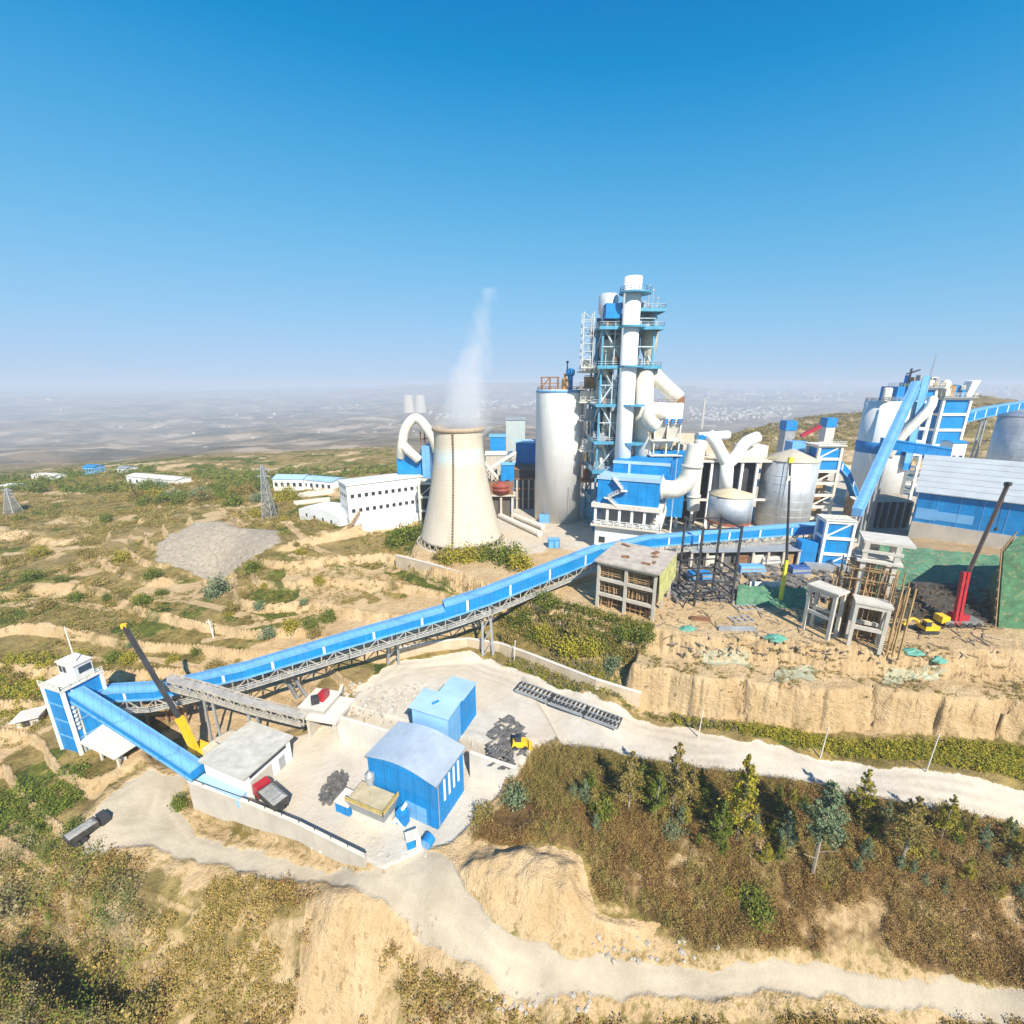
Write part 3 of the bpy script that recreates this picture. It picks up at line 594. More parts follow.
    for nm, q, mt in (('slope_scrub', k, L_OLIVE), ('slope_weeds', ~k, L_GREEN)): stuff(nm, shrubs_mesh(nm, p[q], rng.uniform(.6, 1.3, q.sum()), rng.uniform(.6, 1.5, q.sum()), 50, .28, mt, rng))
    # left hillside: tufts and low scrub on the terraces
    LH = poly([(-300, 850, -12), (70, 815, -9), (60, 770, -8), (150, 690, -4), (300, 650, 2), (420, 590, 7), (400, 540, 10), (300, 505, 9), (330, 478, 10), (200, 470, 7), (0, 478, 2), (-250, 490, 0)])
    lok = lambda x, y: (sdist(SCREE, x, y) < 0) & (sdist(EARTHL, x, y) < 1) & off(DROAD, YARD, UPY, WROAD)(x, y)
    p = scatter(LH, 12000, rng, lambda x, y: lok(x, y) & (fbm(x, y, 14, 3, 321) > .47)); k = rng.uniform(size=len(p)); rr = np.hypot(p[:, 0], p[:, 1]); g = np.clip(rr / 120, .8, 2.0)
    for nm, a, b, mt in (('olive_scrub', 0, .42, L_OLIVE), ('straw_scrub', .42, .8, L_DRY), ('green_scrub', .8, 1, L_GREEN)):
        q = (k >= a) & (k < b); stuff(nm, shrubs_mesh(nm, p[q], rng.uniform(.4, 1.1, q.sum()) * g[q], rng.uniform(.3, .9, q.sum()) * g[q], 30, .34, mt, rng))
    GL = [poly(a) for a in ([(-100, 660, -3), (60, 650, -1), (40, 690, -4), (30, 720, -6), (-100, 740, -8)], [(-100, 800, -10), (90, 770, -8), (85, 795, -9), (50, 830, -11), (-100, 850, -13)])]
    for i, gp in enumerate(GL):
        p = scatter(gp, 450, rng, off(DROAD)); nm = ['bright_green_scrub', 'meadow_scrub'][i]; stuff(nm, shrubs_mesh(nm, p, rng.uniform(.6, 1.4, len(p)), rng.uniform(.5, 1.3, len(p)), 50, .28, L_YEL if i == 0 else L_GREEN, rng))
    # far edge of the hill: hedges and copse too dense to count
    FE = poly([(-60, 474, 0), (100, 468, 2), (330, 466, 10), (420, 470, 12), (330, 490, 11), (200, 486, 8), (0, 492, 4)])
    p = scatter(FE, 900, rng, lambda x, y: fbm(x, y, 22, 3, 331) > .48); stuff('hilltop_scrub', shrubs_mesh('hilltop_scrub', p, rng.uniform(1.5, 3.6, len(p)), rng.uniform(1.2, 4.2, len(p)), 40, .8, L_GREEN, rng))
    BR = poly([(560, 452, 10), (700, 436, 12), (830, 413, 26), (960, 396, 50), (1100, 403, 42), (1060, 440, 24), (880, 450, 18), (740, 450, 14)])
    p = scatter(BR, 1500, rng, lambda x, y: fbm(x, y, 30, 3, 333) > .47); stuff('ridge_scrub', shrubs_mesh('ridge_scrub', p, rng.uniform(1.5, 3.8, len(p)), rng.uniform(1., 2.6, len(p)), 30, 1.0, L_OLIVE, rng))
ground_cover()
# ------------------------------------------------------------------ the plant
ZP = 12.0
def windows(fr, root, face, cols, rows, w, h, mat=GLASS, depth=.12, name='window'):
    """windows on a wall: face 'front' (y=0), 'right' (x=L) or 'left' (x=0); each one its own part, set in proud of the wall with a sill"""
    for z in rows:
        for c in cols:
            m = MB(); s = MB()
            if face == 'front': fr.box(m, c - w / 2, c + w / 2, -.03, depth, z, z + h); fr.box(s, c - w / 2 - .1, c + w / 2 + .1, -.18, .0, z - .14, z - .004)
            elif face == 'right': fr.box(m, fr.L - depth, fr.L + .03, c - w / 2, c + w / 2, z, z + h); fr.box(s, fr.L, fr.L + .18, c - w / 2 - .1, c + w / 2 + .1, z - .14, z - .004)
            else: fr.box(m, -.03, depth, c - w / 2, c + w / 2, z, z + h); fr.box(s, -.18, 0, c - w / 2 - .1, c + w / 2 + .1, z - .14, z - .004)
            p = m.obj(name, mat, root); s.obj('sill', CONCP, p)
def bx(fr, name, mat, root, *d):
    m = MB(); fr.box(m, *d); return m.obj(name, mat, root)
def cooling_tower():
    f = at(462, 553, ZP); C = Vector((at(462, 549, ZP).x, f.y + 12.6, ZP)); C.x = atd(462, 548, C.y).x
    Ht = zat(C, 427) - ZP
    o = thing('cooling_tower', 'beige concrete cooling tower giving off white steam', 'cooling tower', C)
    R_ = lambda t: 12.9 * max(0, 1 - t / .9) ** 1.55 * .44 + 12.9 * .555 + (0.25 * max(0, t - .86) / .14) + .2
    prof = [(R_(i / 40), 1.4 + (Ht - 1.4) * i / 40) for i in range(41)]
    inner = [(r - .35, z) for r, z in prof[::-1]]
    m = NT('tower_shell'); P = m.n('ShaderNodeNewGeometry').outputs['Position']; z = m.n('ShaderNodeSeparateXYZ'); m.put(z.inputs[0], P)
    n1 = m.noise(m.scaled(P, .3, .3, .05), 1., 5, .6); n2 = m.noise(P, .25, 4)
    c = m.mix(m.ramp(n1, .3, .72), (.60, .54, .44), (.51, .455, .365)); c = m.mix(m.ramp(m.noise(m.scaled(P, .5, .5, .035), 1., 4), .56, .75, 0, .35), c, (.30, .25, .18))
    lift = m.mul(m.mul(m.mul(z.outputs[2], 1 / 1.5), 1., 'FRACT'), .94, 'GREATER_THAN'); c = m.mix(m.mul(lift, .25), c, (.33, .28, .21))
    zb0, zb1 = zat(C, 462), zat(C, 447)
    band = m.mul(m.ramp(z.outputs[2], zb0 - 1, zb0 + 2.0), m.ramp(z.outputs[2], zb1 + .4, zb1)); c = m.mix(m.mul(band, m.ramp(n2, .35, .65, .15, .6)), c, (.42, .66, .72))
    m.set(**{'Base Color': c, 'Roughness': .88}); m.bump(m.mul(m.mul(lift, -.5), n1, 'ADD'), .06, .5)
    b = MB(); b.lathe(C, prof + inner, 72); b.obj('shell', m.m, o, True)
    b = MB(); rt = prof[-1][0]; b.lathe(C, [(rt + .02, Ht - 1.2), (rt + .4, Ht - .9), (rt + .4, Ht - .1), (rt + .1, Ht + .12), (rt - .4, Ht + .12), (rt - .4, Ht - 1.2)], 72); b.obj('rim', paint('tower_rim', (.40, .31, .21), .85, 0, .15, .4, (.2, .14, .09), .4), o, True)
    for k in range(30):
        a = 2 * math.pi * k / 30; b = MB(); r0, r1 = prof[0][0] + .35, prof[0][0] - .1
        for s in (-.07, .07): b.tube(C + Vector((r0 * math.cos(a + s), r0 * math.sin(a + s), -.2)), C + Vector((r1 * math.cos(a), r1 * math.sin(a), 1.5)), .22, .22, 6)
        b.obj('support_column', paint('column_grey', (.30, .26, .2), .9), o)
    b = MB(); b.lathe(C, [(prof[0][0] + 1.1, -.3), (prof[0][0] + 1.1, .35), (prof[0][0] + .9, .35), (prof[0][0] + .9, -.3)], 60); b.obj('basin_wall', CONCP, o)
    b = MB(); a = -math.pi / 2 - .10; pr = [C + Vector(((r + .18) * math.cos(a), (r + .18) * math.sin(a), z)) for r, z in prof]
    for p, q in zip(pr[:-1], pr[1:]): b.bar(p, q, .32, .22)
    for p, q in zip(pr[:-1], pr[1:]): b.tube(p, p + (q - p) * .35, .34, .34, 8)
    b.obj('ladder', paint('ladder_brown', (.22, .16, .11), .8, .1, .3, .8), o)
    # steam
    top = C + Vector((0, 0, Ht)); pm = bmesh.new(); n = 26; rings = []
    ztop = zat(Vector((C.x, C.y, 0)), 288)
    for i in range(15):
        t = i / 14; zc = top.z - 2.5 + (ztop - top.z + 2.5) * t; cx = atd(462 + (490 - 462) * t ** 1.2, 400, C.y).x; rad = (min(9.4 * (1 - t * .40), 6.9 + 14 * t)) * (1 + .12 * math.sin(t * 19)) * (.35 if i in (14,) else 1)
        rings.append([pm.verts.new((cx + rad * math.cos(2 * math.pi * k / n) * (1 + .12 * math.sin(3 * k + i * 2.1)), C.y + rad * math.sin(2 * math.pi * k / n), zc)) for k in range(n)])
    for a_, b_ in zip(rings[:-1], rings[1:]):
        for k in range(n): pm.faces.new((a_[k], a_[(k + 1) % n], b_[(k + 1) % n], b_[k]))
    pm.faces.new(rings[0][::-1]); pm.faces.new(rings[-1]); me = bpy.data.meshes.new('steam_plume'); pm.to_mesh(me); pm.free()
    so_ = tag(link('steam_plume', me), 'white steam drifting up and to the right out of the cooling tower', 'steam')
    vm = bpy.data.materials.new('steam'); vm.use_nodes = True; t = vm.node_tree; t.nodes.clear(); N = t.nodes.new
    g = N('ShaderNodeNewGeometry'); no = N('ShaderNodeTexNoise'); no.inputs['Scale'].default_value = .13; no.inputs['Detail'].default_value = 5; no.inputs['Distortion'].default_value = 1.2
    mp = N('ShaderNodeMapping'); mp.inputs['Scale'].default_value = (1, 1, .55); t.links.new(g.outputs['Position'], mp.inputs['Vector']); t.links.new(mp.outputs[0], no.inputs['Vector'])
    sx = N('ShaderNodeSeparateXYZ'); t.links.new(g.outputs['Position'], sx.inputs[0])
    # the column's own axis, so that the edge dissolves instead of ending at a skin
    def M(op, a, b=None):
        q = N('ShaderNodeMath'); q.operation = op; q.use_clamp = False
        for i, v in enumerate((a, b)):
            if v is None: continue
            if isinstance(v, (int, float)): q.inputs[i].default_value = v
            else: t.links.new(v, q.inputs[i])
        return q.outputs[0]
    tz = M('DIVIDE', M('SUBTRACT', sx.outputs[2], top.z - 2.5), ztop - top.z + 2.5); tz = M('MAXIMUM', tz, 0.0)
    x0 = atd(462, 400, C.y).x; x1 = atd(490, 400, C.y).x
    ax = M('ADD', M('MULTIPLY', M('POWER', tz, 1.2), x1 - x0), x0); dx = M('SUBTRACT', sx.outputs[0], ax); dy = M('SUBTRACT', sx.outputs[1], C.y)
    dd = M('SQRT', M('ADD', M('MULTIPLY', dx, dx), M('MULTIPLY', dy, dy))); rr = M('MULTIPLY', M('SUBTRACT', 1.0, M('MULTIPLY', tz, .40)), 9.6)
    core = M('MAXIMUM', M('SUBTRACT', 1.0, M('DIVIDE', dd, rr)), 0.0)
    den = M('MULTIPLY', M('MAXIMUM', M('SUBTRACT', M('ADD', M('MULTIPLY', no.outputs[0], 2.5), M('MULTIPLY', core, .9)), M('ADD', .90, M('MULTIPLY', tz, .95))), 0.0), M('SQRT', core))
    den = M('MULTIPLY', den, STEAM)
    v = N('ShaderNodeVolumePrincipled'); t.links.new(den, v.inputs['Density']); v.inputs['Color'].default_value = (.99, .99, .99, 1); v.inputs['Anisotropy'].default_value = 0.
    ou = N('ShaderNodeOutputMaterial'); t.links.new(v.outputs[0], ou.inputs['Volume']); me.materials.append(vm)
cooling_tower()
def white_silo():
    C = at(558, 524, ZP); r = 8.4; C = Vector((C.x, C.y + r, ZP)); C.x = atd(558.5, 460, C.y).x; Ht = zat(C, 390) - ZP
    o = thing('storage_silo', 'tall smooth white silo standing between cooling tower and preheater tower', 'silo', C)
    b = MB(); b.lathe(C, [(r, -.3), (r, Ht - .8), (r, Ht), (0, Ht + .25)], 64); b.obj('shell', WHITE, o, True)
    b = MB(); b.lathe(C, [(r + .03, Ht - .85), (r + .12, Ht - .8), (r + .12, Ht - .05), (r + .03, Ht)], 64); b.obj('painted_ring', BLUE2, o, True)
    b = MB(); b.rail([C + Vector((math.cos(a) * r * .95, math.sin(a) * r * .95, Ht)) for a in [2 * math.pi * k / 20 for k in range(21)]], 1.1, .12, 1.6); b.obj('roof_railing', RUST, o)
    f = Fr((C.x - 7, C.y - 3, C.z + Ht), (C.x + 5, C.y - 3, C.z + Ht))
    b = MB()
    for x in (0.3, 3.2, 6.0):
        for y in (0, 4): b.bar(f.p(x, y, 0), f.p(x, y, 4.2), .3)
    for y in (0, 4): b.bar(f.p(0, y, 4.2), f.p(6.3, y, 4.2), .35); b.bar(f.p(0, y, 2.2), f.p(6.3, y, 2.2), .25); b.bar(f.p(0, y, 0.2), f.p(3, y, 4.2), .2)
    b.obj('roof_frame', RUST, o)
    b = MB(); b.lathe(f.p(8.3, 1, 0), [(1.2, 0), (1.2, 3.4), (.5, 4.4), (.5, 5.4)], 12); b.obj('roof_hopper', paint('ochre_paint', (.42, .24, .10), .7, 0, .3, .6), o)
    b = MB(); b.tube(f.p(8.9, 1, 5.2), f.p(8.9, 1, 9), .22, .22, 8); b.box(f.p(8.9, 1, 9.2), (.8, .8, .6)); b.obj('roof_vent_pipe', DARK, o)
    b = MB(); b.lathe(f.p(10.1, 1.5, 0), [(.9, 0), (.9, 4.5), (1.5, 5.1), (1.5, 6.6), (.4, 7.2)], 14); b.obj('filter_unit', BLUE, o)
    b = MB(); fr = Fr((C.x - r * .8, C.y - r * .75, C.z), (C.x + r * .1, C.y - r * .99, C.z)); d = fr.p(.5, 0, 0); b.box(d + Vector((1.0, -.6, 1.6)), (3.6, .5, 3.2), math.atan2(fr.x.y, fr.x.x)); b.obj('door', BLUE2, o)
    b = MB(); p0 = C + Vector((3.0, -r * .99, 1.5)); b.bar(p0, p0 + Vector((0, 0, 12)), .18); b.box(p0 + Vector((-.2, 0, 0)), (1.2, .6, .5)); b.obj('drain_pipe', GREYS, o)
    # stair mast on its right flank
    S = Vector((C.x + r + 1.6, C.y - 1.0, ZP)); g = Fr((S.x - 1.2, S.y - 1.4, ZP), (S.x + 1.4, S.y - 1.4, ZP)); t = thing('stair_mast', 'narrow lattice stair mast up the right side of the white silo', 'stair tower', S)
    b = MB(); top = Ht + 3.5
    for x in (0, 2.6):
        for y in (0, 2.8): b.bar(g.p(x, y, 0), g.p(x, y, top), .26)
    b.obj('frame', OFFW, t); b = MB(); nfl = int(top / 2.6)
    for k in range(nfl):
        z = 2.6 * k; a = k % 2; b.bar(g.p(0 if a else 2.6, .7, z), g.p(2.6 if a else 0, .7, z + 2.6), .5, .16); b.bar(g.p(0, 0, z + 2.6), g.p(2.6, 0, z + 2.6), .12); b.bar(g.p(0, 0, z + 1.2), g.p(2.6, 0, z + 1.2), .08)
    b.obj('stairs', paint('stair_brown', (.30, .22, .16), .75, .1, .3, .8), t)
    b = MB(); g.box(b, -.6, 3.2, -.4, 3.2, top, top + .2); b.rail([g.p(-.6, -.4, top + .2), g.p(3.2, -.4, top + .2), g.p(3.2, 3.2, top + .2), g.p(-.6, 3.2, top + .2)], 1.1, .1, 1.2); b.obj('top_landing', RUST, t)
white_silo()
def preheater_tower():
    Y = 146.0; A = atd(596, 470, Y); B = atd(655, 330, Y); f = Fr((A.x, Y, ZP), (B.x, Y + .5, ZP)); L, D = f.L, 15.0
    Z = lambda v: zat(Vector((0, Y, 0)), v) - ZP
    lv = [Z(500), Z(470), Z(441), Z(404), Z(366), Z(327), Z(309)]
    o = thing('preheater_tower', 'tallest steel tower of blue decks wrapped round a white pipe', 'tower', f.p(L / 2, D / 2, 0))
    xm = L * .47
    for x in (0.0, xm, L):
        for y in (0, D / 2, D):
            b = MB(); b.bar(f.p(x, y, -.3), f.p(x, y, lv[5] if x < L else lv[6]), .6, .6, (0, 1, 0)); b.obj('column', BEAMB, o)
    b = MB(); b.bar(f.p(xm * .93, -.5, 0), f.p(xm * .93, -.5, lv[5]), .55); b.obj('column', BEAMB, o)
    for i, z in enumerate(lv):
        b = MB(); x0 = -1.6 if i < 6 else xm
        x1 = L + (2.2 if i >= 4 else -7.0 if i in (2, 3) else 0.)
        f.box(b, x0, x1, -1.8, D + 1.5, z - .5, z); b.bar(f.p(x0, -1.9, z - .35), f.p(x1, -1.9, z - .35), .35, 1.0); b.bar(f.p(x1 + .1, -1.9, z - .35), f.p(x1 + .1, D + 1.5, z - .35), .35, 1.0)
        d = b.obj('deck', BEAMB, o)
        b = MB(); b.rail([f.p(x0, D, z), f.p(x0, -1.7, z), f.p(x1, -1.7, z), f.p(x1, D, z)], 1.3, .13, 2.2); b.obj('railing', paint('rail_grey_blue', (.34, .42, .47), .6, .1, .2, .6), d)
    b = MB()
    for i in range(5):
        z0, z1 = lv[i], lv[i + 1]; s = i % 2
        b.bar(f.p(0, 0, z0 if s else z1), f.p(xm, 0, z1 if s else z0), .4); b.bar(f.p(0, D, z1), f.p(xm, D, z0), .4); b.bar(f.p(L, 0, z0), f.p(L, D, z1), .4); b.bar(f.p(0, 0, z1), f.p(0, D, z0), .4)
    for i in range(2, 6):
        z0, z1 = lv[i], lv[i + 1]; xe = L if i >= 4 else xm
        b.bar(f.p(0, 0, z1), f.p(xm, 0, z0), .26); b.bar(f.p(xm * .5, -.2, z0), f.p(xm * .5, -.2, z1), .3); b.bar(f.p(0, -.3, (z0 + z1) / 2), f.p(xe, -.3, (z0 + z1) / 2), .3)
        for k in range(5): x_ = xe * (k + .5) / 5; b.bar(f.p(x_, 1.5 + k % 3, z0), f.p(x_, 1.5 + k % 3, z0 + (z1 - z0) * (.4 + .12 * (k % 4))), .2)
    b.obj('bracing', paint('brace_pale', (.45, .55, .60), .6, .1, .2, .5), o)
    # white riser pipe, the tallest thing of the plant
    px = atd(631.5, 380, Y - 3).x; c = Vector((px, Y - 2.6, ZP)); b = MB(); b.tube(c + Vector((-.9, 0, 6)), Vector((atd(632, 300, Y - 2.6).x, Y - 2.6, zat(Vector((0, Y - 2.6, 0)), 277))), 2.55, 2.55, 28); b.obj('riser_pipe', WHITE, o, True)
    zt = zat(Vector((0, Y, 0)), 294); tx = atd(633, 294, Y).x
    b = MB(); b.lathe(Vector((tx, Y - 2.6, zt)), [(2.8, -.5), (4.6, -.5), (4.6, 0), (2.8, 0)], 24); b.rail([Vector((tx + 4.4 * math.cos(a), Y - 2.6 + 4.4 * math.sin(a), zt)) for a in [k * math.pi / 6 for k in range(13)]], 1.2, .12, 1.4); b.obj('ring_platform', BEAMB, o)
    for v in (327, 366, 404, 441):
        z = zat(Vector((0, Y, 0)), v); b = MB(); x = atd(630, v, Y).x; b.lathe(Vector((x, Y - 2.6, z)), [(2.8, -.6), (3.9, -.6), (3.9, 0), (2.8, 0)], 20); b.obj('pipe_collar', BEAMB, o)
    # beige down-comer behind it
    b = MB(); b.tube(atd(641.5, 478, Y + 2), atd(644, 366, Y + 2), 3.0, 3.1, 24); b.obj('downcomer_pipe', OFFW, o, True)
    # cyclones
    def cyc(u, vt, vb, Yc, r, mat, nm='cyclone'):
        q = atd(u, vt, Yc); zt = q.z; zb = zat(Vector((0, Yc, 0)), vb); h = zt - zb; b = MB(); c = Vector((q.x, Yc, zb)); b.lathe(c, [(r * .22, 0), (r * .25, h * .08), (r, h * .5), (r, h * .95), (r * .8, h), (0, h + .3)], 24); b.obj(nm, mat, o, True)
    cyc(609, 294, 330, Y + 5, 3.0, paint('bare_white_steel', (.68, .69, .69), .4, .35, .1, .3), 'top_cyclone')
    CY1, CY2 = paint('cyclone_tan', (.50, .46, .38), .6, .1, .15, .4, (.25, .17, .1), .5), paint('cyclone_grey', (.46, .48, .48), .55, .15, .15, .4, (.25, .2, .15), .4)
    for u, vt, vb, Yc, r, m_ in ((611, 340, 372, Y + 6, 3.5, CY1), (606, 380, 410, Y + 7, 3.4, CY2), (614, 412, 448, Y + 6, 3.6, CY1), (605, 448, 476, Y + 7, 3.4, CY2), (650, 316, 338, Y + 6, 2.3, CY2), (650, 330, 366, Y + 6, 2.6, CY1)): cyc(u, vt, vb, Yc, r, m_)
    b = MB(); rg = random.Random(4)
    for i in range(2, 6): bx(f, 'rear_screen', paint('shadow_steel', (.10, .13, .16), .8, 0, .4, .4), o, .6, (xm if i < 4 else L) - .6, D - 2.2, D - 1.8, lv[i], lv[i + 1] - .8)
    for i in range(4):      # chutes and gas ducts between the stages
        z0, z1 = lv[i + 1], lv[i + 2]; b.pipe([f.p(3, 7, z0 + 1), f.p(5, 5, (z0 + z1) / 2), f.p(8 if i % 2 else 2, 6, z1 - 1)], 1.0, 10, 4); b.tube(f.p(xm - 2, 2.5, z0), f.p(2, 3, z1), .55, .55, 8)
    for i in range(26):
        k = rg.randrange(5); z = lv[k + 1]; x = rg.uniform(0, L if k >= 3 else xm); b.tube(f.p(x, rg.uniform(1, 12), z), f.p(x + rg.uniform(-1, 1), rg.uniform(1, 12), z + rg.uniform(2, 6)), rg.uniform(.2, .5), None, 6)
    b.obj('ducts', OFFW, o, True)
    b = MB()
    for i in range(75):
        k = rg.randrange(7); z = lv[k]; x = rg.uniform(0, L if k >= 4 else xm - 1) if k < 6 else rg.uniform(xm + 3, L); d = (rg.uniform(.6, 2.2), rg.uniform(.6, 2), rg.uniform(.7, 2.6)); b = MB(); b.box(f.p(x, rg.uniform(0, 10), z + d[2] / 2), d); b.obj('machine', GREYS, o)
    b = MB()
    for i in range(50):
        k = rg.randrange(2, 7); z = lv[k]; x = rg.uniform(0, xm if k < 6 else L); d = (rg.uniform(.4, 1.5), rg.uniform(.4, 1.2), rg.uniform(.6, 2.6)); b = MB(); b.box(f.p(x, rg.uniform(-1, 8), z + d[2] / 2), d); b.obj('motor', RUST, o)
    p = atd(612, 312, Y + 1); b = MB(); b.box(p, (4.6, 5, 4.2)); b.obj('top_cabin', BLUE, o)
    for u, v in ((648, 296), (652, 300), (657, 308)):
        q = atd(u, 309, Y + 3); b = MB(); b.bar(q, Vector((q.x, q.y, zat(q, v - 10))), .16); b.box(Vector((q.x, q.y, zat(q, v - 10))), (.6, .4, .5)); b.obj('lamp_mast', GREYS, o)
    # side stair frame at upper left
    g = Fr(atd(582, 367, Y + 1), atd(592, 367, Y + 1)); hs_ = zat(Vector((0, Y, 0)), 311) - g.o.z; b = MB()
    for x in (0, g.L):
        for y in (0, 4): b.bar(g.p(x, y, 0), g.p(x, y, hs_), .28)
    n = 7
    for k in range(n):
        z = hs_ * k / n; b.bar(g.p(0 if k % 2 else g.L, 1, z), g.p(g.L if k % 2 else 0, 1, z + hs_ / n), .5, .15); b.bar(g.p(0, 0, z), g.p(g.L, 0, z), .16)
        b.bar(g.p(0, 4, z), g.p(g.L, 4, z), .16)
    g.box(b, -.4, g.L + 2.5, -.4, 4.4, -.4, 0); b.obj('side_stairs', paint('stair_pale', (.50, .50, .47), .6, .1, .2, .6, (.3, .2, .12), .4), o)
    # lower landing stack beside the silo
    for i, (v, mt) in enumerate(((372, OFFW), (388, WOOD), (402, OFFW), (420, GREYS), (450, OFFW), (480, RUST))):
        q = atd(589, v, Y + 9); b = MB(); b.box(q, (7.0, 6, .5)); b.rail([q + Vector((-3.4, -2.9, .2)), q + Vector((3.4, -2.9, .2))], 1.5, .14, 1.5); d = (3 + i % 3, 3, 3.4); b.box(q + Vector((-.5 + (i % 2), 0, 1.9)), d); b.obj('landing', mt, o)
    # duct sloping down to the gas cooler, an own part of the tower
    b = MB(); b.pipe([atd(652, 371, Y + 4), atd(658, 379, Y + 2), atd(679, 399, Y)], 2.3, 18, 4); b.obj('sloping_duct', OFFW, o, True)
    b = MB(); q = atd(679, 401, Y); b.box(q, (2.6, 2.6, 2.6)); b.obj('duct_joint', RUST, o)
preheater_tower()
def filter_house():
    Y = 143.; A = atd(657, 403, Y); B = atd(684, 402, Y); f = Fr((A.x, Y, 0), (B.x, Y, 0), ZP); z = lambda v: zat(Vector((0, Y, 0)), v) - ZP
    o = thing('filter_house', 'pale filter house with hoppers and a bent duct, right of the preheater tower', 'filter', f.p(f.L / 2, 3, 0))
    bx(f, 'casing', WHITE, o, 0, f.L, 0, 7, z(424), z(403))
    b = MB(); h0, h1 = z(448), z(424)
    for k in range(2):
        x0, x1 = f.L * k / 2 + .1, f.L * (k + 1) / 2 - .1; c = (x0 + x1) / 2
        b.hexa([f.p(c - .6, 2.9, h0), f.p(c + .6, 2.9, h0), f.p(c + .6, 4.1, h0), f.p(c - .6, 4.1, h0)], [f.p(x0, .05, h1), f.p(x1, .05, h1), f.p(x1, 6.95, h1), f.p(x0, 6.95, h1)])
    b.obj('hopper', OFFW, o)
    b = MB()
    for x in (.2, f.L / 2, f.L - .2):
        for y in (.2, 6.8): b.bar(f.p(x, y, 0), f.p(x, y, z(424)), .4)
    for zz in (z(455), z(440)): b.bar(f.p(0, .2, zz), f.p(f.L, .2, zz), .4); f.box(b, -1, f.L + 1, -.8, 7, zz - .3, zz)
    b.obj('frame', OFFW, o)
    b = MB(); b.pipe([atd(657, 427, Y - 3), atd(650, 421, Y - 3), atd(648, 416, Y - 3), atd(653, 411, Y - 2), atd(664, 414, Y - 1)], 2.0, 16, 6); b.obj('bent_duct', OFFW, o, True)
    for k in range(4): b = MB(); b.box(f.p(1 + k * 2.2, -.4, z(421)), (1.2, .8, 1.5)); b.obj('valve', BLUE, o)
    b = MB(); b.rail([f.p(-1, -.8, z(424)), f.p(f.L + 1, -.8, z(424))], 1.2, .12, 1.5); b.rail([f.p(0, 0, z(403)), f.p(f.L, 0, z(403))], 1.1, .1, 1.5); b.obj('railing', RUST, o)
filter_house()
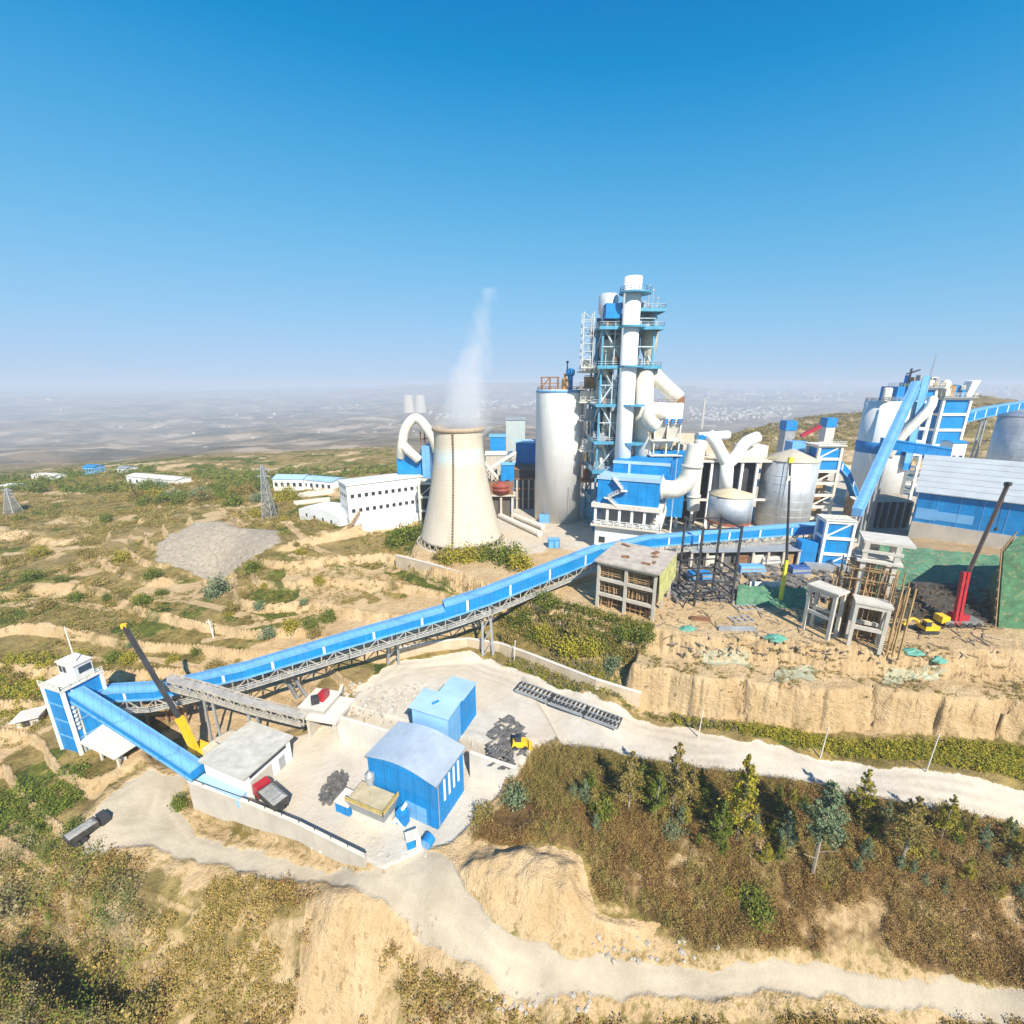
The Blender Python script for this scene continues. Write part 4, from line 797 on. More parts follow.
def mill_building():
    A = at(594, 548, ZP); B = at(654, 556, ZP); f = Fr(A, B, ZP); L = f.L; D = 24.0; z = lambda v: zat(f.p(L * .5, 0, 0), v) - ZP
    o = thing('mill_building', 'blue clad mill building with zigzag outside stair above a white colonnade floor', 'building', f.p(L / 2, D / 2, 0))
    z1, z2, z3, z4 = z(528), z(509), z(505), z(479)
    b = MB(); f.box(b, 0, L, 0, D, -.3, z1); b.obj('ground_floor', WHITE, o)
    windows(f, o, 'front', [2.2, L * .5, L * .78], [z1 * .28], 1.9, 1.9); windows(f, o, 'right', [3, 7, 11, 15, 19], [z1 * .3], 1.8, 1.8)
    bx(f, 'floor_slab', CONCP, o, -1.2, L + 1.2, -1.4, D + 1, z1 + .004, z1 + .5); bx(f, 'inner_wall', paint('inner_grey', (.20, .20, .20), .8), o, 1.5, L - 1.5, 2.2, D - 1, z1 + .5, z2)
    n = 5
    for k in range(n + 1): bx(f, 'column', WHITE, o, L * k / n - .35, L * k / n + .35, -.9, -.2, z1 + .5, z2)
    for k in range(1, 7): bx(f, 'column', WHITE, o, L - .3 + .5, L + .4 + .5, D * k / 6 - .9, D * k / 6 - .2, z1 + .5, z2)
    b = MB(); b.rail([f.p(0, -1.2, z1 + .5), f.p(L + 1, -1.2, z1 + .5), f.p(L + 1, D, z1 + .5)], 1.5, .14, 1.8, 2); b.obj('balustrade', WHITE, o)
    bx(f, 'cornice', CONCP, o, -1.2, L + 1.2, -1.4, D + 1, z2, z3)
    bx(f, 'cladding', BLUE, o, .1, L - .1, .1, D - 2, z3, z4)
    b = MB(); f.box(b, -.2, L + .2, -.2, .1, z4 - .6, z4 + .5); f.box(b, L - .1, L + .25, .1, D - 2, z4 - .6, z4 + .5); b.obj('parapet_trim', ROOFB, o)
    bx(f, 'roof', ROOFB, o, .1, L - .1, .1, D - 2, z4 + .004, z4 + .15)
    bx(f, 'penthouse', BLUE, o, 3, L + 1.6, 8, D - 1, z4 + .15, z4 + 3.6); b = MB(); f.box(b, 2.8, L + 1.8, 7.8, 8, z4 + 3.0, z4 + 3.9); f.box(b, L * .42, L * .46, 7.7, 8, z4 + .15, z4 + 3); b.obj('penthouse_trim', ROOFB, o)
    bx(f, 'rear_block', BLUE, o, L * .45, L + 6, D - 1, D + 4, 6, z4 + 5.2)
    b = MB(); h = z4 - z3; pts = [f.p(L * .27, -.9, z3 + h), f.p(L * .44, -.9, z3 + h * .56), f.p(L * .19, -.9, z3 + h * .24), f.p(L * .36, -.9, z3 - .6)]
    for p, q in zip(pts[:-1], pts[1:]): b.bar(p, q, 1.3, .22); b.rail([p, q], 1.0, .09, .8)
    for p in pts[1:3]: b.box(p, (2.0, 1.6, .2))
    b.obj('outside_stair', OFFW, o)
    # fat elbow duct leaving the right wall
    e = thing('elbow_duct', 'fat cream pipe elbow curving up from the right wall of the blue mill', 'pipe', f.p(L, 6, z3 + 4))
    q = f.p(L - .3, 4, (z3 + z4) / 2 + 1); Yq = q.y
    b = MB(); b.pipe([q, atd(676, 489, Yq), atd(687, 480, Yq), atd(692, 466, Yq), atd(697, 445, Yq + 1)], 2.6, 20, 8); b.obj('duct', OFFW, e, True)
    b = MB(); b.tube(q, q + f.x * 1.0, 3.2, 3.2, 20); b.obj('flange', CONCP, e, True); b = MB(); b.tube(atd(692, 467, Yq), atd(692.3, 464.5, Yq), 2.95, 2.95, 20); b.obj('flange', CONCP, e, True)
mill_building()
def office():
    A = at(351, 533, ZP - 2); B = at(424, 520, ZP - 2); f = Fr(A, B); L = f.L; z = lambda v: zat(f.o, v) - f.o.z; h = z(486)
    E_ = at(334, 528, ZP - 2); D = max(8., (Vector((E_.x, E_.y)) - Vector((A.x, A.y))).length)
    o = thing('office_building', 'long white office block with two rows of small windows, left of the cooling tower', 'building', f.p(L / 2, D / 2, 0))
    bx(f, 'wall', WHITE, o, 0, L, 0, D, -2, h); b = MB(); f.box(b, -.4, L + .4, -.4, D + .4, h, h + .45); b.obj('roof', paint('roof_grey', (.62, .63, .62), .7, 0, .1, .2, (.4, .38, .34), .3, False), o)
    n = 11; windows(f, o, 'front', [L * (k + .7) / (n + .4) for k in range(n)], [h * .42, h * .73], 1.25, 1.35); windows(f, o, 'front', [L * (k + 1) / 7 for k in range(3, 6)], [h * .1], 1.3, 1.5)
    windows(f, o, 'left', [D * (k + .8) / 4.6 for k in range(4)], [h * .2, h * .45, h * .72], 1.1, 1.3)
    bx(f, 'plinth_wing', WHITE, o, 3, L * .9, -4.2, -.05, -2, h * .22)
    # half-round white annex
    A2 = at(300, 520, ZP - 2); B2 = at(341, 532, ZP - 2); g = Fr(A2, B2); t = thing('white_annex', 'low white annex with rounded roof in front of the long white office', 'building', g.p(g.L / 2, 4, 0)); b = MB(); b2 = MB(); hh = zat(g.o, 504) - g.o.z
    prof = [(0, -1.5), (0, hh * .7), (g.L * .2, hh * .98), (g.L * .5, hh * 1.08), (g.L * .8, hh), (g.L, hh * .75), (g.L, -1.5)]
    b.hexa([g.p(x, 0, z_) for x, z_ in prof], [g.p(x, 9, z_) for x, z_ in prof]); b.obj('wall', WHITE, t)
    for k in range(1, 5): bx(g, 'window', GLASS, t, g.L * k / 5 - .5, g.L * k / 5 + .5, -.04, .1, hh * .35, hh * .55)
    # outside stair on the gable
    s = thing('gable_stair', 'timber stair leaning on the end wall of the white office', 'stairs', f.p(1, -1, 0)); b = MB(); b.bar(at(344, 536, ZP - 2.), f.p(3.5, -.8, h * .45), 1.2, .2); b.obj('flight', WOOD, s); b = MB(); b.rail([at(344, 536, ZP - 2.), f.p(3.5, -.8, h * .45)], 1.0, .1, 1.2); b.obj('handrail', WOOD, s)
office()
def gable(name, label, cat, A, B, D, h, rise, wall, roof, group=None, ridge='x', sink=1.5, wins=0, band=None):
    """plain shed: walls, pitched roof, and openings"""
    f = Fr(A, B); L = f.L; o = thing(name, label, cat, f.p(L / 2, D / 2, 0), group); b = MB()
    if ridge == 'x': pr = [(0, -sink), (0, h), (D / 2, h + rise), (D, h), (D, -sink)]; b.hexa([f.p(0, y, z) for y, z in pr], [f.p(L, y, z) for y, z in pr])
    else: pr = [(0, -sink), (0, h), (L / 2, h + rise), (L, h), (L, -sink)]; b.hexa([f.p(x, 0, z) for x, z in pr], [f.p(x, D, z) for x, z in pr])
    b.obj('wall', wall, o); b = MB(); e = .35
    if ridge == 'x':
        for s in (0, 1):
            y0, y1 = (-e, D / 2) if s == 0 else (D + e, D / 2); k = rise / (D / 2) * e
            b.hexa([f.p(-e, y0, h - k + .02), f.p(L + e, y0, h - k + .02), f.p(L + e, y1, h + rise + .02), f.p(-e, y1, h + rise + .02)], [f.p(-e, y0, h - k + .16), f.p(L + e, y0, h - k + .16), f.p(L + e, y1, h + rise + .16), f.p(-e, y1, h + rise + .16)])
    else:
        for s in (0, 1):
            x0, x1 = (-e, L / 2) if s == 0 else (L + e, L / 2); k = rise / (L / 2) * e
            b.hexa([f.p(x0, -e, h - k + .02), f.p(x1, -e, h + rise + .02), f.p(x1, D + e, h + rise + .02), f.p(x0, D + e, h - k + .02)], [f.p(x0, -e, h - k + .16), f.p(x1, -e, h + rise + .16), f.p(x1, D + e, h + rise + .16), f.p(x0, D + e, h - k + .16)])
    b.obj('roof', roof, o)
    if wins: windows(f, o, 'front', [L * (k + .5) / wins for k in range(wins)], [h * .35], min(1.6, L / wins * .5), h * .35)
    if band: bx(f, 'lower_wall', band, o, -.03, L + .03, -.04, D + .03, -sink, h * .35)
    return f, o
def frame_tower(name, label, cat, A, B, D, h, levels_, mat, post=.5, clad=None, clad_from=.0, group=None, skip=(), brace=True):
    f = Fr(A, B); L = f.L; o = thing(name, label, cat, f.p(L / 2, D / 2, 0), group)
    for x in (0, L):
        for y in (0, D): b = MB(); b.bar(f.p(x, y, -.4), f.p(x, y, h), post); b.obj('post', mat, o)
    for k in range(1, levels_ + 1):
        z = h * k / levels_; b = MB()
        for p, q in (((0, 0), (L, 0)), ((L, 0), (L, D)), ((L, D), (0, D)), ((0, D), (0, 0))): b.bar(f.p(*p, z - .2), f.p(*q, z - .2), post * .8, post * 1.1)
        b.obj('floor_frame', mat, o)
        if brace and k % 2: b = MB(); b.bar(f.p(0, 0, h * (k - 1) / levels_), f.p(L, 0, z), post * .5); b.obj('brace', mat, o)
        if clad is not None and (k - 1) / levels_ >= clad_from and k not in skip: bx(f, 'panel', clad, o, post * .52, L - post * .52, post * .1, D - post * .1, h * (k - 1) / levels_ + .15, z - post * .8)
    return f, o
def silo(name, label, C, r, h, cone, mat, base=-.3, roofmat=None, ribs=True, seg=48):
    o = thing(name, label, 'silo', C); b = MB(); b.lathe(C, [(r, base), (r, h)], seg); b.obj('shell', mat, o, True)
    b = MB(); b.lathe(C, [(r + .18, h - .12), (r + .18, h + .06), (r * .5, h + cone * .55), (.5, h + cone), (0, h + cone + .1)], seg); b.obj('roof', roofmat or mat, o, True)
    if ribs:
        b = MB()
        for k in range(1, int(h / 2.7)): b.lathe(C, [(r, 2.7 * k - .08), (r + .07, 2.7 * k), (r, 2.7 * k + .08)], seg)
        b.obj('hoop', mat, o)
    b = MB(); a = -2.2; p = C + Vector((math.cos(a) * (r + .3), math.sin(a) * (r + .3), 0))
    for s in (-.3, .3): b.bar(p + Vector((s, 0, 0)), p + Vector((s, 0, h + 1)), .1)
    for k in range(int(h / .9)): b.bar(p + Vector((-.3, 0, .9 * k)), p + Vector((.3, 0, .9 * k)), .07)
    b.obj('ladder', GREYS, o); return o
def gallery(name, label, pts, w, h, side, roof, post_mat=WHITE, step=4.5, group=None, legs=(), under=False, cat='conveyor'):
    """enclosed belt gallery through the points (floor level)"""
    P = [Vector(p) for p in pts]; o = thing(name, label, cat, P[0].lerp(P[-1], .5), group); hs_ = h if isinstance(h, (list, tuple)) else [h] * len(P)
    n = [];
    for i, p in enumerate(P):
        d = (P[min(i + 1, len(P) - 1)] - P[max(i - 1, 0)]); d.z = 0; d.normalize(); n.append(Vector((d.y, -d.x, 0)))
    for i in range(len(P) - 1):
        h = hs_[i]; a, b_, na, nb = P[i], P[i + 1], n[i] * w / 2, n[i + 1] * w / 2; u = Vector((0, 0, h))
        m = MB(); m.hexa([a - na, a + na, b_ + nb, b_ - nb], [a - na + u, a + na + u, b_ + nb + u, b_ - nb + u]); m.obj('side_panel', side, o)
        m = MB(); k = 1.12; t0, t1, t2 = Vector((0, 0, h + .01)), Vector((0, 0, h + .14)), Vector((0, 0, h + .38))
        m.hexa([a - na * k + t0, a + na * k + t0, b_ + nb * k + t0, b_ - nb * k + t0], [a - na * k + t1, a + na * k + t1, b_ + nb * k + t1, b_ - nb * k + t1])
        m.hexa([a + na * k + t1, b_ + nb * k + t1, a - na * k + t1], [a + na * .1 + t2, b_ + nb * .1 + t2, a - na * .1 + t2]) if False else m.hexa([a - na * .9 + t1, a + na * .9 + t1, b_ + nb * .9 + t1, b_ - nb * .9 + t1], [a - na * .2 + t2, a + na * .2 + t2, b_ + nb * .2 + t2, b_ - nb * .2 + t2])
        m.obj('roof', roof, o); L = (b_ - a).length; c = max(1, int(L / step))
        for j in range(c):
            t = (j + .5) / c; q = a.lerp(b_, t); nn = na.lerp(nb, t)
            m = MB(); m.bar(q + nn * 1.02 + Vector((0, 0, .02)), q + nn * 1.02 + Vector((0, 0, h)), .45, .14, tuple(nn.normalized())); m.obj('panel_strip', post_mat, o)
        m = MB(); m.bar(a + na * 1.03, b_ + nb * 1.03, .25, .4); m.bar(a + na * 1.03 + Vector((0, 0, h)), b_ + nb * 1.03 + Vector((0, 0, h)), .2, .3); m.obj('edge_trim', roof, o)
        if under:
            m = MB(); dz = Vector((0, 0, -2.4)); c = max(2, int(L / 2.6))
            for sgn in (-1, 1):
                m.bar(a + na * sgn + dz, b_ + nb * sgn + dz, .28)
                for j in range(c):
                    q, r_ = (a + na * sgn).lerp(b_ + nb * sgn, j / c), (a + na * sgn).lerp(b_ + nb * sgn, (j + 1) / c); m.bar(q, q + dz, .2); m.bar(q + (dz if j % 2 else Vector()), r_ + (Vector() if j % 2 else dz), .18)
            for j in range(c): q = a.lerp(b_, j / c); m.bar(q - na + dz, q + na + dz, .2)
            m.obj('truss', paint('truss_grey', (.40, .37, .32), .7, .1, .25, .8, (.2, .13, .08), .4), o)
            # walkway beside the truss
            m = MB(); q0, q1 = a + na * 1.75 + Vector((0, 0, -1.6)), b_ + nb * 1.75 + Vector((0, 0, -1.6)); m.bar(q0, q1, 1.2, .12); m.rail([q0 + na.normalized() * .6, q1 + nb.normalized() * .6], 1.15, .1, 2.0, 2); m.obj('walkway', paint('walkway_grey', (.50, .47, .41), .7, .1, .2, .8, (.25, .18, .12), .4), o)
    for (p, foot) in legs:
        m = MB(); p, foot = Vector(p), Vector(foot)
        for s in (-.8, .8): m.bar(foot + Vector((s * 1.5, 0, -.4)), p + Vector((s, 0, 0)), .5)
        for k in range(4): q0, q1 = foot.lerp(p, k / 4), foot.lerp(p, (k + 1) / 4); m.bar(q0 + Vector((-1.0, 0, 0)), q1 + Vector((.9, 0, 0)), .22)
        m.obj('leg', GREYS, o)
    return o
# long blue belt conveyor: from the corner tower over the cut, past the lattice bend, up to the transfer tower
GA = [at(104, 697, 1.0), at(160, 694, 2.0), at(250, 673, 5.2), at(350, 643, 9.0), at(444, 616, 12.1), at(486, 602, 13.3), at(598, 557, 17.0), at(650, 545, 18.0), at(740, 537, 18.6), at(833, 530, 19.0)]
gallery('belt_conveyor', 'long blue covered conveyor crossing the whole site from the left corner tower', GA, 2.9, [1.8, 1.8, 1.9, 1.9, 2.9, 2.9, 2.5, 2.3, 2.3], BLUE, BLUE2, WHITE, 8.5, None,
        [(GA[5] + Vector((0, 0, -.2)), hit(488, 655)), (GA[3].lerp(GA[4], .45) + Vector((0, 0, -.2)), hit(393, 664)), (GA[2].lerp(GA[3], .3) + Vector((0, 0, -.2)), hit(303, 698)), (GA[8] + Vector((0, 0, -.2)), (GA[8].x, GA[8].y, ZP)), (GA[6].lerp(GA[7], .5), ((GA[6].x + GA[7].x) / 2, (GA[6].y + GA[7].y) / 2, ZP))], True)
def transfer_tower():
    A = at(818, 568, ZP); B = at(845, 570, ZP); f, o = frame_tower('transfer_tower', 'small white framed tower with blue panels where the two conveyors meet', 'tower', A, B, 5, zat(A, 521) - ZP, 3, WHITE, .7, BLUE, .0)
    bx(f, 'lower_box', BLUE, o, -5, -1, 0, 4, -.3, 7)
    b = MB(); h = zat(A, 521) - ZP; f.box(b, -.5, f.L + .5, -.5, 5.5, h + .1, h + .4); b.rail([f.p(0, 0, h + .4), f.p(f.L, 0, h + .4)], 1.1, .1, 1.2); b.obj('roof', CONCP, o)
    bx(f, 'hopper', GREYS, o, -4, f.L - .5, -3, -.5, .2, 1.8)
    # dark plinth wall below the conveyor, between the bins and the tower
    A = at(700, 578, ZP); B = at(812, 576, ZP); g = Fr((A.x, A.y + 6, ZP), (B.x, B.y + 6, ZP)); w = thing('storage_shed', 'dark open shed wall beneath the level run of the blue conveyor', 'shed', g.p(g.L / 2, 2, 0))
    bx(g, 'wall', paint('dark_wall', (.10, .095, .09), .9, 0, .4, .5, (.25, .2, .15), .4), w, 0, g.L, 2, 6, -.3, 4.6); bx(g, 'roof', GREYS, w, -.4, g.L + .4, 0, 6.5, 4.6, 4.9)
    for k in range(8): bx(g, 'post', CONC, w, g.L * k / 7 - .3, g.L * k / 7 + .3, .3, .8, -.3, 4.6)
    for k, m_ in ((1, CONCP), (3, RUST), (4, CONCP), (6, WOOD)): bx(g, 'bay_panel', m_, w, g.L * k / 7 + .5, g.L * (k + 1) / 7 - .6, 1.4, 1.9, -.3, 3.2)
transfer_tower()
# ---- middle block: raw mill bay with pipes, bins
def raw_mill():
    Y = 150.; f = Fr(atd(676, 520, Y), atd(764, 520, Y), ZP); z = lambda v: zat(Vector((0, Y, 0)), v) - ZP; L = f.L
    o = thing('raw_mill_house', 'open white framed bay with a grey concrete top, behind the short steel bin', 'building', f.p(L / 2, 5, 0))
    top = z(462); n = 6
    for k in range(n + 1): b = MB(); b.bar(f.p(L * k / n, 0, -.3), f.p(L * k / n, 0, top), .8); b.bar(f.p(L * k / n, 10, -.3), f.p(L * k / n, 10, top), .8); b.obj('column', WHITE, o)
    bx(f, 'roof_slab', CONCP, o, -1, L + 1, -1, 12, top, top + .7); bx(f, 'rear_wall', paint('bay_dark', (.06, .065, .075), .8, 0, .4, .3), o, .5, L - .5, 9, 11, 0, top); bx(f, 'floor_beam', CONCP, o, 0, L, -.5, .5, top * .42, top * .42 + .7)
    bx(f, 'upper_block', CONC, o, 1, L * .22, 3, 10, top + .7, z(446)); bx(f, 'upper_block', CONCP, o, L * .70, L * .98, 3, 10, top + .7, z(447)); bx(f, 'upper_wall', paint('tan_wall', (.52, .44, .34), .85, 0, .15, .3), o, L * .0, L * .55, 11.2, 13, 0, z(437))
    for x, r, m_ in ((.45, 2.3, GREYS), (.70, 3.2, DARK), (.22, 2.2, DARK)): b = MB(); b.lathe(f.p(L * x, 4, 0), [(r * .5, .1), (r, top * .3), (r, top * .86), (r * .7, top * .96)], 20); b.obj('vessel', m_, o, True)
    b = MB(); b.box(f.p(L * .56, 2, top * .38), (1.0, 1.0, 4.0)); b.obj('red_valve', RED, o)
    b = MB(); b.rail([f.p(-1, -1, top + .7), f.p(L + 1, -1, top + .7)], 1.1, .1, 1.6); b.obj('railing', paint('ochre_rail', (.55, .40, .16), .7), o)
    y = thing('forked_pipe', 'white Y shaped fork of fat pipes between the blue mill and the big steel silo', 'pipe', atd(727, 462, Y - 2)); Yp = Y - 1.5
    for nm, pts in (('stem', [atd(725.5, 492, Yp), atd(727, 462, Yp)]), ('branch', [atd(727, 464, Yp), atd(722, 455, Yp), atd(714, 440, Yp), atd(708, 434, Yp + 1)]), ('branch', [atd(728, 464, Yp), atd(736, 456, Yp), atd(745, 443, Yp + 1), atd(757, 437, Yp + 3)])):
        b = MB(); b.pipe(pts, 2.1 if nm == 'stem' else 1.9, 16, 6); b.obj(nm, WHITE, y, True)
    t = thing('header_pipe', 'white horizontal header pipe with blue end caps above the mill bay', 'pipe', atd(702, 437, Y)); b = MB(); b.tube(atd(697, 437, Y), atd(728, 435, Y + 3), 1.5, 1.5, 14); b.obj('pipe', WHITE, t, True); b = MB(); b.tube(atd(701.5, 438, Y - 2), atd(702, 438, Y - .8), 1.1, 1.1, 14); b.obj('end_cap', BLUE, t, True)
    t = thing('drop_pipe', 'cream vertical pipe standing just right of the elbow duct', 'pipe', atd(694, 500, Y - 4)); b = MB(); b.pipe([atd(693, 510, Y - 4), atd(694, 485, Y - 4), atd(698, 455, Y - 3), atd(701, 441, Y - 2)], 2.0, 16, 6); b.obj('pipe', OFFW, t, True); b = MB(); b.tube(atd(693.4, 497, Y - 4), atd(693.5, 495, Y - 4), 2.3, 2.3, 16); b.obj('flange', CONCP, t, True)
raw_mill()
Cs = atd(784, 523, 150); Cs = Vector((Cs.x, 152., ZP)); silo('steel_silo', 'tall corrugated steel silo with a cone roof behind the thin black pole', Cs, 8.4, zat(Cs, 459) - ZP, zat(Cs, 447) - zat(Cs, 457), GALV, roofmat=paint('dusty_roof', (.46, .41, .33), .8, 0, .15, .4))
def short_bin():
    Y = 132.; c = atd(728, 519, Y); o = thing('steel_bin', 'short squat steel bin on a red ring, left of the tall steel silo', 'silo', Vector((c.x, Y, ZP))); r = 6.2; zt = zat(c, 494); b = MB(); C = Vector((c.x, Y, c.z))
    b.lathe(C, [(r, 0), (r, zt - c.z)], 40); b.obj('shell', GALV, o, True); b = MB(); b.lathe(C, [(r + .15, zt - c.z - .1), (r + .15, zt - c.z + .08), (1, zt - c.z + 1.6), (0, zt - c.z + 1.7)], 40); b.obj('roof', paint('dusty_tan_roof', (.60, .50, .33), .85, 0, .15, .4), o, True)
    b = MB(); b.lathe(C, [(r + .12, -.7), (r + .12, 0), (r * .4, 0), (r * .4, -.7)], 40); b.obj('ring_beam', paint('red_oxide', (.36, .11, .06), .7, 0, .3, .6), o)
    for k in range(8): a = k * math.pi / 4; b = MB(); b.bar((C.x + r * .9 * math.cos(a), C.y + r * .9 * math.sin(a), ZP - .3), (C.x + r * .9 * math.cos(a), C.y + r * .9 * math.sin(a), c.z - .7), .5); b.obj('leg', GREYS, o)
short_bin()
def elevators():
    # frame tower left of the white silo
    A = Vector((0, 0, 0)); Y = 148.; p, q = atd(806, 520, Y), atd(828, 518, Y); f, o = frame_tower('bucket_elevator', 'white lattice elevator tower with a blue head, right of the tall steel silo', 'tower', (p.x, Y, ZP), (q.x, Y, ZP), 6, zat(Vector((0, Y, 0)), 446) - ZP, 7, OFFW, .8, BLUE, .70)
    h = zat(Vector((0, Y, 0)), 446) - ZP
    for k in range(5): bx(f, 'inner_panel', WOOD if k % 2 else RUST, o, .6, f.L - .6, 3, 5.5, h * k / 7 + .5, h * (k + 1) / 7 - 1.4)
    bx(f, 'head_platform', CONCP, o, -1, f.L + 1, -1, 7, h, h + .4); b = MB(); b.rail([f.p(-1, -1, h + .4), f.p(f.L + 1, -1, h + .4), f.p(f.L + 1, 7, h + .4)], 1.1, .12, 1.5); b.obj('railing', OFFW, o)
    gallery('feed_conveyor', 'short sagging blue conveyor joining the lattice elevator to the white silo', [f.p(f.L, 3, h - 6), f.p(f.L + 6, 4, h - 11), f.p(f.L + 12, 6, h - 19)], 2.2, 2.4, BLUE, BLUE2, WHITE, 6)
    # white blending silo on the right
    Y = 178.; c = atd(872, 500, Y); C = Vector((c.x, Y, 16.)); r = 9.0; Ht = zat(C, 401) - C.z
    o = thing('blending_silo', 'fat white silo with blue roof house, left of the steep pale blue gallery', 'silo', C); b = MB(); b.lathe(C, [(r, -3), (r, Ht), (0, Ht + .3)], 56); b.obj('shell', WHITE, o, True)
    z0, z1 = zat(C, 452) - C.z, zat(C, 441) - C.z; b = MB(); b.lathe(C, [(r + .02, z0), (r + .12, z0 + .05), (r + .12, z1 - .05), (r + .02, z1)], 56); b.obj('blue_band', BLUE, o, True)
    g = Fr((C.x - 6.5, C.y - 6, C.z + Ht), (C.x + 6, C.y - 6, C.z + Ht)); bx(g, 'roof_house', BLUE, o, 2, 13, 0, 8, .2, 5.4); b = MB(); b.rail([g.p(-2, 0, .2), g.p(15, 0, .2)], 1.4, .14, 1.5); b.obj('railing', GREYS, o)
    b = MB();
    for k in range(3): b.lathe(g.p(-1.6 + 1.6 * k * .5, 1, 0), [(.8, .2), (.8, 4.6), (.3, 5)], 10)
    b.obj('dust_filter', OFFW, o); b = MB(); b.pipe([g.p(13, -3, 1), g.p(9, -6.5, -3), g.p(2, -6.6, -12), g.p(-1, -5.6, -20)], 1.5, 12, 6); b.obj('swept_duct', OFFW, o, True)
    b = MB(); b.rail([C + Vector((math.cos(a) * (r - .2), math.sin(a) * (r - .2), Ht)) for a in [2 * math.pi * k / 18 for k in range(19)]], 1.1, .12, 2); b.obj('roof_rail', GREYS, o)
    # two clad elevator towers
    Y = 172.; fl = ((888, 912, 388, 9, 'left', 'open brown and blue elevator tower just right of the steep pale blue gallery'), (921, 947, 398, 7, 'right', 'white framed tower filled with four blue panels, tallest at the right'))
    for u0, u1, vt, n, sd, lab in fl:
        p, q = atd(u0, 490, Y), atd(u1, 488, Y); h = zat(Vector((0, Y, 0)), vt) - 15; f, o = frame_tower('elevator_tower', lab, 'tower', (p.x, Y, 15), (q.x, Y, 15), 9, h, n, WHITE, .85, BLUE, .35 if sd == 'right' else .72, brace=False)
        if sd == 'left':
            for k in range(6): bx(f, 'infill', RUST if k % 2 else WOOD, o, 1, f.L - 1, 2.5, 8, h * k / n + .6, h * (k + 1) / n - 1.6)
        bx(f, 'top_deck', GREYS, o, -1.5, f.L + 1.5, -1.5, 10, h + .05, h + .5); b = MB(); b.rail([f.p(-1.5, 9, h + .5), f.p(-1.5, -1.5, h + .5), f.p(f.L + 1.5, -1.5, h + .5), f.p(f.L + 1.5, 9, h + .5)], 1.3, .14, 1.5); b.obj('railing', OFFW, o)
        rg = random.Random(n)
        for k in range(16): d = (rg.uniform(.6, 2.2), rg.uniform(1, 2.5), rg.uniform(1, 4.4)); b = MB(); b.box(f.p(rg.uniform(0, f.L), rg.uniform(0, 7), h + .5 + d[2] / 2), d); b.obj('machine', random.Random(k + n).choice([OFFW, GREYS, OFFW, WOOD, BLUE, YELL]), o)
        if sd == 'left':
            b = MB(); m0 = f.p(f.L * .9, 3, h); b.tube(m0, m0 + Vector((.5, 0, 12)), .2, .1, 6); b.obj('mast', GREYS, o)
            b = MB(); b.bar(f.p(f.L * .1, 3, h), f.p(f.L * .1, 3, h + 7), .5); b.bar(f.p(-.5, 3, h + 5), f.p(f.L * .45, 3, h + 6.5), .5); b.obj('hoist', DARK, o)
        else:
            b = MB(); b.lathe(f.p(1, 2, h + .5), [(1.6, 0), (1.6, 5), (.8, 6)], 14); b.obj('cyclone', OFFW, o, True); b = MB(); b.hexa([f.p(f.L - 2, 0, h + .6), f.p(f.L, 0, h + .6), f.p(f.L, 3, h + .6), f.p(f.L - 2, 3, h + .6)], [f.p(f.L - 1, 0, h + 6), f.p(f.L + 2, 0, h + 6.4), f.p(f.L + 2, 3, h + 6.4), f.p(f.L - 1, 3, h + 6)]); b.obj('chute', WHITE, o)
    # steep gallery in front of them
    Yt, Yb = 164., 132.; top, bot = atd(915, 388, Yt), atd(856, 516, Yb); gallery('steep_gallery', 'steep pale blue gallery rising to the top of the elevator towers', [bot, bot.lerp(top, .5), top], 2.5, 2.1, BLUE2, BLUE2, BLUE2, 40)
    gallery('inclined_gallery', 'blue panelled gallery running close beside the steep pale blue one', [atd(906, 470, 168), atd(925, 384, 168.5)], 3.6, 2.6, BLUE, BLUE2, WHITE, 6)
    p = thing('gallery_trestle', 'dark lattice trestle under the foot of the steep pale blue gallery', 'trestle', bot); b = MB()
    for t_ in (.06, .16, .27, .38): q = bot.lerp(top, t_); b.bar(q + Vector((1.3, 0, -.2)), Vector((q.x + 1.8, q.y, ZP)), .5); b.bar(q + Vector((-1.3, 0, -.2)), Vector((q.x - 1.8, q.y, ZP)), .5); b.bar(Vector((q.x - 1.8, q.y, ZP)), q + Vector((1.3, 0, -1)), .3)
    b.obj('frame', GREYS, p)
    gallery('cross_gallery', 'short blue gallery crossing from the white silo to the right tower', [atd(880, 447, 160), atd(948, 458, 152)], 3.2, 3.0, BLUE, BLUE, BLUE, 40)
    gallery('far_conveyor', 'blue conveyor with white strips leaving the right edge of the plant', [atd(952, 424, 190), atd(985, 416, 196), atd(1060, 404, 205)], 3.4, 3.6, BLUE, BLUE2, WHITE, 6, None, [(atd(985, 416, 196), (atd(985, 416, 196).x, 196, 18)), (atd(1030, 409, 201), (atd(1030, 409, 201).x, 201, 18))])
    Y = 175.; c = atd(1030, 440, Y); C = Vector((c.x, Y, 18.)); silo('ribbed_silo', 'large ribbed steel silo cut by the right edge of the photo', C, 10.5, zat(C, 416) - 18, 4, GALV)
    p, q = atd(948, 465, 158), atd(962, 464, 158); f, o = gable('valve_house', 'little white and blue hut beyond the roof of the big blue shed', 'hut', (p.x, 158, 26), (q.x, 158, 26), 5, zat(Vector((0, 158, 0)), 443) - 26, .6, WHITE, BLUE, sink=10, wins=2); bx(f, 'door', BLUE, o, f.L * .1, f.L * .6, -.1, 0, 0, 4.6)
elevators()
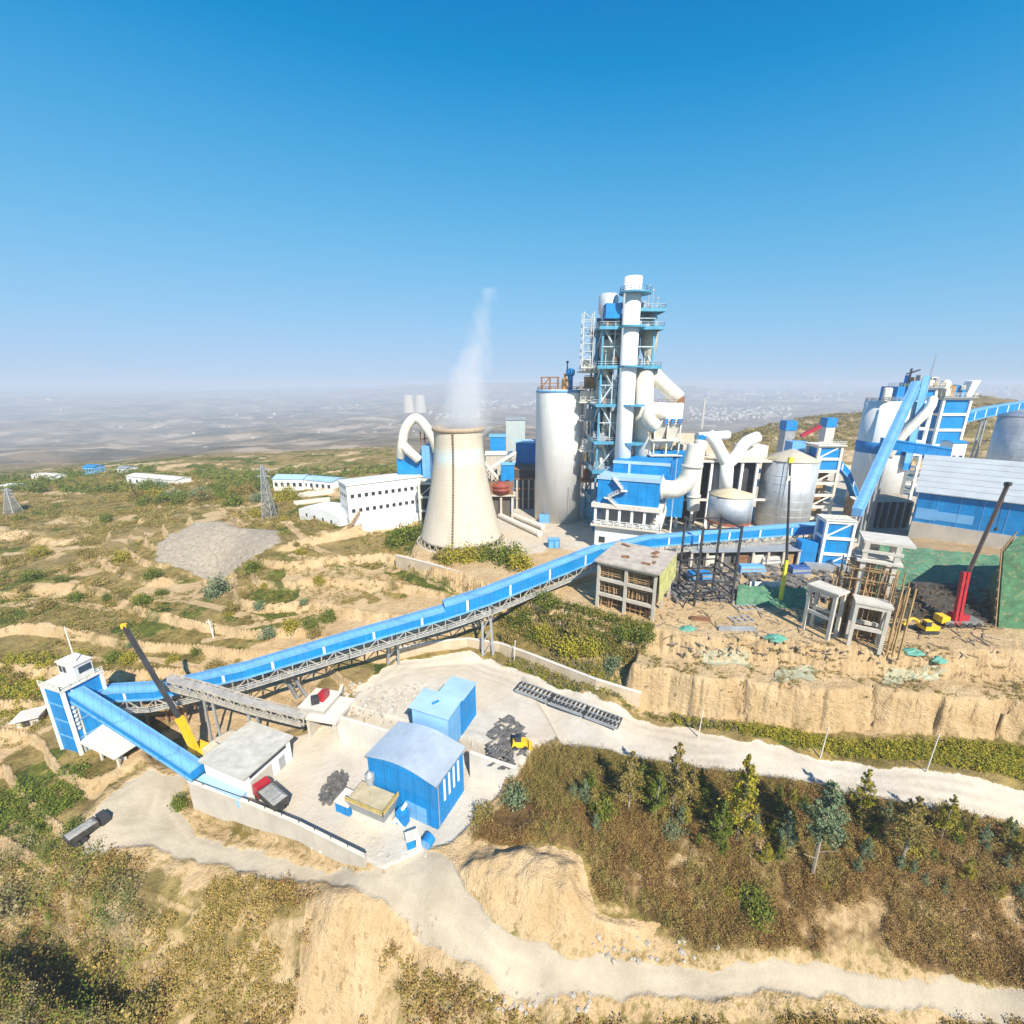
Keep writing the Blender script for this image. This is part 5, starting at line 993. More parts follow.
def blue_shed():
    zs = 17.; A = at(908, 536, zs); B = at(1136, 574, zs); f = Fr(A, B); L = f.L; z = lambda v: zat(A, v) - zs; D = 28.
    h0, h1 = z(521), z(492); o = thing('large_shed', 'large blue clad shed with a pale sheet roof on a concrete base wall at right', 'shed', f.p(L / 2, D / 2, 0))
    bx(f, 'base_wall', CONC, o, 0, L, 0, D, -4, h0); bx(f, 'cladding', BLUE, o, .15, L - .15, .15, D - .15, h0 + .004, h1)
    bx(f, 'pale_panel', paint('bleached_blue', (.16, .40, .70), .45, 0, .1, .3), o, L * .10, L * .30, .11, .15, h0 + 1.3, h0 + 3.8); bx(f, 'pale_panel', paint('bleached_blue', (0, 0, 0)), o, .4, L * .12, .10, .15, h0 + 1.0, h0 + 4.2)
    for k in range(1, 9): bx(f, 'panel_seam', BLUE2, o, L * k / 9 - .06, L * k / 9 + .06, .08, .15, h0, h1)
    hr = z(457) + 6.; b = MB(); b.hexa([f.p(-.8, -.8, h1), f.p(L + .8, -.8, h1), f.p(L + .8, D * .62, h1 + 8.6), f.p(-.8, D * .62, h1 + 8.6)], [f.p(-.8, -.8, h1 + .25), f.p(L + .8, -.8, h1 + .25), f.p(L + .8, D * .62, h1 + 8.85), f.p(-.8, D * .62, h1 + 8.85)]); b.obj('roof', paint('pale_sheet_roof', (.43, .47, .49), .55, .1, .1, .2, (.36, .35, .32), .35, False), o)
    b = MB(); b.hexa([f.p(-.8, D + .8, h1), f.p(-.8, D * .62, h1 + 8.6), f.p(L + .8, D * .62, h1 + 8.6), f.p(L + .8, D + .8, h1)], [f.p(-.8, D + .8, h1 + .25), f.p(-.8, D * .62, h1 + 8.85), f.p(L + .8, D * .62, h1 + 8.85), f.p(L + .8, D + .8, h1 + .25)]); b.obj('rear_roof', GREYS, o)
    b = MB(); b.hexa([f.p(.15, .15, h1), f.p(.15, D - .2, h1), f.p(.15, D * .62, h1 + 8.5)], [f.p(.4, .15, h1), f.p(.4, D - .2, h1), f.p(.4, D * .62, h1 + 8.5)]); b.obj('gable_wall', BLUE, o)
    for k in range(1, 7): b = MB(); t = k / 7; b.bar(f.p(-.8, -.8 + (D * .62 + .8) * t, h1 + .27 + 8.6 * t), f.p(L + .8, -.8 + (D * .62 + .8) * t, h1 + .27 + 8.6 * t), .16, .07); b.obj('sheet_lap', GREYS, o)
    bx(f, 'blue_door', BLUE, o, L * .02, L * .1, -.12, 0, -3.4, -1.2)
blue_shed()
def shade_block():
    p, q = atd(866, 540, 150), atd(903, 540, 150); f, o = gable('shade_block', 'low dark block added for the shade between steep gallery and large blue shed', 'shed', (p.x, 150, ZP), (q.x, 150, ZP), 12, zat(Vector((0, 150, 0)), 502) - ZP, 1.2, paint('shade_grey', (.07, .06, .055), .9, 0, .3, .4), paint('tan_sheet', (.36, .30, .22), .8, 0, .25, .3))  # dark-walled block added to stand for the shade beside the gallery
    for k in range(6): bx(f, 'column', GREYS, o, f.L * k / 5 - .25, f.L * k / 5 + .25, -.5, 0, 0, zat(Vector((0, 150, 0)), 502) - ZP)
    p, q = atd(846, 540, 146), atd(858, 540, 146); f, o = open_hut = gable('brown_kiosk', 'tan slatted kiosk under the foot of the steep pale blue gallery', 'hut', (p.x, 146, ZP), (q.x, 146, ZP), 4, zat(Vector((0, 146, 0)), 500) - ZP, .6, WOOD, CONCP, wins=2)
shade_block()
# ---- things behind the cooling tower and the white silo
def behind():
    Y = 168.; p, q = atd(398, 480, Y), atd(431, 482, Y); f = Fr((p.x, Y, ZP), (q.x, Y, ZP)); z = lambda v: zat(Vector((0, Y, 0)), v) - ZP
    o = thing('dust_collector', 'blue dust collector topped by a cream gooseneck pipe, behind the cooling tower', 'filter', f.p(f.L / 2, 3, 0)); bx(f, 'casing', BLUE, o, 0, f.L * .72, 0, 8, z(478), z(456)); bx(f, 'casing', BLUE2, o, f.L * .76, f.L, 0, 8, z(478), z(446))
    for x in (.1, f.L * .36, f.L * .7, f.L): b = MB(); b.bar(f.p(x, 0, -.3), f.p(x, 0, z(478)), .6); b.obj('leg', CONC, o)
    b = MB(); b.hexa([f.p(1, 1, z(490)), f.p(5, 1, z(490)), f.p(5, 6, z(490)), f.p(1, 6, z(490))], [f.p(.3, .1, z(478)), f.p(f.L * .7, .1, z(478)), f.p(f.L * .7, 7.8, z(478)), f.p(.3, 7.8, z(478))]); b.obj('hopper', CONC, o)
    b = MB(); b.pipe([atd(401, 457, Y + 1), atd(402, 446, Y - 1), atd(405, 430, Y - 1), atd(413, 419, Y), atd(421, 421, Y), atd(432, 437, Y), atd(437, 452, Y + 2)], 1.75, 16, 8); b.obj('gooseneck_pipe', OFFW, o, True)
    b = MB(); b.pipe([atd(404, 446, Y - 1.5), atd(410, 452, Y - 2), atd(419, 460, Y - 1)], 1.7, 14, 6); b.obj('branch_pipe', OFFW, o, True)
    b = MB();
    for k in range(4): b.bar(f.p(f.L * .72 + k * 1.6, 2, z(456)), f.p(f.L * .72 + k * 1.6, 2, z(432)), .4)
    b.bar(f.p(f.L * .7, 2, z(440)), f.p(f.L + 1, 2, z(438)), .4); b.obj('rusty_frame', RUST, o)
    Y = 158.; p, q = atd(421, 522, Y), atd(437, 520, Y); frame_tower('open_building', 'small open concrete frame squeezed between white office and cooling tower', 'frame', (p.x, Y, ZP - 1), (q.x, Y, ZP - 1), 6, zat(Vector((0, Y, 0)), 480) - ZP, 3, CONCP, .8, paint('frame_dark', (.06, .06, .06), .9), 0)
    def blk(nm, lab, cat, u0, u1, v0, vt, Y, D, wall, roof, rise=.8, base=ZP, **k): p, q = atd(u0, v0, Y), atd(u1, v0, Y); return gable(nm, lab, cat, (p.x, Y, base), (q.x, Y, base), D, zat(Vector((0, Y, 0)), vt) - base, rise, wall, roof, **k)
    blk('grey_building', 'pale grey block without windows, farthest back between cooling tower and white silo', 'building', 506, 525, 440, 420, 215, 12, paint('pale_grey_green', (.42, .48, .46), .7, 0, .08, .2, (.3, .32, .3), .3), GREYS)
    blk('blue_shed', 'small bright blue shed just right of the cooling tower rim', 'shed', 490, 505, 446, 437, 200, 8, BLUE, BLUE2)
    blk('blue_shed', 'blue topped shed just left of the white silo, on a dark base', 'shed', 516, 540, 460, 443, 190, 12, BLUE, ROOFB, band=CONC)
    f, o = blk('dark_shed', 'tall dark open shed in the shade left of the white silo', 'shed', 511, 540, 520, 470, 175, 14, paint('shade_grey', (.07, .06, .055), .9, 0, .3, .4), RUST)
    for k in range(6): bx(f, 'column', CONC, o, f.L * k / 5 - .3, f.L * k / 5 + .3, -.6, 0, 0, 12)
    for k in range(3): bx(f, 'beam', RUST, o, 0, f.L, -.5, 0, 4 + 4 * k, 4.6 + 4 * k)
    blk('blue_hut', 'tiny blue hut among the conveyors right of the cooling tower', 'hut', 501, 514, 482, 465, 168, 5, BLUE, BLUE2, .5, wins=1)
    Y = 160.; p, q = atd(489, 500, Y), atd(513, 500, Y); f = Fr((p.x, Y, ZP), (q.x, Y, ZP)); z = lambda v: zat(Vector((0, Y, 0)), v) - ZP
    o = thing('red_crusher', 'rusty red machine on concrete legs right of the cooling tower waist', 'machine', f.p(f.L / 2, 2, 0)); b = MB(); b.lathe(f.p(f.L / 2, 3, z(495)), [(3.6, 0), (3.6, 1.4), (3.9, 1.5), (3.6, 1.6), (3.6, 2.8), (3.9, 2.9), (3.6, 3.0), (3.6, 3.9), (1, 4.3)], 12); b.obj('drum', paint('brick_red', (.26, .05, .03), .7, 0, .35, .8, (.12, .07, .05), .5), o, True); bx(f, 'housing', RUST, o, 0, f.L, 1, 5, z(495), z(484))
    for x in (.2, f.L * .5, f.L - .2): b = MB(); b.bar(f.p(x, 1, -.3), f.p(x, 1, z(495)), .8); b.obj('leg', CONC, o)
    bx(f, 'platform', CONC, o, -1, f.L + 1, 0, 6, z(495) - .6, z(495)); bx(f, 'plinth', paint('plinth_dark', (.10, .085, .07), .9), o, .8, f.L - .8, 2, 6, -.3, z(495) - .6)
    for u0, v0, u1, v1, Y, lab in ((486, 470, 516, 452, 176, 'cream trough conveyor behind the rusty red machine'), (484, 462, 508, 490, 170, 'cream conveyor sloping down right behind the cooling tower')):
        a, b_ = atd(u0, v0, Y), atd(u1, v1, Y + 3); t = thing('trough_conveyor', lab, 'conveyor', a); m = MB(); m.bar(a, b_, 2.0, 1.0); m.obj('trough', OFFW, t); m = MB(); m.truss(a + Vector((0, -.9, -1.8)), b_ + Vector((0, -.9, -1.8)), 1.6, .25, 8); m.obj('truss', CONC, t)
        m = MB()
        for k in (.1, .5, .9): c = a.lerp(b_, k); m.bar(c, Vector((c.x, c.y, ZP)), .6)
        m.obj('legs', CONC, t)
    p, q = atd(486, 473, 190), atd(512, 468, 190); f, o = gable('ruined_building', 'tan half open building stepping up behind the red machine', 'building', (p.x, 190, ZP), (q.x, 190, ZP), 8, zat(Vector((0, 190, 0)), 455) - ZP, 1, CONC, CONCP, wins=4)
    # two pale pipes lying on the ground and a blue container by the white silo
    for i, (a, b_, lab) in enumerate(((at(504, 514, ZP), at(543, 530, ZP), 'upper of two long pale pipes lying beside the silo road'), (at(500, 518, ZP), at(540, 537, ZP), 'lower of two long pale pipes lying beside the silo road'))): m = MB(); m.tube(a + Vector((0, 0, 1)), b_ + Vector((0, 0, 1)), 1.0, None, 12); tag(m.obj('steel_pipe', OFFW), lab, 'pipe')
    c = at(554, 548, ZP); m = MB(); m.box(c + Vector((0, 1, 1.3)), (3.6, 2.4, 2.6)); t = thing('blue_container', 'small blue container at the foot of the white silo', 'container', c); m.obj('box', BLUE, t); m = MB(); m.box(c + Vector((0, 1, 2.66)), (3.7, 2.5, .1)); m.obj('lid', BLUE2, t)
    for x in (-.9, .9): m = MB(); m.box(c + Vector((x, -.22, 1.2)), (1.4, .06, 2.2)); m.obj('door', BLUE2, t)
    # site buildings beyond the steel silo
    for u0, u1, v0, vt, Y, wall, roof, lab in ((784, 795, 440, 421, 240, GREYS, BLUE, 'blue headed post hut beyond the tall steel silo'), (824, 834, 440, 418, 250, CONCP, BLUE, 'slim pale tower hut with a blue cap on the slope beyond'), (792, 808, 448, 442, 210, BLUE, BLUE2, 'low blue shed peeping over the right shoulder of the steel silo')):
        p, q = atd(u0, v0, Y), atd(u1, v0, Y); h = zat(Vector((0, Y, 0)), vt) - 13; f = Fr((p.x, Y, 13), (q.x, Y, 13)); t = thing('site_hut', lab, 'hut', f.p(f.L / 2, 3, 0)); bx(f, 'shaft', wall, t, .3, f.L - .3, .3, 5.7, -1, h - 5); bx(f, 'cap', roof if wall is not BLUE else BLUE2, t, 0, f.L, 0, 6, h - 5, h)
    a = atd(801, 436, 236); m = MB(); m.bar(a, a + Vector((9, 0, 5)), 2.2, 1.6); tag(m.obj('red_excavator_boom', RED), 'short red boom slanting up beside the blue headed hut', 'machine')
behind()
# ------------------------------------------------------------------ building site on the plateau
def open_frame(name, label, A, B, D, h, nx, ny, nz, mat, post, slab=None, cat='building', sinkz=.4):
    f = Fr(A, B); L = f.L; o = thing(name, label, cat, f.p(L / 2, D / 2, 0))
    for i in range(nx + 1):
        for j in range(ny + 1): bx(f, 'column', mat, o, L * i / nx - post / 2, L * i / nx + post / 2, D * j / ny - post / 2, D * j / ny + post / 2, -sinkz, h)
    for k in range(1, nz + 1):
        z = h * k / nz; b = MB()
        for j in range(ny + 1): f.box(b, -post * .48, L + post * .48, D * j / ny - post * .45, D * j / ny + post * .45, z - .7, z - .003)
        b.obj('floor_beam', mat, o)
        if slab: bx(f, 'floor_slab', slab, o, -post * .4, L + post * .4, -post * .4, D + post * .4, z, z + .22)
    return f, o
def site():
    rg = random.Random(21); PORT = paint('portal_concrete', (.54, .51, .455), .85, 0, .12, .5, (.34, .28, .2), .4)
    # three storey concrete shell
    A = at(597, 606, ZP); B = at(652, 621, ZP); h = zat(A, 561) - ZP; f = Fr(A, B); D = 13.
    f, o = open_frame('concrete_shell', 'three storey concrete shell filled with brown scaffolding, in front of the blue conveyor', A, B, D, h, 2, 2, 3, CONC, .6)
    L = f.L
    bx(f, 'roof_slab', paint('old_slab', (.44, .39, .33), .9, 0, .25, .5, (.26, .14, .08), .5, False), o, -.9, L + .9, -.9, D + .9, h, h + .35)
    b = MB()
    for k in range(3):
        z0 = h * k / 3; m = 60 if k else 24
        for i in range(m): x = rg.uniform(.3, L - .3); y = rg.uniform(.5, 1.4); b.bar(f.p(x, y, z0), f.p(x + rg.uniform(-.4, .4), y, z0 + h / 3 - .5), rg.uniform(.09, .2))
        for i in range(16 if k else 4): z = z0 + rg.uniform(.3, h / 3 - .7); b.bar(f.p(.2, rg.uniform(.5, 1.4), z), f.p(L - .2, rg.uniform(.5, 1.4), z), .14)
    b.obj('scaffolding', WOOD, o)
    for k in range(3): bx(f, 'back_screen', paint('brown_screen', (.12, .06, .03), .9, 0, .5, .8), o, .4, L - .4, 1.5, 1.8, h * k / 3 + .25, h * (k + 1) / 3 - .75)
    bx(f, 'side_screen', paint('brown_screen', (0, 0, 0)), o, L - 1.6, L - 1.3, .4, D - .4, .2, h - .6)
    m = paint('yellow_net', (.42, .43, .16), .85, 0, .3, .6, (.40, .30, .16), .5, False, .06); b = MB(); b.hexa([f.p(L + 1.0, -.4, h * .42), f.p(L + 1.1, -.4, h * .42), f.p(L + 1.1, D + .4, h * .5), f.p(L + 1.0, D + .4, h * .5)], [f.p(L + .75, -.4, h + .3), f.p(L + .85, -.4, h + .3), f.p(L + .85, D + .4, h + .3), f.p(L + .75, D + .4, h + .3)]); b.obj('net_curtain', m, o)
    for i in range(6): x = rg.uniform(1, L - 1); y = rg.uniform(1, D - 1); b = MB(); b.box(f.p(x, y, h + .48), (rg.uniform(.8, 2.6), rg.uniform(.4, 1.2), .24), rg.uniform(0, 3)); b.obj('roof_plank', RUST, o)
    # black lattice lift frame
    A = at(694, 606, ZP); B = at(731, 604, ZP); h = zat(A, 527) - ZP; f = Fr(A, B); o = thing('lift_frame', 'tall black steel lattice frame standing open beside the concrete shell', 'frame', f.p(f.L / 2, 4, 0)); L = f.L; D = 8.
    for x in (0, L):
        for y in (0, D): b = MB(); b.bar(f.p(x, y, -.4), f.p(x, y, h), .42); b.obj('post', DARK, o)
    for z in (h * .12, h * .30, h * .42, h * .97):
        b = MB()
        for p, q in (((0, 0), (L, 0)), ((L, 0), (L, D)), ((L, D), (0, D)), ((0, D), (0, 0))): b.bar(f.p(*p, z), f.p(*q, z), .26)
        b.obj('ring_beam', DARK, o)
    for p, q in ((f.p(0, 0, h * .12), f.p(L, 0, h * .30)), (f.p(L, 0, h * .12), f.p(0, 0, h * .30)), (f.p(L, 0, h * .12), f.p(L, D, h * .42)), (f.p(0, D, h * .12), f.p(0, 0, h * .42)), (f.p(-3, -.5, 0), f.p(0, 0, h * .3))): b = MB(); b.bar(p, q, .2); b.obj('diagonal', DARK, o)
    # drilling pole with yellow foot
    P = at(780, 603, ZP); zt = zat(P, 462); zm = zat(P, 560); o = thing('drill_mast', 'thin black mast with a yellow lower half in front of the tall steel silo', 'mast', P)
    b = MB(); b.tube(P + Vector((0, 0, -.3)), Vector((P.x - .25, P.y, zm)), .5, .38, 8); b.obj('yellow_base', paint('lime_paint', (.68, .66, .05), .5, 0, .15, .6), o); b = MB(); b.tube(Vector((P.x - .25, P.y, zm)), Vector((P.x - 3.1, P.y, zt)), .3, .2, 8); b.obj('pole', DARK, o)
    b = MB(); b.box((P.x - 3.1, P.y, zt + .4), (.9, .7, 1.1)); b.obj('head', paint('lime_paint', (0, 0, 0)), o); b = MB(); b.box((P.x - 3.0, P.y, zt - 3.4), (.6, .5, 1.0)); b.obj('lamp', CONCP, o)
    # white concrete table frames
    A = at(803, 629, ZP); B = at(827, 640, ZP); h = zat(A, 586) - ZP; f, o = open_frame('concrete_portal', 'smaller white concrete portal frame, two storeys, nearer the drill mast', A, B, 2.8, h, 1, 1, 2, PORT, .58); bx(f, 'top_slab', PORT, o, -.5, f.L + .6, -.5, 3.4, h, h + .4)
    A = at(848, 645, ZP); B = at(879, 652, ZP); f0 = Fr(A, B); h = zat(A, 603) - ZP; f, o = open_frame('concrete_portal', 'larger white concrete portal frame stepping up three levels under timber scaffolding', A, B, 2.8, h, 1, 1, 2, PORT, .58)
    L = f.L; h2 = zat(A, 568) - ZP; h3 = zat(A, 549) - ZP
    bx(f, 'middle_slab', PORT, o, -.4, L + .5, -.4, 3.3, h, h + .4)
    for x in (.2, L + .2):
        for y in (4.2, 8.6): bx(f, 'tall_column', PORT, o, x - .4, x + .4, y - .4, y + .4, -.4, h3)
    bx(f, 'upper_slab', PORT, o, -.9, L + 1.2, 3.4, 9.4, h2, h2 + .45); bx(f, 'top_slab', PORT, o, -.4, L + 2.4, 3.8, 10.6, h3, h3 + .45); bx(f, 'upper_beam', PORT, o, -.4, L + 1, 3.7, 4.1, (h2 + h3) / 2, (h2 + h3) / 2 + .5)
    b = MB()
    for i in range(120): x = rg.uniform(-3.5, L + 2.4); y = rg.uniform(2.9, 9) if x < L else rg.uniform(0, 9); b.bar(f.p(x, y, -.2), f.p(x + rg.uniform(-.3, .3), y, rg.uniform(h * .7, h2)), .16)
    for i in range(60): z = rg.uniform(.5, h2 - .4); y = rg.uniform(2.9, 8); x = rg.uniform(-3, 0); b.bar(f.p(x, y, z), f.p(x + rg.uniform(3, L + 3), y, z), .14)
    b.obj('timber_scaffold', WOOD, o)
    for x in (L + 1.0, L + 1.9, L + 2.8):
        b = MB(); b.bar(f.p(x, -.4, -.2), f.p(x + .4, 1.5, h2 * .82), .24); b.obj('raking_prop', paint('ochre_timber', (.36, .24, .10), .85, 0, .25, .7), o)
    # red mobile crane
    P = at(955, 627, ZP); Y = P.y; mid = atd(966, 572, Y + .8); top = atd(1008, 484, Y + 3.2); o = thing('mobile_crane', 'truck crane with thick red lower boom and thin dark upper boom at right', 'crane', P)
    for s in (-.42, .42): b = MB(); b.bar(P + Vector((s, 0, .6)), mid + Vector((s, 0, 0)), .55, .7); b.obj('lower_boom', RED, o)
    b = MB(); b.bar(P.lerp(mid, .8), top, .55, .6); b.obj('upper_boom', paint('boom_brown', (.10, .07, .06), .6, .2, .3, .6), o); b = MB(); b.box(top, (1.2, .8, .7), .4); b.obj('boom_head', DARK, o); b = MB(); b.tube(top, top + Vector((.3, 0, -9)), .06, .06, 5); b.box(top + Vector((.3, 0, -9.3)), (.4, .3, .7)); b.obj('hook_cable', DARK, o)
    b = MB(); b.box(P + Vector((1.5, 1.0, 1.0)), (7.5, 2.6, .8)); b.obj('carrier', paint('carrier_grey', (.20, .20, .19), .7, .1, .2), o); b = MB(); b.box(P + Vector((-2.4, .8, 1.6)), (1.6, 2.0, 1.4)); b.obj('cab', YELL, o); b = MB(); b.box(P + Vector((1.2, 1, 2.0)), (2.4, 2.2, 1.2)); b.obj('turret', RED, o)
    for x in (-1.4, 1.2, 2.6, 4.4):
        b = MB(); b.tube(P + Vector((x, -.5, .5)), P + Vector((x, -.1, .5)), .55, .55, 14); b.obj('wheel', DARK, o)
    # yellow digger
    P = at(925, 632, ZP); o = thing('excavator', 'small yellow excavator working beside the red crane', 'excavator', P)
    for s in (-.9, .9): b = MB(); b.hexa([P + Vector((-1.6, s - .25, 0)), P + Vector((1.6, s - .25, 0)), P + Vector((1.6, s + .25, 0)), P + Vector((-1.6, s + .25, 0))], [P + Vector((-1.9, s - .25, .7)), P + Vector((1.9, s - .25, .7)), P + Vector((1.9, s + .25, .7)), P + Vector((-1.9, s + .25, .7))]); b.obj('track', DARK, o)
    b = MB(); b.box(P + Vector((.3, 0, 1.3)), (2.8, 2.2, .9)); b.obj('body', YELL, o); b = MB(); b.box(P + Vector((-.6, -.5, 2.2)), (1.1, 1.0, 1.2)); b.obj('cab', GLASS, o); b = MB(); b.box(P + Vector((-.6, -.5, 2.86)), (1.2, 1.1, .12)); b.obj('cab_roof', YELL, o)
    b = MB(); b.pipe([P + Vector((-1, .3, 1.6)), P + Vector((-3.0, .2, 3.0)), P + Vector((-4.6, .1, 1.6))], .28, 6, 3); b.obj('arm', YELL, o); b = MB(); b.hexa([P + Vector((-5.1, -.4, .5)), P + Vector((-4.4, -.4, .4)), P + Vector((-4.4, .6, .4)), P + Vector((-5.1, .6, .5))], [P + Vector((-4.9, -.4, 1.5)), P + Vector((-4.4, -.4, 1.5)), P + Vector((-4.4, .6, 1.5)), P + Vector((-4.9, .6, 1.5))]); b.obj('bucket', DARK, o)
    # netted pit walls
    def sheet(name, label, q, mat, cat='netting', nx=34, ny=14, amp=.22, th=.12, seed=1):
        a, b_, c, d = [Vector(p) for p in q]; r_ = random.Random(seed); n = (b_ - a).cross(d - a).normalized(); V = []
        for j in range(ny + 1):
            for i in range(nx + 1):
                s, t = i / nx, j / ny; p = a.lerp(b_, s).lerp(d.lerp(c, s), t); V.append(p + n * (amp * (r_.random() - .5) * 2 + .2 * math.sin(s * 21)))
        F_ = [(j * (nx + 1) + i, j * (nx + 1) + i + 1, (j + 1) * (nx + 1) + i + 1, (j + 1) * (nx + 1) + i) for j in range(ny) for i in range(nx)]
        m = MB(); m.add(V, F_); m.add([v - n * th for v in V], [f_[::-1] for f_ in F_]); return tag(m.obj(name, mat, None, True), label, cat)
    zt = 18.5; sheet('slope_net', 'big green net over the earth bank below the large blue shed', [at(868, 600, ZP), at(1006, 612, ZP), at(1003, 556, zt), at(880, 545, zt)], paint('worn_net', (.07, .19, .11), .9, 0, .35, .35, (.34, .24, .12), .75, False, .15), seed=2)
    sheet('slope_net', 'green net on the bank left of the timber scaffolding, behind the drill mast', [at(736, 606, ZP), at(806, 609, ZP), at(806, 588, 14.6), at(738, 585, 14.4)], NET, seed=3)
    b0 = at(999, 628, ZP); t0 = atd(1004, 552, b0.y + 3.0); t1 = atd(1019, 535, b0.y + 11); b1 = Vector((t1.x - 2.0, t1.y + 1, ZP)); b = MB(); E1 = Vector((16, -2, 0)); dn = Vector((0, 0, -.6)); b.hexa([b0 + dn, b0 + E1 + dn, b1 + E1 + dn, b1 + dn], [t0, t0 + E1, t1 + E1, t1]); o = tag(b.obj('netted_mound', paint('dark_green_net', (.05, .15, .07), .85, 0, .45, .5, (.30, .26, .12), .6, False, .1)), 'steep green netted mound cut by the right edge, behind the red crane', 'netting')
    sf = thing('scaffold', 'timber scaffold poles against the dark face of the netted mound at right', 'scaffold', b0)
    for k in range(8):
        q0 = b0.lerp(b1, k / 7) + Vector((-.7, 0, -.3)); q1 = t0.lerp(t1, k / 7) + Vector((-.7, 0, .8)); m = MB(); m.bar(q0, q1, .16); m.obj('pole', WOOD, sf)
    for k in range(1, 8): m = MB(); m.bar(b0.lerp(t0, k / 8) + Vector((-.9, 0, 0)), b1.lerp(t1, k / 8) + Vector((-.9, 0, 0)), .14); m.obj('ledger', WOOD, sf)
    m = MB()
    for i in range(260):
        u_, v_ = rg.uniform(892, 998), rg.uniform(588, 630); P = at(u_, v_, ZP + max(0, (622 - v_) * .12)); m.bar(P, P + Vector((rg.uniform(-2, 2), rg.uniform(-.6, .6), rg.uniform(0, 1.2))), rg.uniform(.08, .25))
    o = m.obj('pit_timber', paint('dark_timber', (.11, .075, .045), .9, 0, .6, 1.2, (.3, .22, .13), .5, False)); o['kind'] = 'stuff'
    b = MB(); g2 = Fr(at(890, 560, 17), at(1010, 566, 17)); bm_ = paint('bank_earth', (.36, .25, .13), .95, 0, .25, .3, (.2, .14, .07), .4, False, .2)
    b.hexa([at(872, 598, ZP) + Vector((0, .8, -.5)), at(1040, 616, ZP) + Vector((0, .8, -.5)), at(1060, 556, ZP) + Vector((0, 8, -.5)), at(870, 560, ZP) + Vector((0, 8, -.5))], [at(884, 546, zt) + Vector((0, .7, -.3)), at(1030, 557, zt) + Vector((0, .7, -.3)), at(1060, 548, 17) + Vector((0, 4, 0)), at(890, 541, 17) + Vector((0, 4, 0))]); tag(b.obj('terrace_bank', bm_), kind='structure')
    # near-black steps added to stand for the shade under the net
    o = thing('shade_steps', 'dark steps added for the shade at the foot of the green net behind the red crane', 'wall', at(965, 615, ZP)); f = Fr(at(895, 622, ZP), at(1000, 628, ZP))
    for k in range(6): bx(f, 'step', paint('shade_dark', (.045, .04, .033), .9, 0, .5, .5, (.25, .18, .1), .4), o, f.L * .05 + (0 if k < 3 else f.L * .4), f.L * .98, 1.8 + k * 1.5, 3.35 + k * 1.5, -.3, .9 + k * .8)
    # low post fence and site litter
    def litter(name, label, u, v, parts, cat, z=ZP, mat=GREYS, rz=0.):
        P = Vector(hit(u, v)); m = MB()
        for c, d in parts: m.box(P + Vector((c[0] * math.cos(rz) - c[1] * math.sin(rz), c[0] * math.sin(rz) + c[1] * math.cos(rz), c[2])), d, rz)
        return tag(m.obj(name, mat), label, cat)
    grid = lambda L, W, n, z=.2: [((0, -W / 2, z), (L, .16, .22)), ((0, W / 2, z), (L, .16, .22)), ((0, 0, z), (L, .16, .22))] + [((-L / 2 + L * k / n, 0, z), (.16, W, .18)) for k in range(n + 1)]
    litter('steel_grid', 'dark steel grid panel lying on the earth right of the lattice frame', 746, 606, grid(6, 4, 4), 'steel grid', rz=.1)
    litter('steel_grid', 'second dark steel grid panel lying in front of the first', 741, 620, grid(4.5, 2.4, 3), 'steel grid', rz=.15)
    litter('steel_beam', 'grey steel beams stacked on the earth below the grid panels', 737, 631, [((0, 0, .25), (7.5, .4, .4)), ((.3, .6, .25), (7.5, .4, .4)), ((-.2, 1.2, .2), (7, .35, .35)), ((0, .4, .6), (7, .3, .3))], 'beams', rz=-.03)
    litter('timber_stack', 'rusty planks stacked on the earth right of the concrete shell', 700, 620, [((0, 0, .2), (4.2, .8, .4)), ((.2, .6, .25), (4, .4, .5)), ((-.1, .1, .55), (3.6, .5, .2))], 'planks', mat=RUST, rz=-.15)
    litter('steel_sheets', 'white sheet pair standing behind the low green net', 764, 590, [((-2, 0, 1.1), (3.4, .15, 2.2)), ((2, 0, 1.1), (3.4, .15, 2.2)), ((0, .3, .9), (.5, .3, 1.8))], 'panel', mat=WHITE)
    for u, v, r, lab in ((776, 638, 2.3, 'crumpled teal tarpaulin heap below the drill mast'), (688, 629, 1.9, 'small teal tarpaulin at the cliff top right of the shell'), (912, 652, 2.2, 'teal tarpaulin scraps spread below the yellow excavator'), (938, 660, 1.7, 'pale teal tarpaulin farthest right at the cliff top')):
        P = hit(u, v); m = MB(); n, V = 16, []; r_ = random.Random(u)
        for j in range(5):
            for i in range(n): a = 2 * math.pi * i / n; q = r * (1 - j / 4.4) * r_.uniform(.75, 1.2); x, y = P.x + q * math.cos(a), P.y + q * .6 * math.sin(a); V.append((x, y, P.z - .1 + .9 * (j / 4) ** .7 * r_.uniform(.8, 1.1)))
        F_ = [(j * n + i, j * n + (i + 1) % n, (j + 1) * n + (i + 1) % n, (j + 1) * n + i) for j in range(4) for i in range(n)] + [tuple(4 * n + i for i in range(n)), tuple(range(n - 1, -1, -1))]
        m.add(V, F_); tag(m.obj('tarpaulin', TARP), lab, 'tarpaulin')
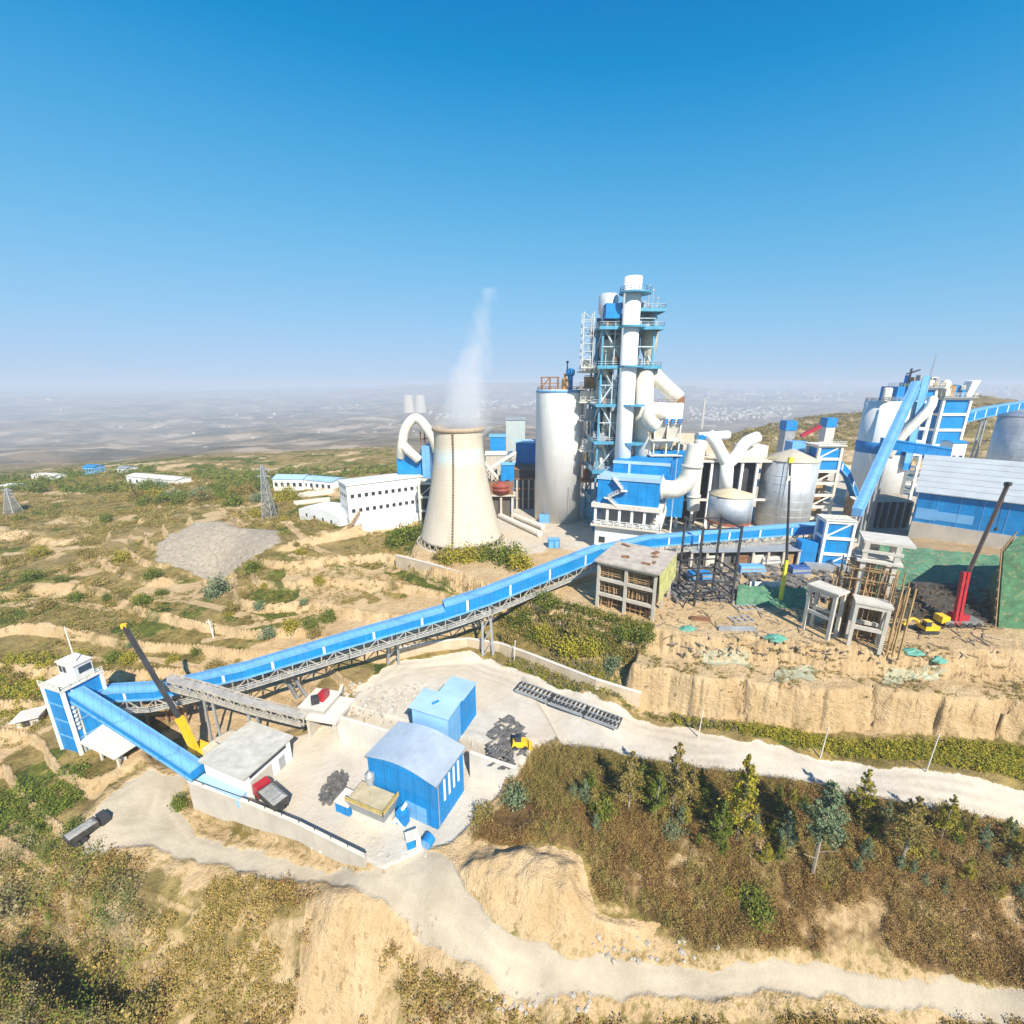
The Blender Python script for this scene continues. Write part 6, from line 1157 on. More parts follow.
    # sprayed mesh sheets on the cliff shoulder
    for q, lab in (([(700, 662), (752, 668), (748, 652), (698, 648)], 'pale green mesh sheet pinned on the cliff shoulder below the grid panels'), ([(772, 680), (812, 681), (818, 668), (780, 666)], 'pale green mesh sheet pinned on the cliff shoulder at its middle'), ([(880, 684), (935, 680), (948, 668), (890, 668)], 'pale green mesh sheet pinned on the cliff shoulder farthest right')):
        nx, ny = 14, 6; V = []
        for j in range(ny + 1):
            for i in range(nx + 1): s, t = i / nx, j / ny; u = (q[0][0] * (1 - s) + q[1][0] * s) * (1 - t) + (q[3][0] * (1 - s) + q[2][0] * s) * t; v = (q[0][1] * (1 - s) + q[1][1] * s) * (1 - t) + (q[3][1] * (1 - s) + q[2][1] * s) * t; p = hit(u + 1.5 * math.sin(9 * t), v + 2 * math.sin(7 * s)); V.append(p + Vector((0, 0, .14)))
        F_ = [(j * (nx + 1) + i, j * (nx + 1) + i + 1, (j + 1) * (nx + 1) + i + 1, (j + 1) * (nx + 1) + i) for j in range(ny) for i in range(nx)]; m = MB(); m.add(V, F_); m.add([v - Vector((0, 0, .1)) for v in V], [a[::-1] for a in F_]); tag(m.obj('mesh_sheet', paint('pale_mesh', (.36, .36, .25), .9, 0, .2, .8, (.50, .38, .22), .7, False, .05)), lab, 'mesh sheet')
    # scattered boards, stones and small plant of the site: a heap nobody could count
    m = MB()
    for i in range(330):
        u, v = rg.uniform(660, 1000), rg.uniform(598, 655)
        P = hit(u, v + (8 if u > 800 else 0)); L_ = rg.uniform(.4, 3.0); m.box(P + Vector((0, 0, .08)), (L_, rg.uniform(.1, .3), rg.uniform(.08, .22)), rg.uniform(0, 3.1))
    o = m.obj('site_litter', paint('litter', (.22, .17, .12), .9, 0, .6, 1.5, (.42, .36, .28), .6, False)); o['kind'] = 'stuff'
    m = MB()
    for i in range(650):
        u, v = rg.uniform(670, 850), rg.uniform(556, 602); P = hit(u, v); L_ = rg.uniform(.4, 2.4); m.box(P + Vector((0, 0, .3)), (L_, rg.uniform(.3, 1.6), rg.uniform(.2, 1.4)), rg.uniform(0, 3.1))
    o = m.obj('yard_litter', paint('dark_litter', (.14, .13, .12), .9, 0, .6, 1.2, (.40, .35, .28), .6, False)); o['kind'] = 'stuff'
    for u, v, sx, sz, mt, lab in ((752, 574, 7, 2.2, BLUE2, 'pale blue tarpaulin covered stack below the level conveyor'), (700, 582, 6, 2.4, BLUE, 'blue covered stack behind the black lattice frame'), (800, 576, 5, 2.4, paint('navy_sheet', (.04, .10, .30), .6), 'navy covered stack left of the transfer tower'), (770, 566, 5, 2.6, CONCP, 'pale block shed beneath the level conveyor')):
        P = at(u, v, ZP); t = thing('covered_stack', lab, 'stack', P); m = MB(); m.box(P + Vector((0, 1, sz * .4)), (sx * .94, 3.0, sz * .8)); m.obj('load', GREYS, t); m = MB(); m.hexa([P + Vector((-sx / 2, -.6, sz * .3)), P + Vector((sx / 2, -.6, sz * .45)), P + Vector((sx / 2, 2.6, sz * .5)), P + Vector((-sx / 2, 2.6, sz * .4))], [P + Vector((-sx * .45, -.2, sz)), P + Vector((sx * .4, -.2, sz * 1.1)), P + Vector((sx * .45, 2.2, sz * .95)), P + Vector((-sx * .4, 2.2, sz))]); m.obj('cover', mt, t)
    # retaining wall along the foot of the slope and a wall below the cooling tower
    def wall(name, label, pts, h, th, mat, cap=True, down=1.2, smooth=None):
        P = [Vector(p) for p in pts]; o = thing(name, label, 'wall', P[len(P) // 2]); b = MB(); c = MB()
        for a, b_ in zip(P[:-1], P[1:]):
            d = (b_ - a); d.z = 0; d.normalize(); n = Vector((-d.y, d.x, 0)) * th / 2
            za = Vector((0, 0, h)); b.hexa([a - n - Vector((0, 0, down)), b_ - n - Vector((0, 0, down)), b_ + n - Vector((0, 0, down)), a + n - Vector((0, 0, down))], [a - n + za, b_ - n + za, b_ + n + za, a + n + za])
            n2 = n * 1.3; z1 = za + Vector((0, 0, .004)); z2 = za + Vector((0, 0, .16)); c.hexa([a - n2 + z1, b_ - n2 + z1, b_ + n2 + z1, a + n2 + z1], [a - n2 + z2, b_ - n2 + z2, b_ + n2 + z2, a + n2 + z2])
        b.obj('wall', mat, o)
        if cap: c.obj('coping', CONCP, o)
        return o
    wl = [hit(u, v) for u, v in ((398, 657), (430, 650), (468, 646), (500, 651), (530, 662), (560, 674), (595, 688), (640, 702))]; wall('retaining_wall', 'curved beige retaining wall between the white road and the bushes', wl, 2.0, .5, paint('earth_wall', (.52, .42, .30), .9, 0, .15, .4, (.36, .27, .17), .4))
    wl = [at(u, v, 10.2) for u, v in ((396, 560), (430, 569), (470, 580), (508, 592))]; wall('ramp_wall', 'beige wall below the bushes at the foot of the cooling tower', wl, 1.6, .5, paint('earth_wall', (.52, .42, .30)), down=4.5)
    # yard walls
    wl = [at(u, v, -4.9) for u, v in ((190, 786), (250, 808), (300, 829), (366, 862))]; o = wall('yard_wall', 'long concrete retaining wall of the lower yard, above the dirt road', wl, 1.1, .45, CONC, down=7)
    b = MB(); b.rail([p + Vector((0, 0, 1.25)) for p in wl], .5, .09, 3, 0); b.obj('rail', DARK, o)
    wl = [at(u, v, 0) for u, v in ((333, 716), (380, 730), (431, 746))]; wall('terrace_wall', 'cream retaining wall between the two yard levels beside the arched blue shed', wl, .15, .5, CONCP, down=6)
    wl = [at(u, v, 0) for u, v in ((470, 753), (492, 761), (516, 769))]; wall('terrace_wall', 'short cream retaining wall right of the arched blue shed', wl, .15, .5, CONCP, down=6)
    wl = [at(333, 716, 0), at(333, 716, 0) + Vector((-1.5, 9, 0))]; wall('terrace_wall', 'short end wall below the white stone hopper', wl, .15, .5, CONC, down=6)
    # metal grating frames beside the white road
    for i in range(3):
        a, b_ = at(522 + i * 34, 683 + i * 12.5, .35), at(554 + i * 34, 694.5 + i * 12.5, .35); d = (b_ - a); L_ = d.length; d.z = 0; d.normalize(); n = Vector((d.y, -d.x, 0)); t = thing('steel_cage', ['leftmost of the three long steel cages lying along the white road', 'middle one of the three long steel cages lying along the white road', 'rightmost of the three long steel cages lying along the white road'][i], 'steel cage', a, 'steel cages along the white road'); z = Vector((0, 0, .25))
        for w_ in (0, 1.5, 3.0):
            m = MB(); m.bar(a + n * w_ + z, b_ + n * w_ + z, .22, .5); m.obj('long_bar', GREYS, t)
        for k in range(9): p = a.lerp(b_, k / 8); m = MB(); m.bar(p + z * 1.5, p + n * 3 + z * 1.5, .24, .22); m.obj('cross_bar', DARK, t)
    for k, (u, v, vt) in enumerate(((486 + 28, 662, 641), (698, 737, 712), (820, 758, 728), (926, 772, 735))):
        P = hit(u, v); m = MB(); h = max(4, zat(P, vt) - P.z); m.tube(P + Vector((0, 0, -.5)), P + Vector((.25, 0, h)), .12, .07, 8); m.tube(P + Vector((.25, 0, h - .3)), P + Vector((.25, 0, h + .1)), .12, .12, 8); tag(m.obj('utility_pole', OFFW), ['thin leaning pole at the beige retaining wall near the tall conveyor leg', 'pale roadside pole above the steel cages end', 'pale roadside pole in the middle of the grass strip', 'tallest pale roadside pole, at right of the grass strip'][k], 'pole')
site()
# ------------------------------------------------------------------ lower yard, corner tower, left hillside
def yard():
    rg = random.Random(8); ZY = -5.
    # arched blue shed
    A = at(372, 798, ZY); B = at(438, 830, ZY); f = Fr(A, B); L = f.L; E_ = at(475, 791, ZY); D = (Vector((E_.x, E_.y)) - Vector((B.x, B.y))).length * .9
    h = zat(B, 785) - ZY; o = thing('arched_shed', 'blue sheet shed with curved silver roof, the larger one in the lower yard', 'shed', f.p(L / 2, D / 2, 0))
    arc = [(x / 10 * L, h + 1.15 * math.sin(math.pi * x / 10)) for x in range(11)]; b = MB(); pr = [(0, -.3)] + arc + [(L, -.3)]; b.hexa([f.p(x, 0, z) for x, z in pr], [f.p(x, D, z) for x, z in pr]); b.obj('wall', BLUE, o)
    b = MB()
    for (x0, z0), (x1, z1) in zip(arc[:-1], arc[1:]):
        e0 = x0 - .3 if x0 == 0 else x0; e1 = x1 + .3 if x1 == L else x1
        b.hexa([f.p(e0, -.35, z0 + .02), f.p(e1, -.35, z1 + .02), f.p(e1, D + .35, z1 + .02), f.p(e0, D + .35, z0 + .02)], [f.p(e0, -.35, z0 + .14), f.p(e1, -.35, z1 + .14), f.p(e1, D + .35, z1 + .14), f.p(e0, D + .35, z0 + .14)])
    b.obj('roof', paint('silver_roof', (.55, .62, .68), .4, .35, .1, .3, (.40, .45, .48), .4, False), o)
    for k in range(1, 14): bx(f, 'sheet_rib', BLUE, o, L * k / 14 - .05, L * k / 14 + .05, -.06, 0, 0, h)
    for k in range(4): y = D * (.28 + .17 * k); bx(f, 'louvre', WHITE, o, L, L + .10, y - .22, y + .22, h * .42, h * .88)
    for k in range(1, 10): bx(f, 'sheet_rib', BLUE, o, L, L + .05, D * k / 10 - .05, D * k / 10 + .05, 0, h - .1)
    b = MB(); b.bar(f.p(L + .25, -.3, h - .05), f.p(L + .25, D + .3, h - .05), .22); b.bar(f.p(L + .2, .3, h), f.p(L + .2, .3, 0), .14); b.obj('gutter', GREYS, o); bx(f, 'door', BLUE2, o, L * .55, L * .85, -.09, 0, -.2, 3.0)
    # smaller blue shed on the upper level: pale part and darker annex
    A = at(414, 740, 0); B = at(449, 752, 0); f = Fr(A, B); L = f.L; h = zat(A, 707) ; E_ = at(469, 740, 0); D = (Vector((E_.x, E_.y)) - Vector((B.x, B.y))).length
    o = thing('control_shed', 'smaller square pale blue shed behind the arched one, darker annex on its right', 'shed', f.p(L / 2, D / 2, 0)); PB = paint('sky_blue_sheet', (.28, .52, .82), .45, 0, .1, .3, (.40, .48, .55), .3)
    bx(f, 'wall', PB, o, 0, L, 0, D, -.3, h); bx(f, 'side_cladding', BLUE2, o, L, L + .06, .02, D, -.3, h - .02); b = MB(); b.hexa([f.p(-.4, -.4, h + .0), f.p(L + .4, -.4, h + .02), f.p(L + .4, D + .4, h + .5), f.p(-.4, D + .4, h + .5)], [f.p(-.4, -.4, h + .14), f.p(L + .4, -.4, h + .14), f.p(L + .4, D + .4, h + .64), f.p(-.4, D + .4, h + .64)]); b.obj('roof', ROOFB, o)
    bx(f, 'annex', BLUE, o, L * .35, L + .25, D + .02, D + 5.6, -.3, h + .1); b = MB(); f.box(b, L * .35 - .2, L + .45, D + .45, D + 5.8, h + .104, h + .22); b.obj('annex_roof', ROOFB, o); b = MB(); b.box(f.p(L * .5, D * .5, h + .5), (1.2, .3, .3), .6); b.obj('roof_vent', BLUE, o)
    # white flat roofed house
    A = at(208, 782, ZY); B = at(248, 800, ZY); f = Fr(A, B); L = f.L; D = 9.0; h = zat(B, 778) - ZY; o = thing('flat_roof_house', 'white flat roofed house at the lower end of the blue gallery', 'house', f.p(L / 2, D / 2, 0))
    bx(f, 'wall', WHITE, o, 0, L, 0, D, -.3, h); bx(f, 'roof', paint('worn_roof', (.50, .48, .42), .85, 0, .15, .6, (.33, .30, .25), .5, False, .03), o, -.5, L + .5, -.5, D + .5, h, h + .35)
    bx(f, 'door', GREYS, o, L, L + .06, D * .70, D * .84, 0, 2.4); bx(f, 'shutter', CONC, o, L, L + .05, D * .1, D * .55, 0, 2.8); bx(f, 'clerestory', GLASS, o, L, L + .04, D * .1, D * .9, h * .74, h * .86); bx(f, 'lean_to_roof', ROOFB, o, -.4, L + .1, -1.5, -.02, h * .36, h * .36 + .15); bx(f, 'lean_to_wall', PB, o, -.2, L - .1, -1.35, -.02, -.3, h * .36)
    # dump truck in the yard and a dark bin at the road end
    def dumper(u, v, z, rz, lab, red=True):
        P = Vector(hit(u, v)); o = thing('dump_truck', lab, 'truck', P); o.rotation_euler = (0, 0, rz); Mx = []
        def part(nm, mt, fn):
            b = MB(); fn(b); me = b.obj(nm, mt); me.parent = o
        part('chassis', DARK, lambda b: b.box((0, 0, .85), (6.6, 1.0, .35)))
        part('bed', paint('bed_dark', (.055, .05, .045), .7, .2, .4, .8, (.2, .16, .12), .4), lambda b: (b.hexa([(-3.2, -1.1, 1.1), (1.5, -1.1, 1.1), (1.5, 1.1, 1.1), (-3.2, 1.1, 1.1)], [(-3.4, -1.3, 2.5), (1.5, -1.3, 2.5), (1.5, 1.3, 2.5), (-3.4, 1.3, 2.5)])))
        part('load', paint('grey_gravel', (.30, .29, .27), .95, 0, .3, 1.5, (.2, .19, .18), .4, False, .2), lambda b: b.hexa([(-3.2, -1.15, 2.5), (1.3, -1.15, 2.5), (1.3, 1.15, 2.5), (-3.2, 1.15, 2.5)], [(-2.6, -.7, 2.8), (.9, -.7, 2.85), (.9, .7, 2.8), (-2.6, .7, 2.75)]))
        part('cab', RED if red else DARK, lambda b: b.hexa([(1.75, -1.15, .7), (3.5, -1.15, .7), (3.5, 1.15, .7), (1.75, 1.15, .7)], [(1.75, -1.1, 2.7), (3.2, -1.1, 2.7), (3.2, 1.1, 2.7), (1.75, 1.1, 2.7)]))
        part('windscreen', GLASS, lambda b: b.hexa([(3.40, -1.0, 1.65), (3.46, -1.0, 1.65), (3.46, 1.0, 1.65), (3.40, 1.0, 1.65)], [(3.24, -.95, 2.5), (3.30, -.95, 2.5), (3.30, .95, 2.5), (3.24, .95, 2.5)]))
        for x in (-2.4, -1.2, 2.5):
            for y in (-1.0, 1.0): part('wheel', DARK, lambda b, x=x, y=y: b.tube((x, y - .17, .5), (x, y + .17, .5), .5, .5, 14))
        return o
    dumper(272, 803, ZY, R(146), 'dark dump truck loaded with gravel beside the white flat roofed house')
    dumper(90, 834, -9, R(62), 'dark parked dump truck at the dead end of the dirt road, far left', False).scale = (.78, .78, .78)
    # stone hopper on the terrace edge with lattice belt
    P = at(322, 722, -.3); f = Fr(at(302, 716, 0), at(338, 722, 0)); L = f.L; o = thing('stone_hopper', 'white dusty stone hopper platform with a small red machine on top', 'hopper', f.p(L / 2, 2, 0))
    bx(f, 'slab', CONCP, o, -1.2, L, -.6, 6, -.2, .5); bx(f, 'support_wall', CONC, o, .6, 1.1, .2, 5.5, -5.5, -.2); bx(f, 'support_wall', CONC, o, L * .8, L * .9, .2, 5.5, -5.5, -.2); b = MB(); b.hexa([f.p(.3, .4, .5), f.p(4.4, .4, .5), f.p(4.4, 5, .5), f.p(.3, 5, .5)], [f.p(-.6, -.2, 2.0), f.p(5.0, -.2, 2.0), f.p(5.0, 5.6, 2.0), f.p(-.6, 5.6, 2.0)]); b.obj('funnel', CONCP, o)
    b = MB(); b.hexa([f.p(1.8, 2, 2.0), f.p(3.4, 2, 2.0), f.p(3.4, 4, 2.0), f.p(1.8, 4, 2.0)], [f.p(2.2, 2.2, 3.6), f.p(3.8, 2.2, 4.1), f.p(3.8, 3.6, 4.1), f.p(2.2, 3.6, 3.6)]); b.obj('red_crusher', RED, o); b = MB(); b.box(f.p(2.0, 1.6, 2.7), (1.4, 1.2, 1.4), .4); b.obj('motor', DARK, o)
    PA = [at(166, 677, 7.2), at(205, 687, 5.8), at(250, 701, 3.2), at(306, 715, .9)]; o = thing('lattice_conveyor', 'open grey lattice belt bending from under the blue conveyor to the stone hopper', 'conveyor', PA[1]); st = paint('belt_steel', (.42, .38, .31), .75, .1, .25, .8, (.22, .15, .09), .4)
    for i in range(3):
        a, b_ = PA[i], PA[i + 1]; d = (b_ - a).normalized(); n = Vector((-d.y, d.x, 0)).normalized()
        for s in (-1.0, 1.0): m = MB(); m.truss(a + n * s + Vector((0, 0, -1.5)), b_ + n * s + Vector((0, 0, -1.5)), 1.5, .2, 7); m.obj('side_truss', st, o)
        m = MB(); m.bar(a + Vector((0, 0, -.2)), b_ + Vector((0, 0, -.2)), 1.5, .25); m.obj('belt', paint('belt_grey', (.34, .32, .29), .85, 0, .25, .8, (.5, .45, .36), .4, False), o)
        m = MB(); q0, q1 = a + n * -1.6 + Vector((0, 0, -.9)), b_ + n * -1.6 + Vector((0, 0, -.9)); m.bar(q0, q1, .9, .1); m.rail([q0 - n * .4, q1 - n * .4], 1.1, .1, 1.5, 2); m.obj('walkway', st, o)
    for q, (u, v) in ((PA[1], (208, 722)), (PA[2], (252, 722))): m = MB(); g_ = hit(u, v); m.bar(q + Vector((-.7, 0, -1.6)), (q.x - 1, q.y, min(g_.z, q.z - 4) - .5), .35); m.bar(q + Vector((.7, 0, -1.6)), (q.x + 1, q.y, min(g_.z, q.z - 4) - .5), .35); m.obj('leg', GREYS, o)
    # dark machine house under the crossing of the belts
    f = Fr(at(148, 722, -6), at(186, 716, -6)); o = thing('belt_station', 'dark timber belt station in the cut under the crossing conveyors', 'station', f.p(f.L / 2, 2, 0)); L = f.L
    for x in (0, L / 2, L):
        for y in (0, 4): b = MB(); b.bar(f.p(x, y, -3), f.p(x, y, 5.6), .35); b.obj('post', WOOD, o)
    for z in (1.5, 3.8, 5.6): b = MB(); f.box(b, -.2, L + .2, -.2, 4.2, z, z + .3); b.obj('beam', WOOD, o)
    bx(f, 'machine', RUST, o, 1, L - 1.5, .8, 3.4, -1, 1.5); bx(f, 'machine', DARK, o, 1, L * .5, 1, 3.4, 1.8, 3.6); bx(f, 'cover', GREYS, o, .4, L, .2, 4, 5.9, 6.2)
    # feeder plant in front of the arched shed
    f = Fr(at(338, 812, ZY), at(384, 832, ZY)); L = f.L; o = thing('feeder_plant', 'grey steel feeder bin with yellow top edge and blue box, beside the arched shed', 'machine', f.p(L / 2, 1.5, 0))
    bx(f, 'base', CONCP, o, L * .3, L, .3, 2.8, -.2, 1.5); b = MB(); b.hexa([f.p(L * .34, .2, 1.5), f.p(L, .2, 1.5), f.p(L, 2.8, 1.5), f.p(L * .34, 2.8, 1.5)], [f.p(L * .26, -.4, 3.6), f.p(L + .5, -.4, 3.6), f.p(L + .5, 3.4, 3.6), f.p(L * .26, 3.4, 3.6)]); b.obj('bin', GREYS, o)
    b = MB(); b.rail([f.p(L * .26, -.4, 3.6), f.p(L + .5, -.4, 3.6), f.p(L + .5, 3.4, 3.6)], .8, .12, 1.2); b.obj('rail', paint('worn_yellow', (.50, .36, .08), .6, 0, .3, .8, (.3, .25, .18), .5), o); bx(f, 'top_plate', paint('ochre_sheet', (.46, .38, .24), .7, 0, .2, .8), o, L * .26, L + .5, -.4, 3.4, 3.61, 3.7); bx(f, 'blue_box', BLUE, o, -.4, L * .26, 0, 2.6, -.2, 1.8); bx(f, 'white_cover', CONCP, o, -.6, L * .26, -.1, 2.7, 1.81, 1.95)
    b = MB(); b.lathe(f.p(L * .45, 3.4, 0), [(.5, 0), (.5, 4.6), (.75, 4.7), (.75, 5.6), (.2, 6.2)], 12); b.obj('stack', GREYS, o)
    b = MB(); b.bar(f.p(L + .6, 1.6, .4), f.p(L + 2.0, 3.2, 3.0), .5, .3); b.bar(f.p(L + 1.2, 1.4, 1.5), f.p(L + 3.2, .8, 1.0), .25); b.obj('chute', WHITE, o); bx(f, 'blue_tank', BLUE, o, L + .9, L + 2.6, 1.8, 3.0, -.2, 2.2)
    P = at(416, 848, ZY); o = thing('blue_cabinet', 'little blue cabinet with cream top beside the blue drum', 'cabinet', P); b = MB(); b.box(P + Vector((-.8, .3, .85)), (1.2, 1.0, 1.7), .4); b.obj('body', BLUE, o); b = MB(); b.box(P + Vector((-.6, .5, 1.78)), (1.9, 1.6, .14), .4); b.obj('top', CONCP, o); b = MB(); b.box(P + Vector((.35, .2, .8)), (.7, .7, 1.6), .4); b.obj('side_box', OFFW, o)
    P = at(426, 849, ZY); o = thing('blue_drum', 'blue drum standing on its side next to the blue cabinet', 'drum', P); b = MB(); b.tube(P + Vector((0, 0, .85)), P + Vector((.5, 1.1, .85)), .85, .85, 20); b.obj('shell', BLUE, o); b = MB(); b.tube(P + Vector((-.03, -.06, .85)), P + Vector((.0, 0, .85)), .7, .7, 20); b.obj('end_plate', BLUE2, o)
    # rubble heap and dark boards
    for cu, cv, n, rad, zz, nm, lab in ((334, 788, 240, 2.4, ZY, 'rubble_heap', 'a'), (506, 742, 150, 4.2, 0, 'scrap_boards', 'b')):
        m = MB(); P = hit(cu, cv)
        for i in range(n): a = rg.uniform(0, 6.28); q = rad * rg.random() ** .6; x, y = P.x + q * math.cos(a) * .8, P.y + q * math.sin(a) * 1.4; m.box((x, y, P.z + rg.uniform(.05, .5 if nm == 'rubble_heap' else .25) * (1.4 - q / rad)), (rg.uniform(.2, .7) if nm == 'rubble_heap' else rg.uniform(.5, 2.2), rg.uniform(.2, .6), rg.uniform(.1, .5) if nm == 'rubble_heap' else .14), rg.uniform(0, 3) if nm == 'rubble_heap' else .75 + rg.choice([0, 0, 0, 1.57]) + rg.uniform(-.1, .1))
        o = m.obj(nm, BLACKT); o['kind'] = 'stuff'
    m = MB()
    for i in range(150): u, v = rg.uniform(340, 428), rg.uniform(684, 716); P = hit(u, v); m.box(P + Vector((0, 0, .1)), (rg.uniform(.2, 1.3), rg.uniform(.2, .8), rg.uniform(.1, .5)), rg.uniform(0, 3))
    for i in range(120): u, v = rg.uniform(296, 345), rg.uniform(704, 730); P = hit(u, v); m.box(P + Vector((0, 0, .1)), (rg.uniform(.2, .9), rg.uniform(.2, .6), rg.uniform(.1, .5)), rg.uniform(0, 3))
    for i in range(90): u, v = rg.uniform(310, 430), rg.uniform(770, 860); P = hit(u, v); m.box(P + Vector((0, 0, .04)), (rg.uniform(.15, .6), rg.uniform(.15, .4), rg.uniform(.06, .3)), rg.uniform(0, 3))
    o = m.obj('stone_rubble', paint('pale_rubble', (.50, .46, .39), .9, 0, .35, 1.5, (.24, .2, .15), .6, False, .1)); o['kind'] = 'stuff'
    P = hit(520, 747); o = thing('yellow_loader', 'small yellow loader on the dark boards right of the pale blue shed', 'loader', P); b = MB(); b.hexa([P + Vector((-1.4, -.7, .5)), P + Vector((1.4, -.7, .5)), P + Vector((1.4, .7, .5)), P + Vector((-1.4, .7, .5))], [P + Vector((-1.2, -.6, 1.4)), P + Vector((1.0, -.6, 1.5)), P + Vector((1.0, .6, 1.5)), P + Vector((-1.2, .6, 1.4))]); b.obj('body', YELL, o)
    b = MB(); b.box(P + Vector((-.3, 0, 1.9)), (1.0, 1.0, .9)); b.obj('cab', GLASS, o); b = MB(); b.hexa([P + Vector((1.5, -.8, .1)), P + Vector((2.2, -.8, .05)), P + Vector((2.2, .8, .05)), P + Vector((1.5, .8, .1))], [P + Vector((1.5, -.8, .9)), P + Vector((1.7, -.8, .9)), P + Vector((1.7, .8, .9)), P + Vector((1.5, .8, .9))]); b.obj('bucket', YELL, o)
    for x in (-.9, .9):
        for y in (-.7, .7): b = MB(); b.tube(P + Vector((x, y - .12, .4)), P + Vector((x, y + .12, .4)), .42, .42, 12); b.obj('wheel', DARK, o)
    # yellow telescopic crane in the cut
    P = at(196, 757, -6.2); Y = P.y; m0 = atd(197, 754, Y); m1 = atd(179, 717, Y + .5); top = atd(124, 626, Y + 2.5); o = thing('telescopic_crane', 'crane with yellow lower boom and long black upper boom rising behind the blue gallery', 'crane', P)
    b = MB(); b.bar(m0, m1, 1.0, 1.0); b.obj('lower_boom', YELL, o); b = MB(); b.bar(m0.lerp(m1, .9), top, .6, .65); b.obj('upper_boom', DARK, o); b = MB(); b.box(top, (.8, .6, .8), .3); b.obj('boom_head', YELL, o)
    b = MB(); b.box(P + Vector((1.5, .5, 1.0)), (6, 2.4, .9), -.4); b.obj('carrier', YELL, o); b = MB(); b.box(P + Vector((3.4, -.4, 2.1)), (1.6, 2.0, 1.4), -.4); b.obj('cab', paint('cab_cream', (.6, .55, .4), .5), o)
    for x in (-.6, 1.2, 3.2): b = MB(); b.tube(P + Vector((x, -.9 - x * .3, .5)), P + Vector((x + .15, -.6 - x * .3, .5)), .55, .55, 14); b.obj('wheel', DARK, o)
yard()
def corner_tower():
    A = at(67, 752, -7.); B = at(82, 755, -7.); f = Fr(A, B); zt = zat(B, 692); h = zt + 7.; C_ = at(112, 741, -7.); D = 6.8
    # corner nearest the viewer is B; left face A-B, right face runs back from B
    L = 5.6; f = Fr(B - Vector((L * .95, -L * .31, 0)), B); D = 6.0
    o = thing('corner_tower', 'blue tower with white corner strips at the left end of the conveyors', 'tower', f.p(L / 2, D / 2, 0))
    bx(f, 'cladding', BLUE, o, .05, L - .05, .05, D - .05, -1, h)
    for x in (0, L):
        for y in (0, D): b = MB(); b.bar(f.p(x, y, -1), f.p(x, y, h), .5, .5, tuple(f.x)); b.obj('corner_strip', WHITE, o)
    b = MB(); b.bar(f.p(L * .98, D * .22, -1), f.p(L * .98, D * .22, h - .5), .3, .3, tuple(f.x))
    for k in range(6): z = h * .4 + k * .9; b.box(f.p(L + .12, D * .14, z), (.4, .5, .4), .3)
    b.obj('drain_strip', OFFW, o)
    for k in range(1, 4): b = MB(); z = h * k / 4; b.bar(f.p(L + .02, .2, z), f.p(L + .02, D - .2, z), .12, .25); b.bar(f.p(.2, -.02, z), f.p(L - .2, -.02, z), .12, .25); b.obj('panel_joint', BLUE2, o)
    bx(f, 'roof', OFFW, o, -.35, L + .35, -.35, D + .35, h, h + .4); b = MB(); b.rail([f.p(-.3, -.3, h + .4), f.p(L + .3, -.3, h + .4), f.p(L + .3, D + .3, h + .4)], .9, .1, 1.2); b.obj('roof_rail', OFFW, o)
    bx(f, 'roof_cabin', paint('cabin_grey', (.58, .60, .62), .6, 0, .12, .4, (.35, .3, .25), .3), o, .5, L - .4, 2.6, D - .6, h + .4, h + 3.4); bx(f, 'cabin_roof', CONCP, o, .3, L - .2, 2.4, D - .4, h + 3.41, h + 3.6)
    for k in range(2): bx(f, 'cabin_window', GLASS, o, .8 + k * 1.1, 1.6 + k * 1.1, 2.56, 2.62, h + 1.5, h + 2.8)
    bx(f, 'cabin_window', GLASS, o, L - .42, L - .36, 3.2, 5.2, h + 1.5, h + 2.8); b = MB(); p = f.p(L * .75, D * .6, h + 3.6); b.tube(p, p + Vector((-.8, .6, 7.0)), .13, .08, 6); b.obj('mast', OFFW, o)
    # sloping gallery down to the white house
    top = f.p(L + .2, 1.8, h - 2.6); bot = at(199, 776, -3.4); a = top; gallery('sloping_gallery', 'blue box gallery sloping from the corner tower down to the white house', [a, a.lerp(bot, .5) + Vector((0, 0, .15)), bot], 2.2, 1.7, BLUE, BLUE2, BLUE, 40)
    # canopy at the tower foot
    g = Fr(at(86, 752, -7), at(120, 768, -7)); t = thing('canopy', 'white sheet canopy on posts at the foot of the corner tower', 'canopy', g.p(g.L / 2, 2, 0))
    b = MB(); b.hexa([g.p(-.6, -.6, 2.6), g.p(g.L + .3, -.6, 2.4), g.p(g.L + 1.4, 5.4, 3.2), g.p(-.4, 5.0, 3.6)], [g.p(-.6, -.6, 2.8), g.p(g.L + .3, -.6, 2.6), g.p(g.L + 1.4, 5.4, 3.4), g.p(-.4, 5.0, 3.8)]); b.obj('roof', paint('dusty_canopy', (.66, .62, .54), .8, 0, .12, .6, (.45, .36, .25), .4, False), t)
    for x, y in ((0, 0), (g.L / 2, 0), (g.L, 0), (0, 4.4), (g.L, 4.6)): b = MB(); b.bar(g.p(x, y, -1.2), g.p(x, y, 2.6), .3); b.obj('post', CONCP, t)
    bx(g, 'low_wall', CONC, t, .4, g.L - .4, 1.2, 1.5, -1.2, 1.0)
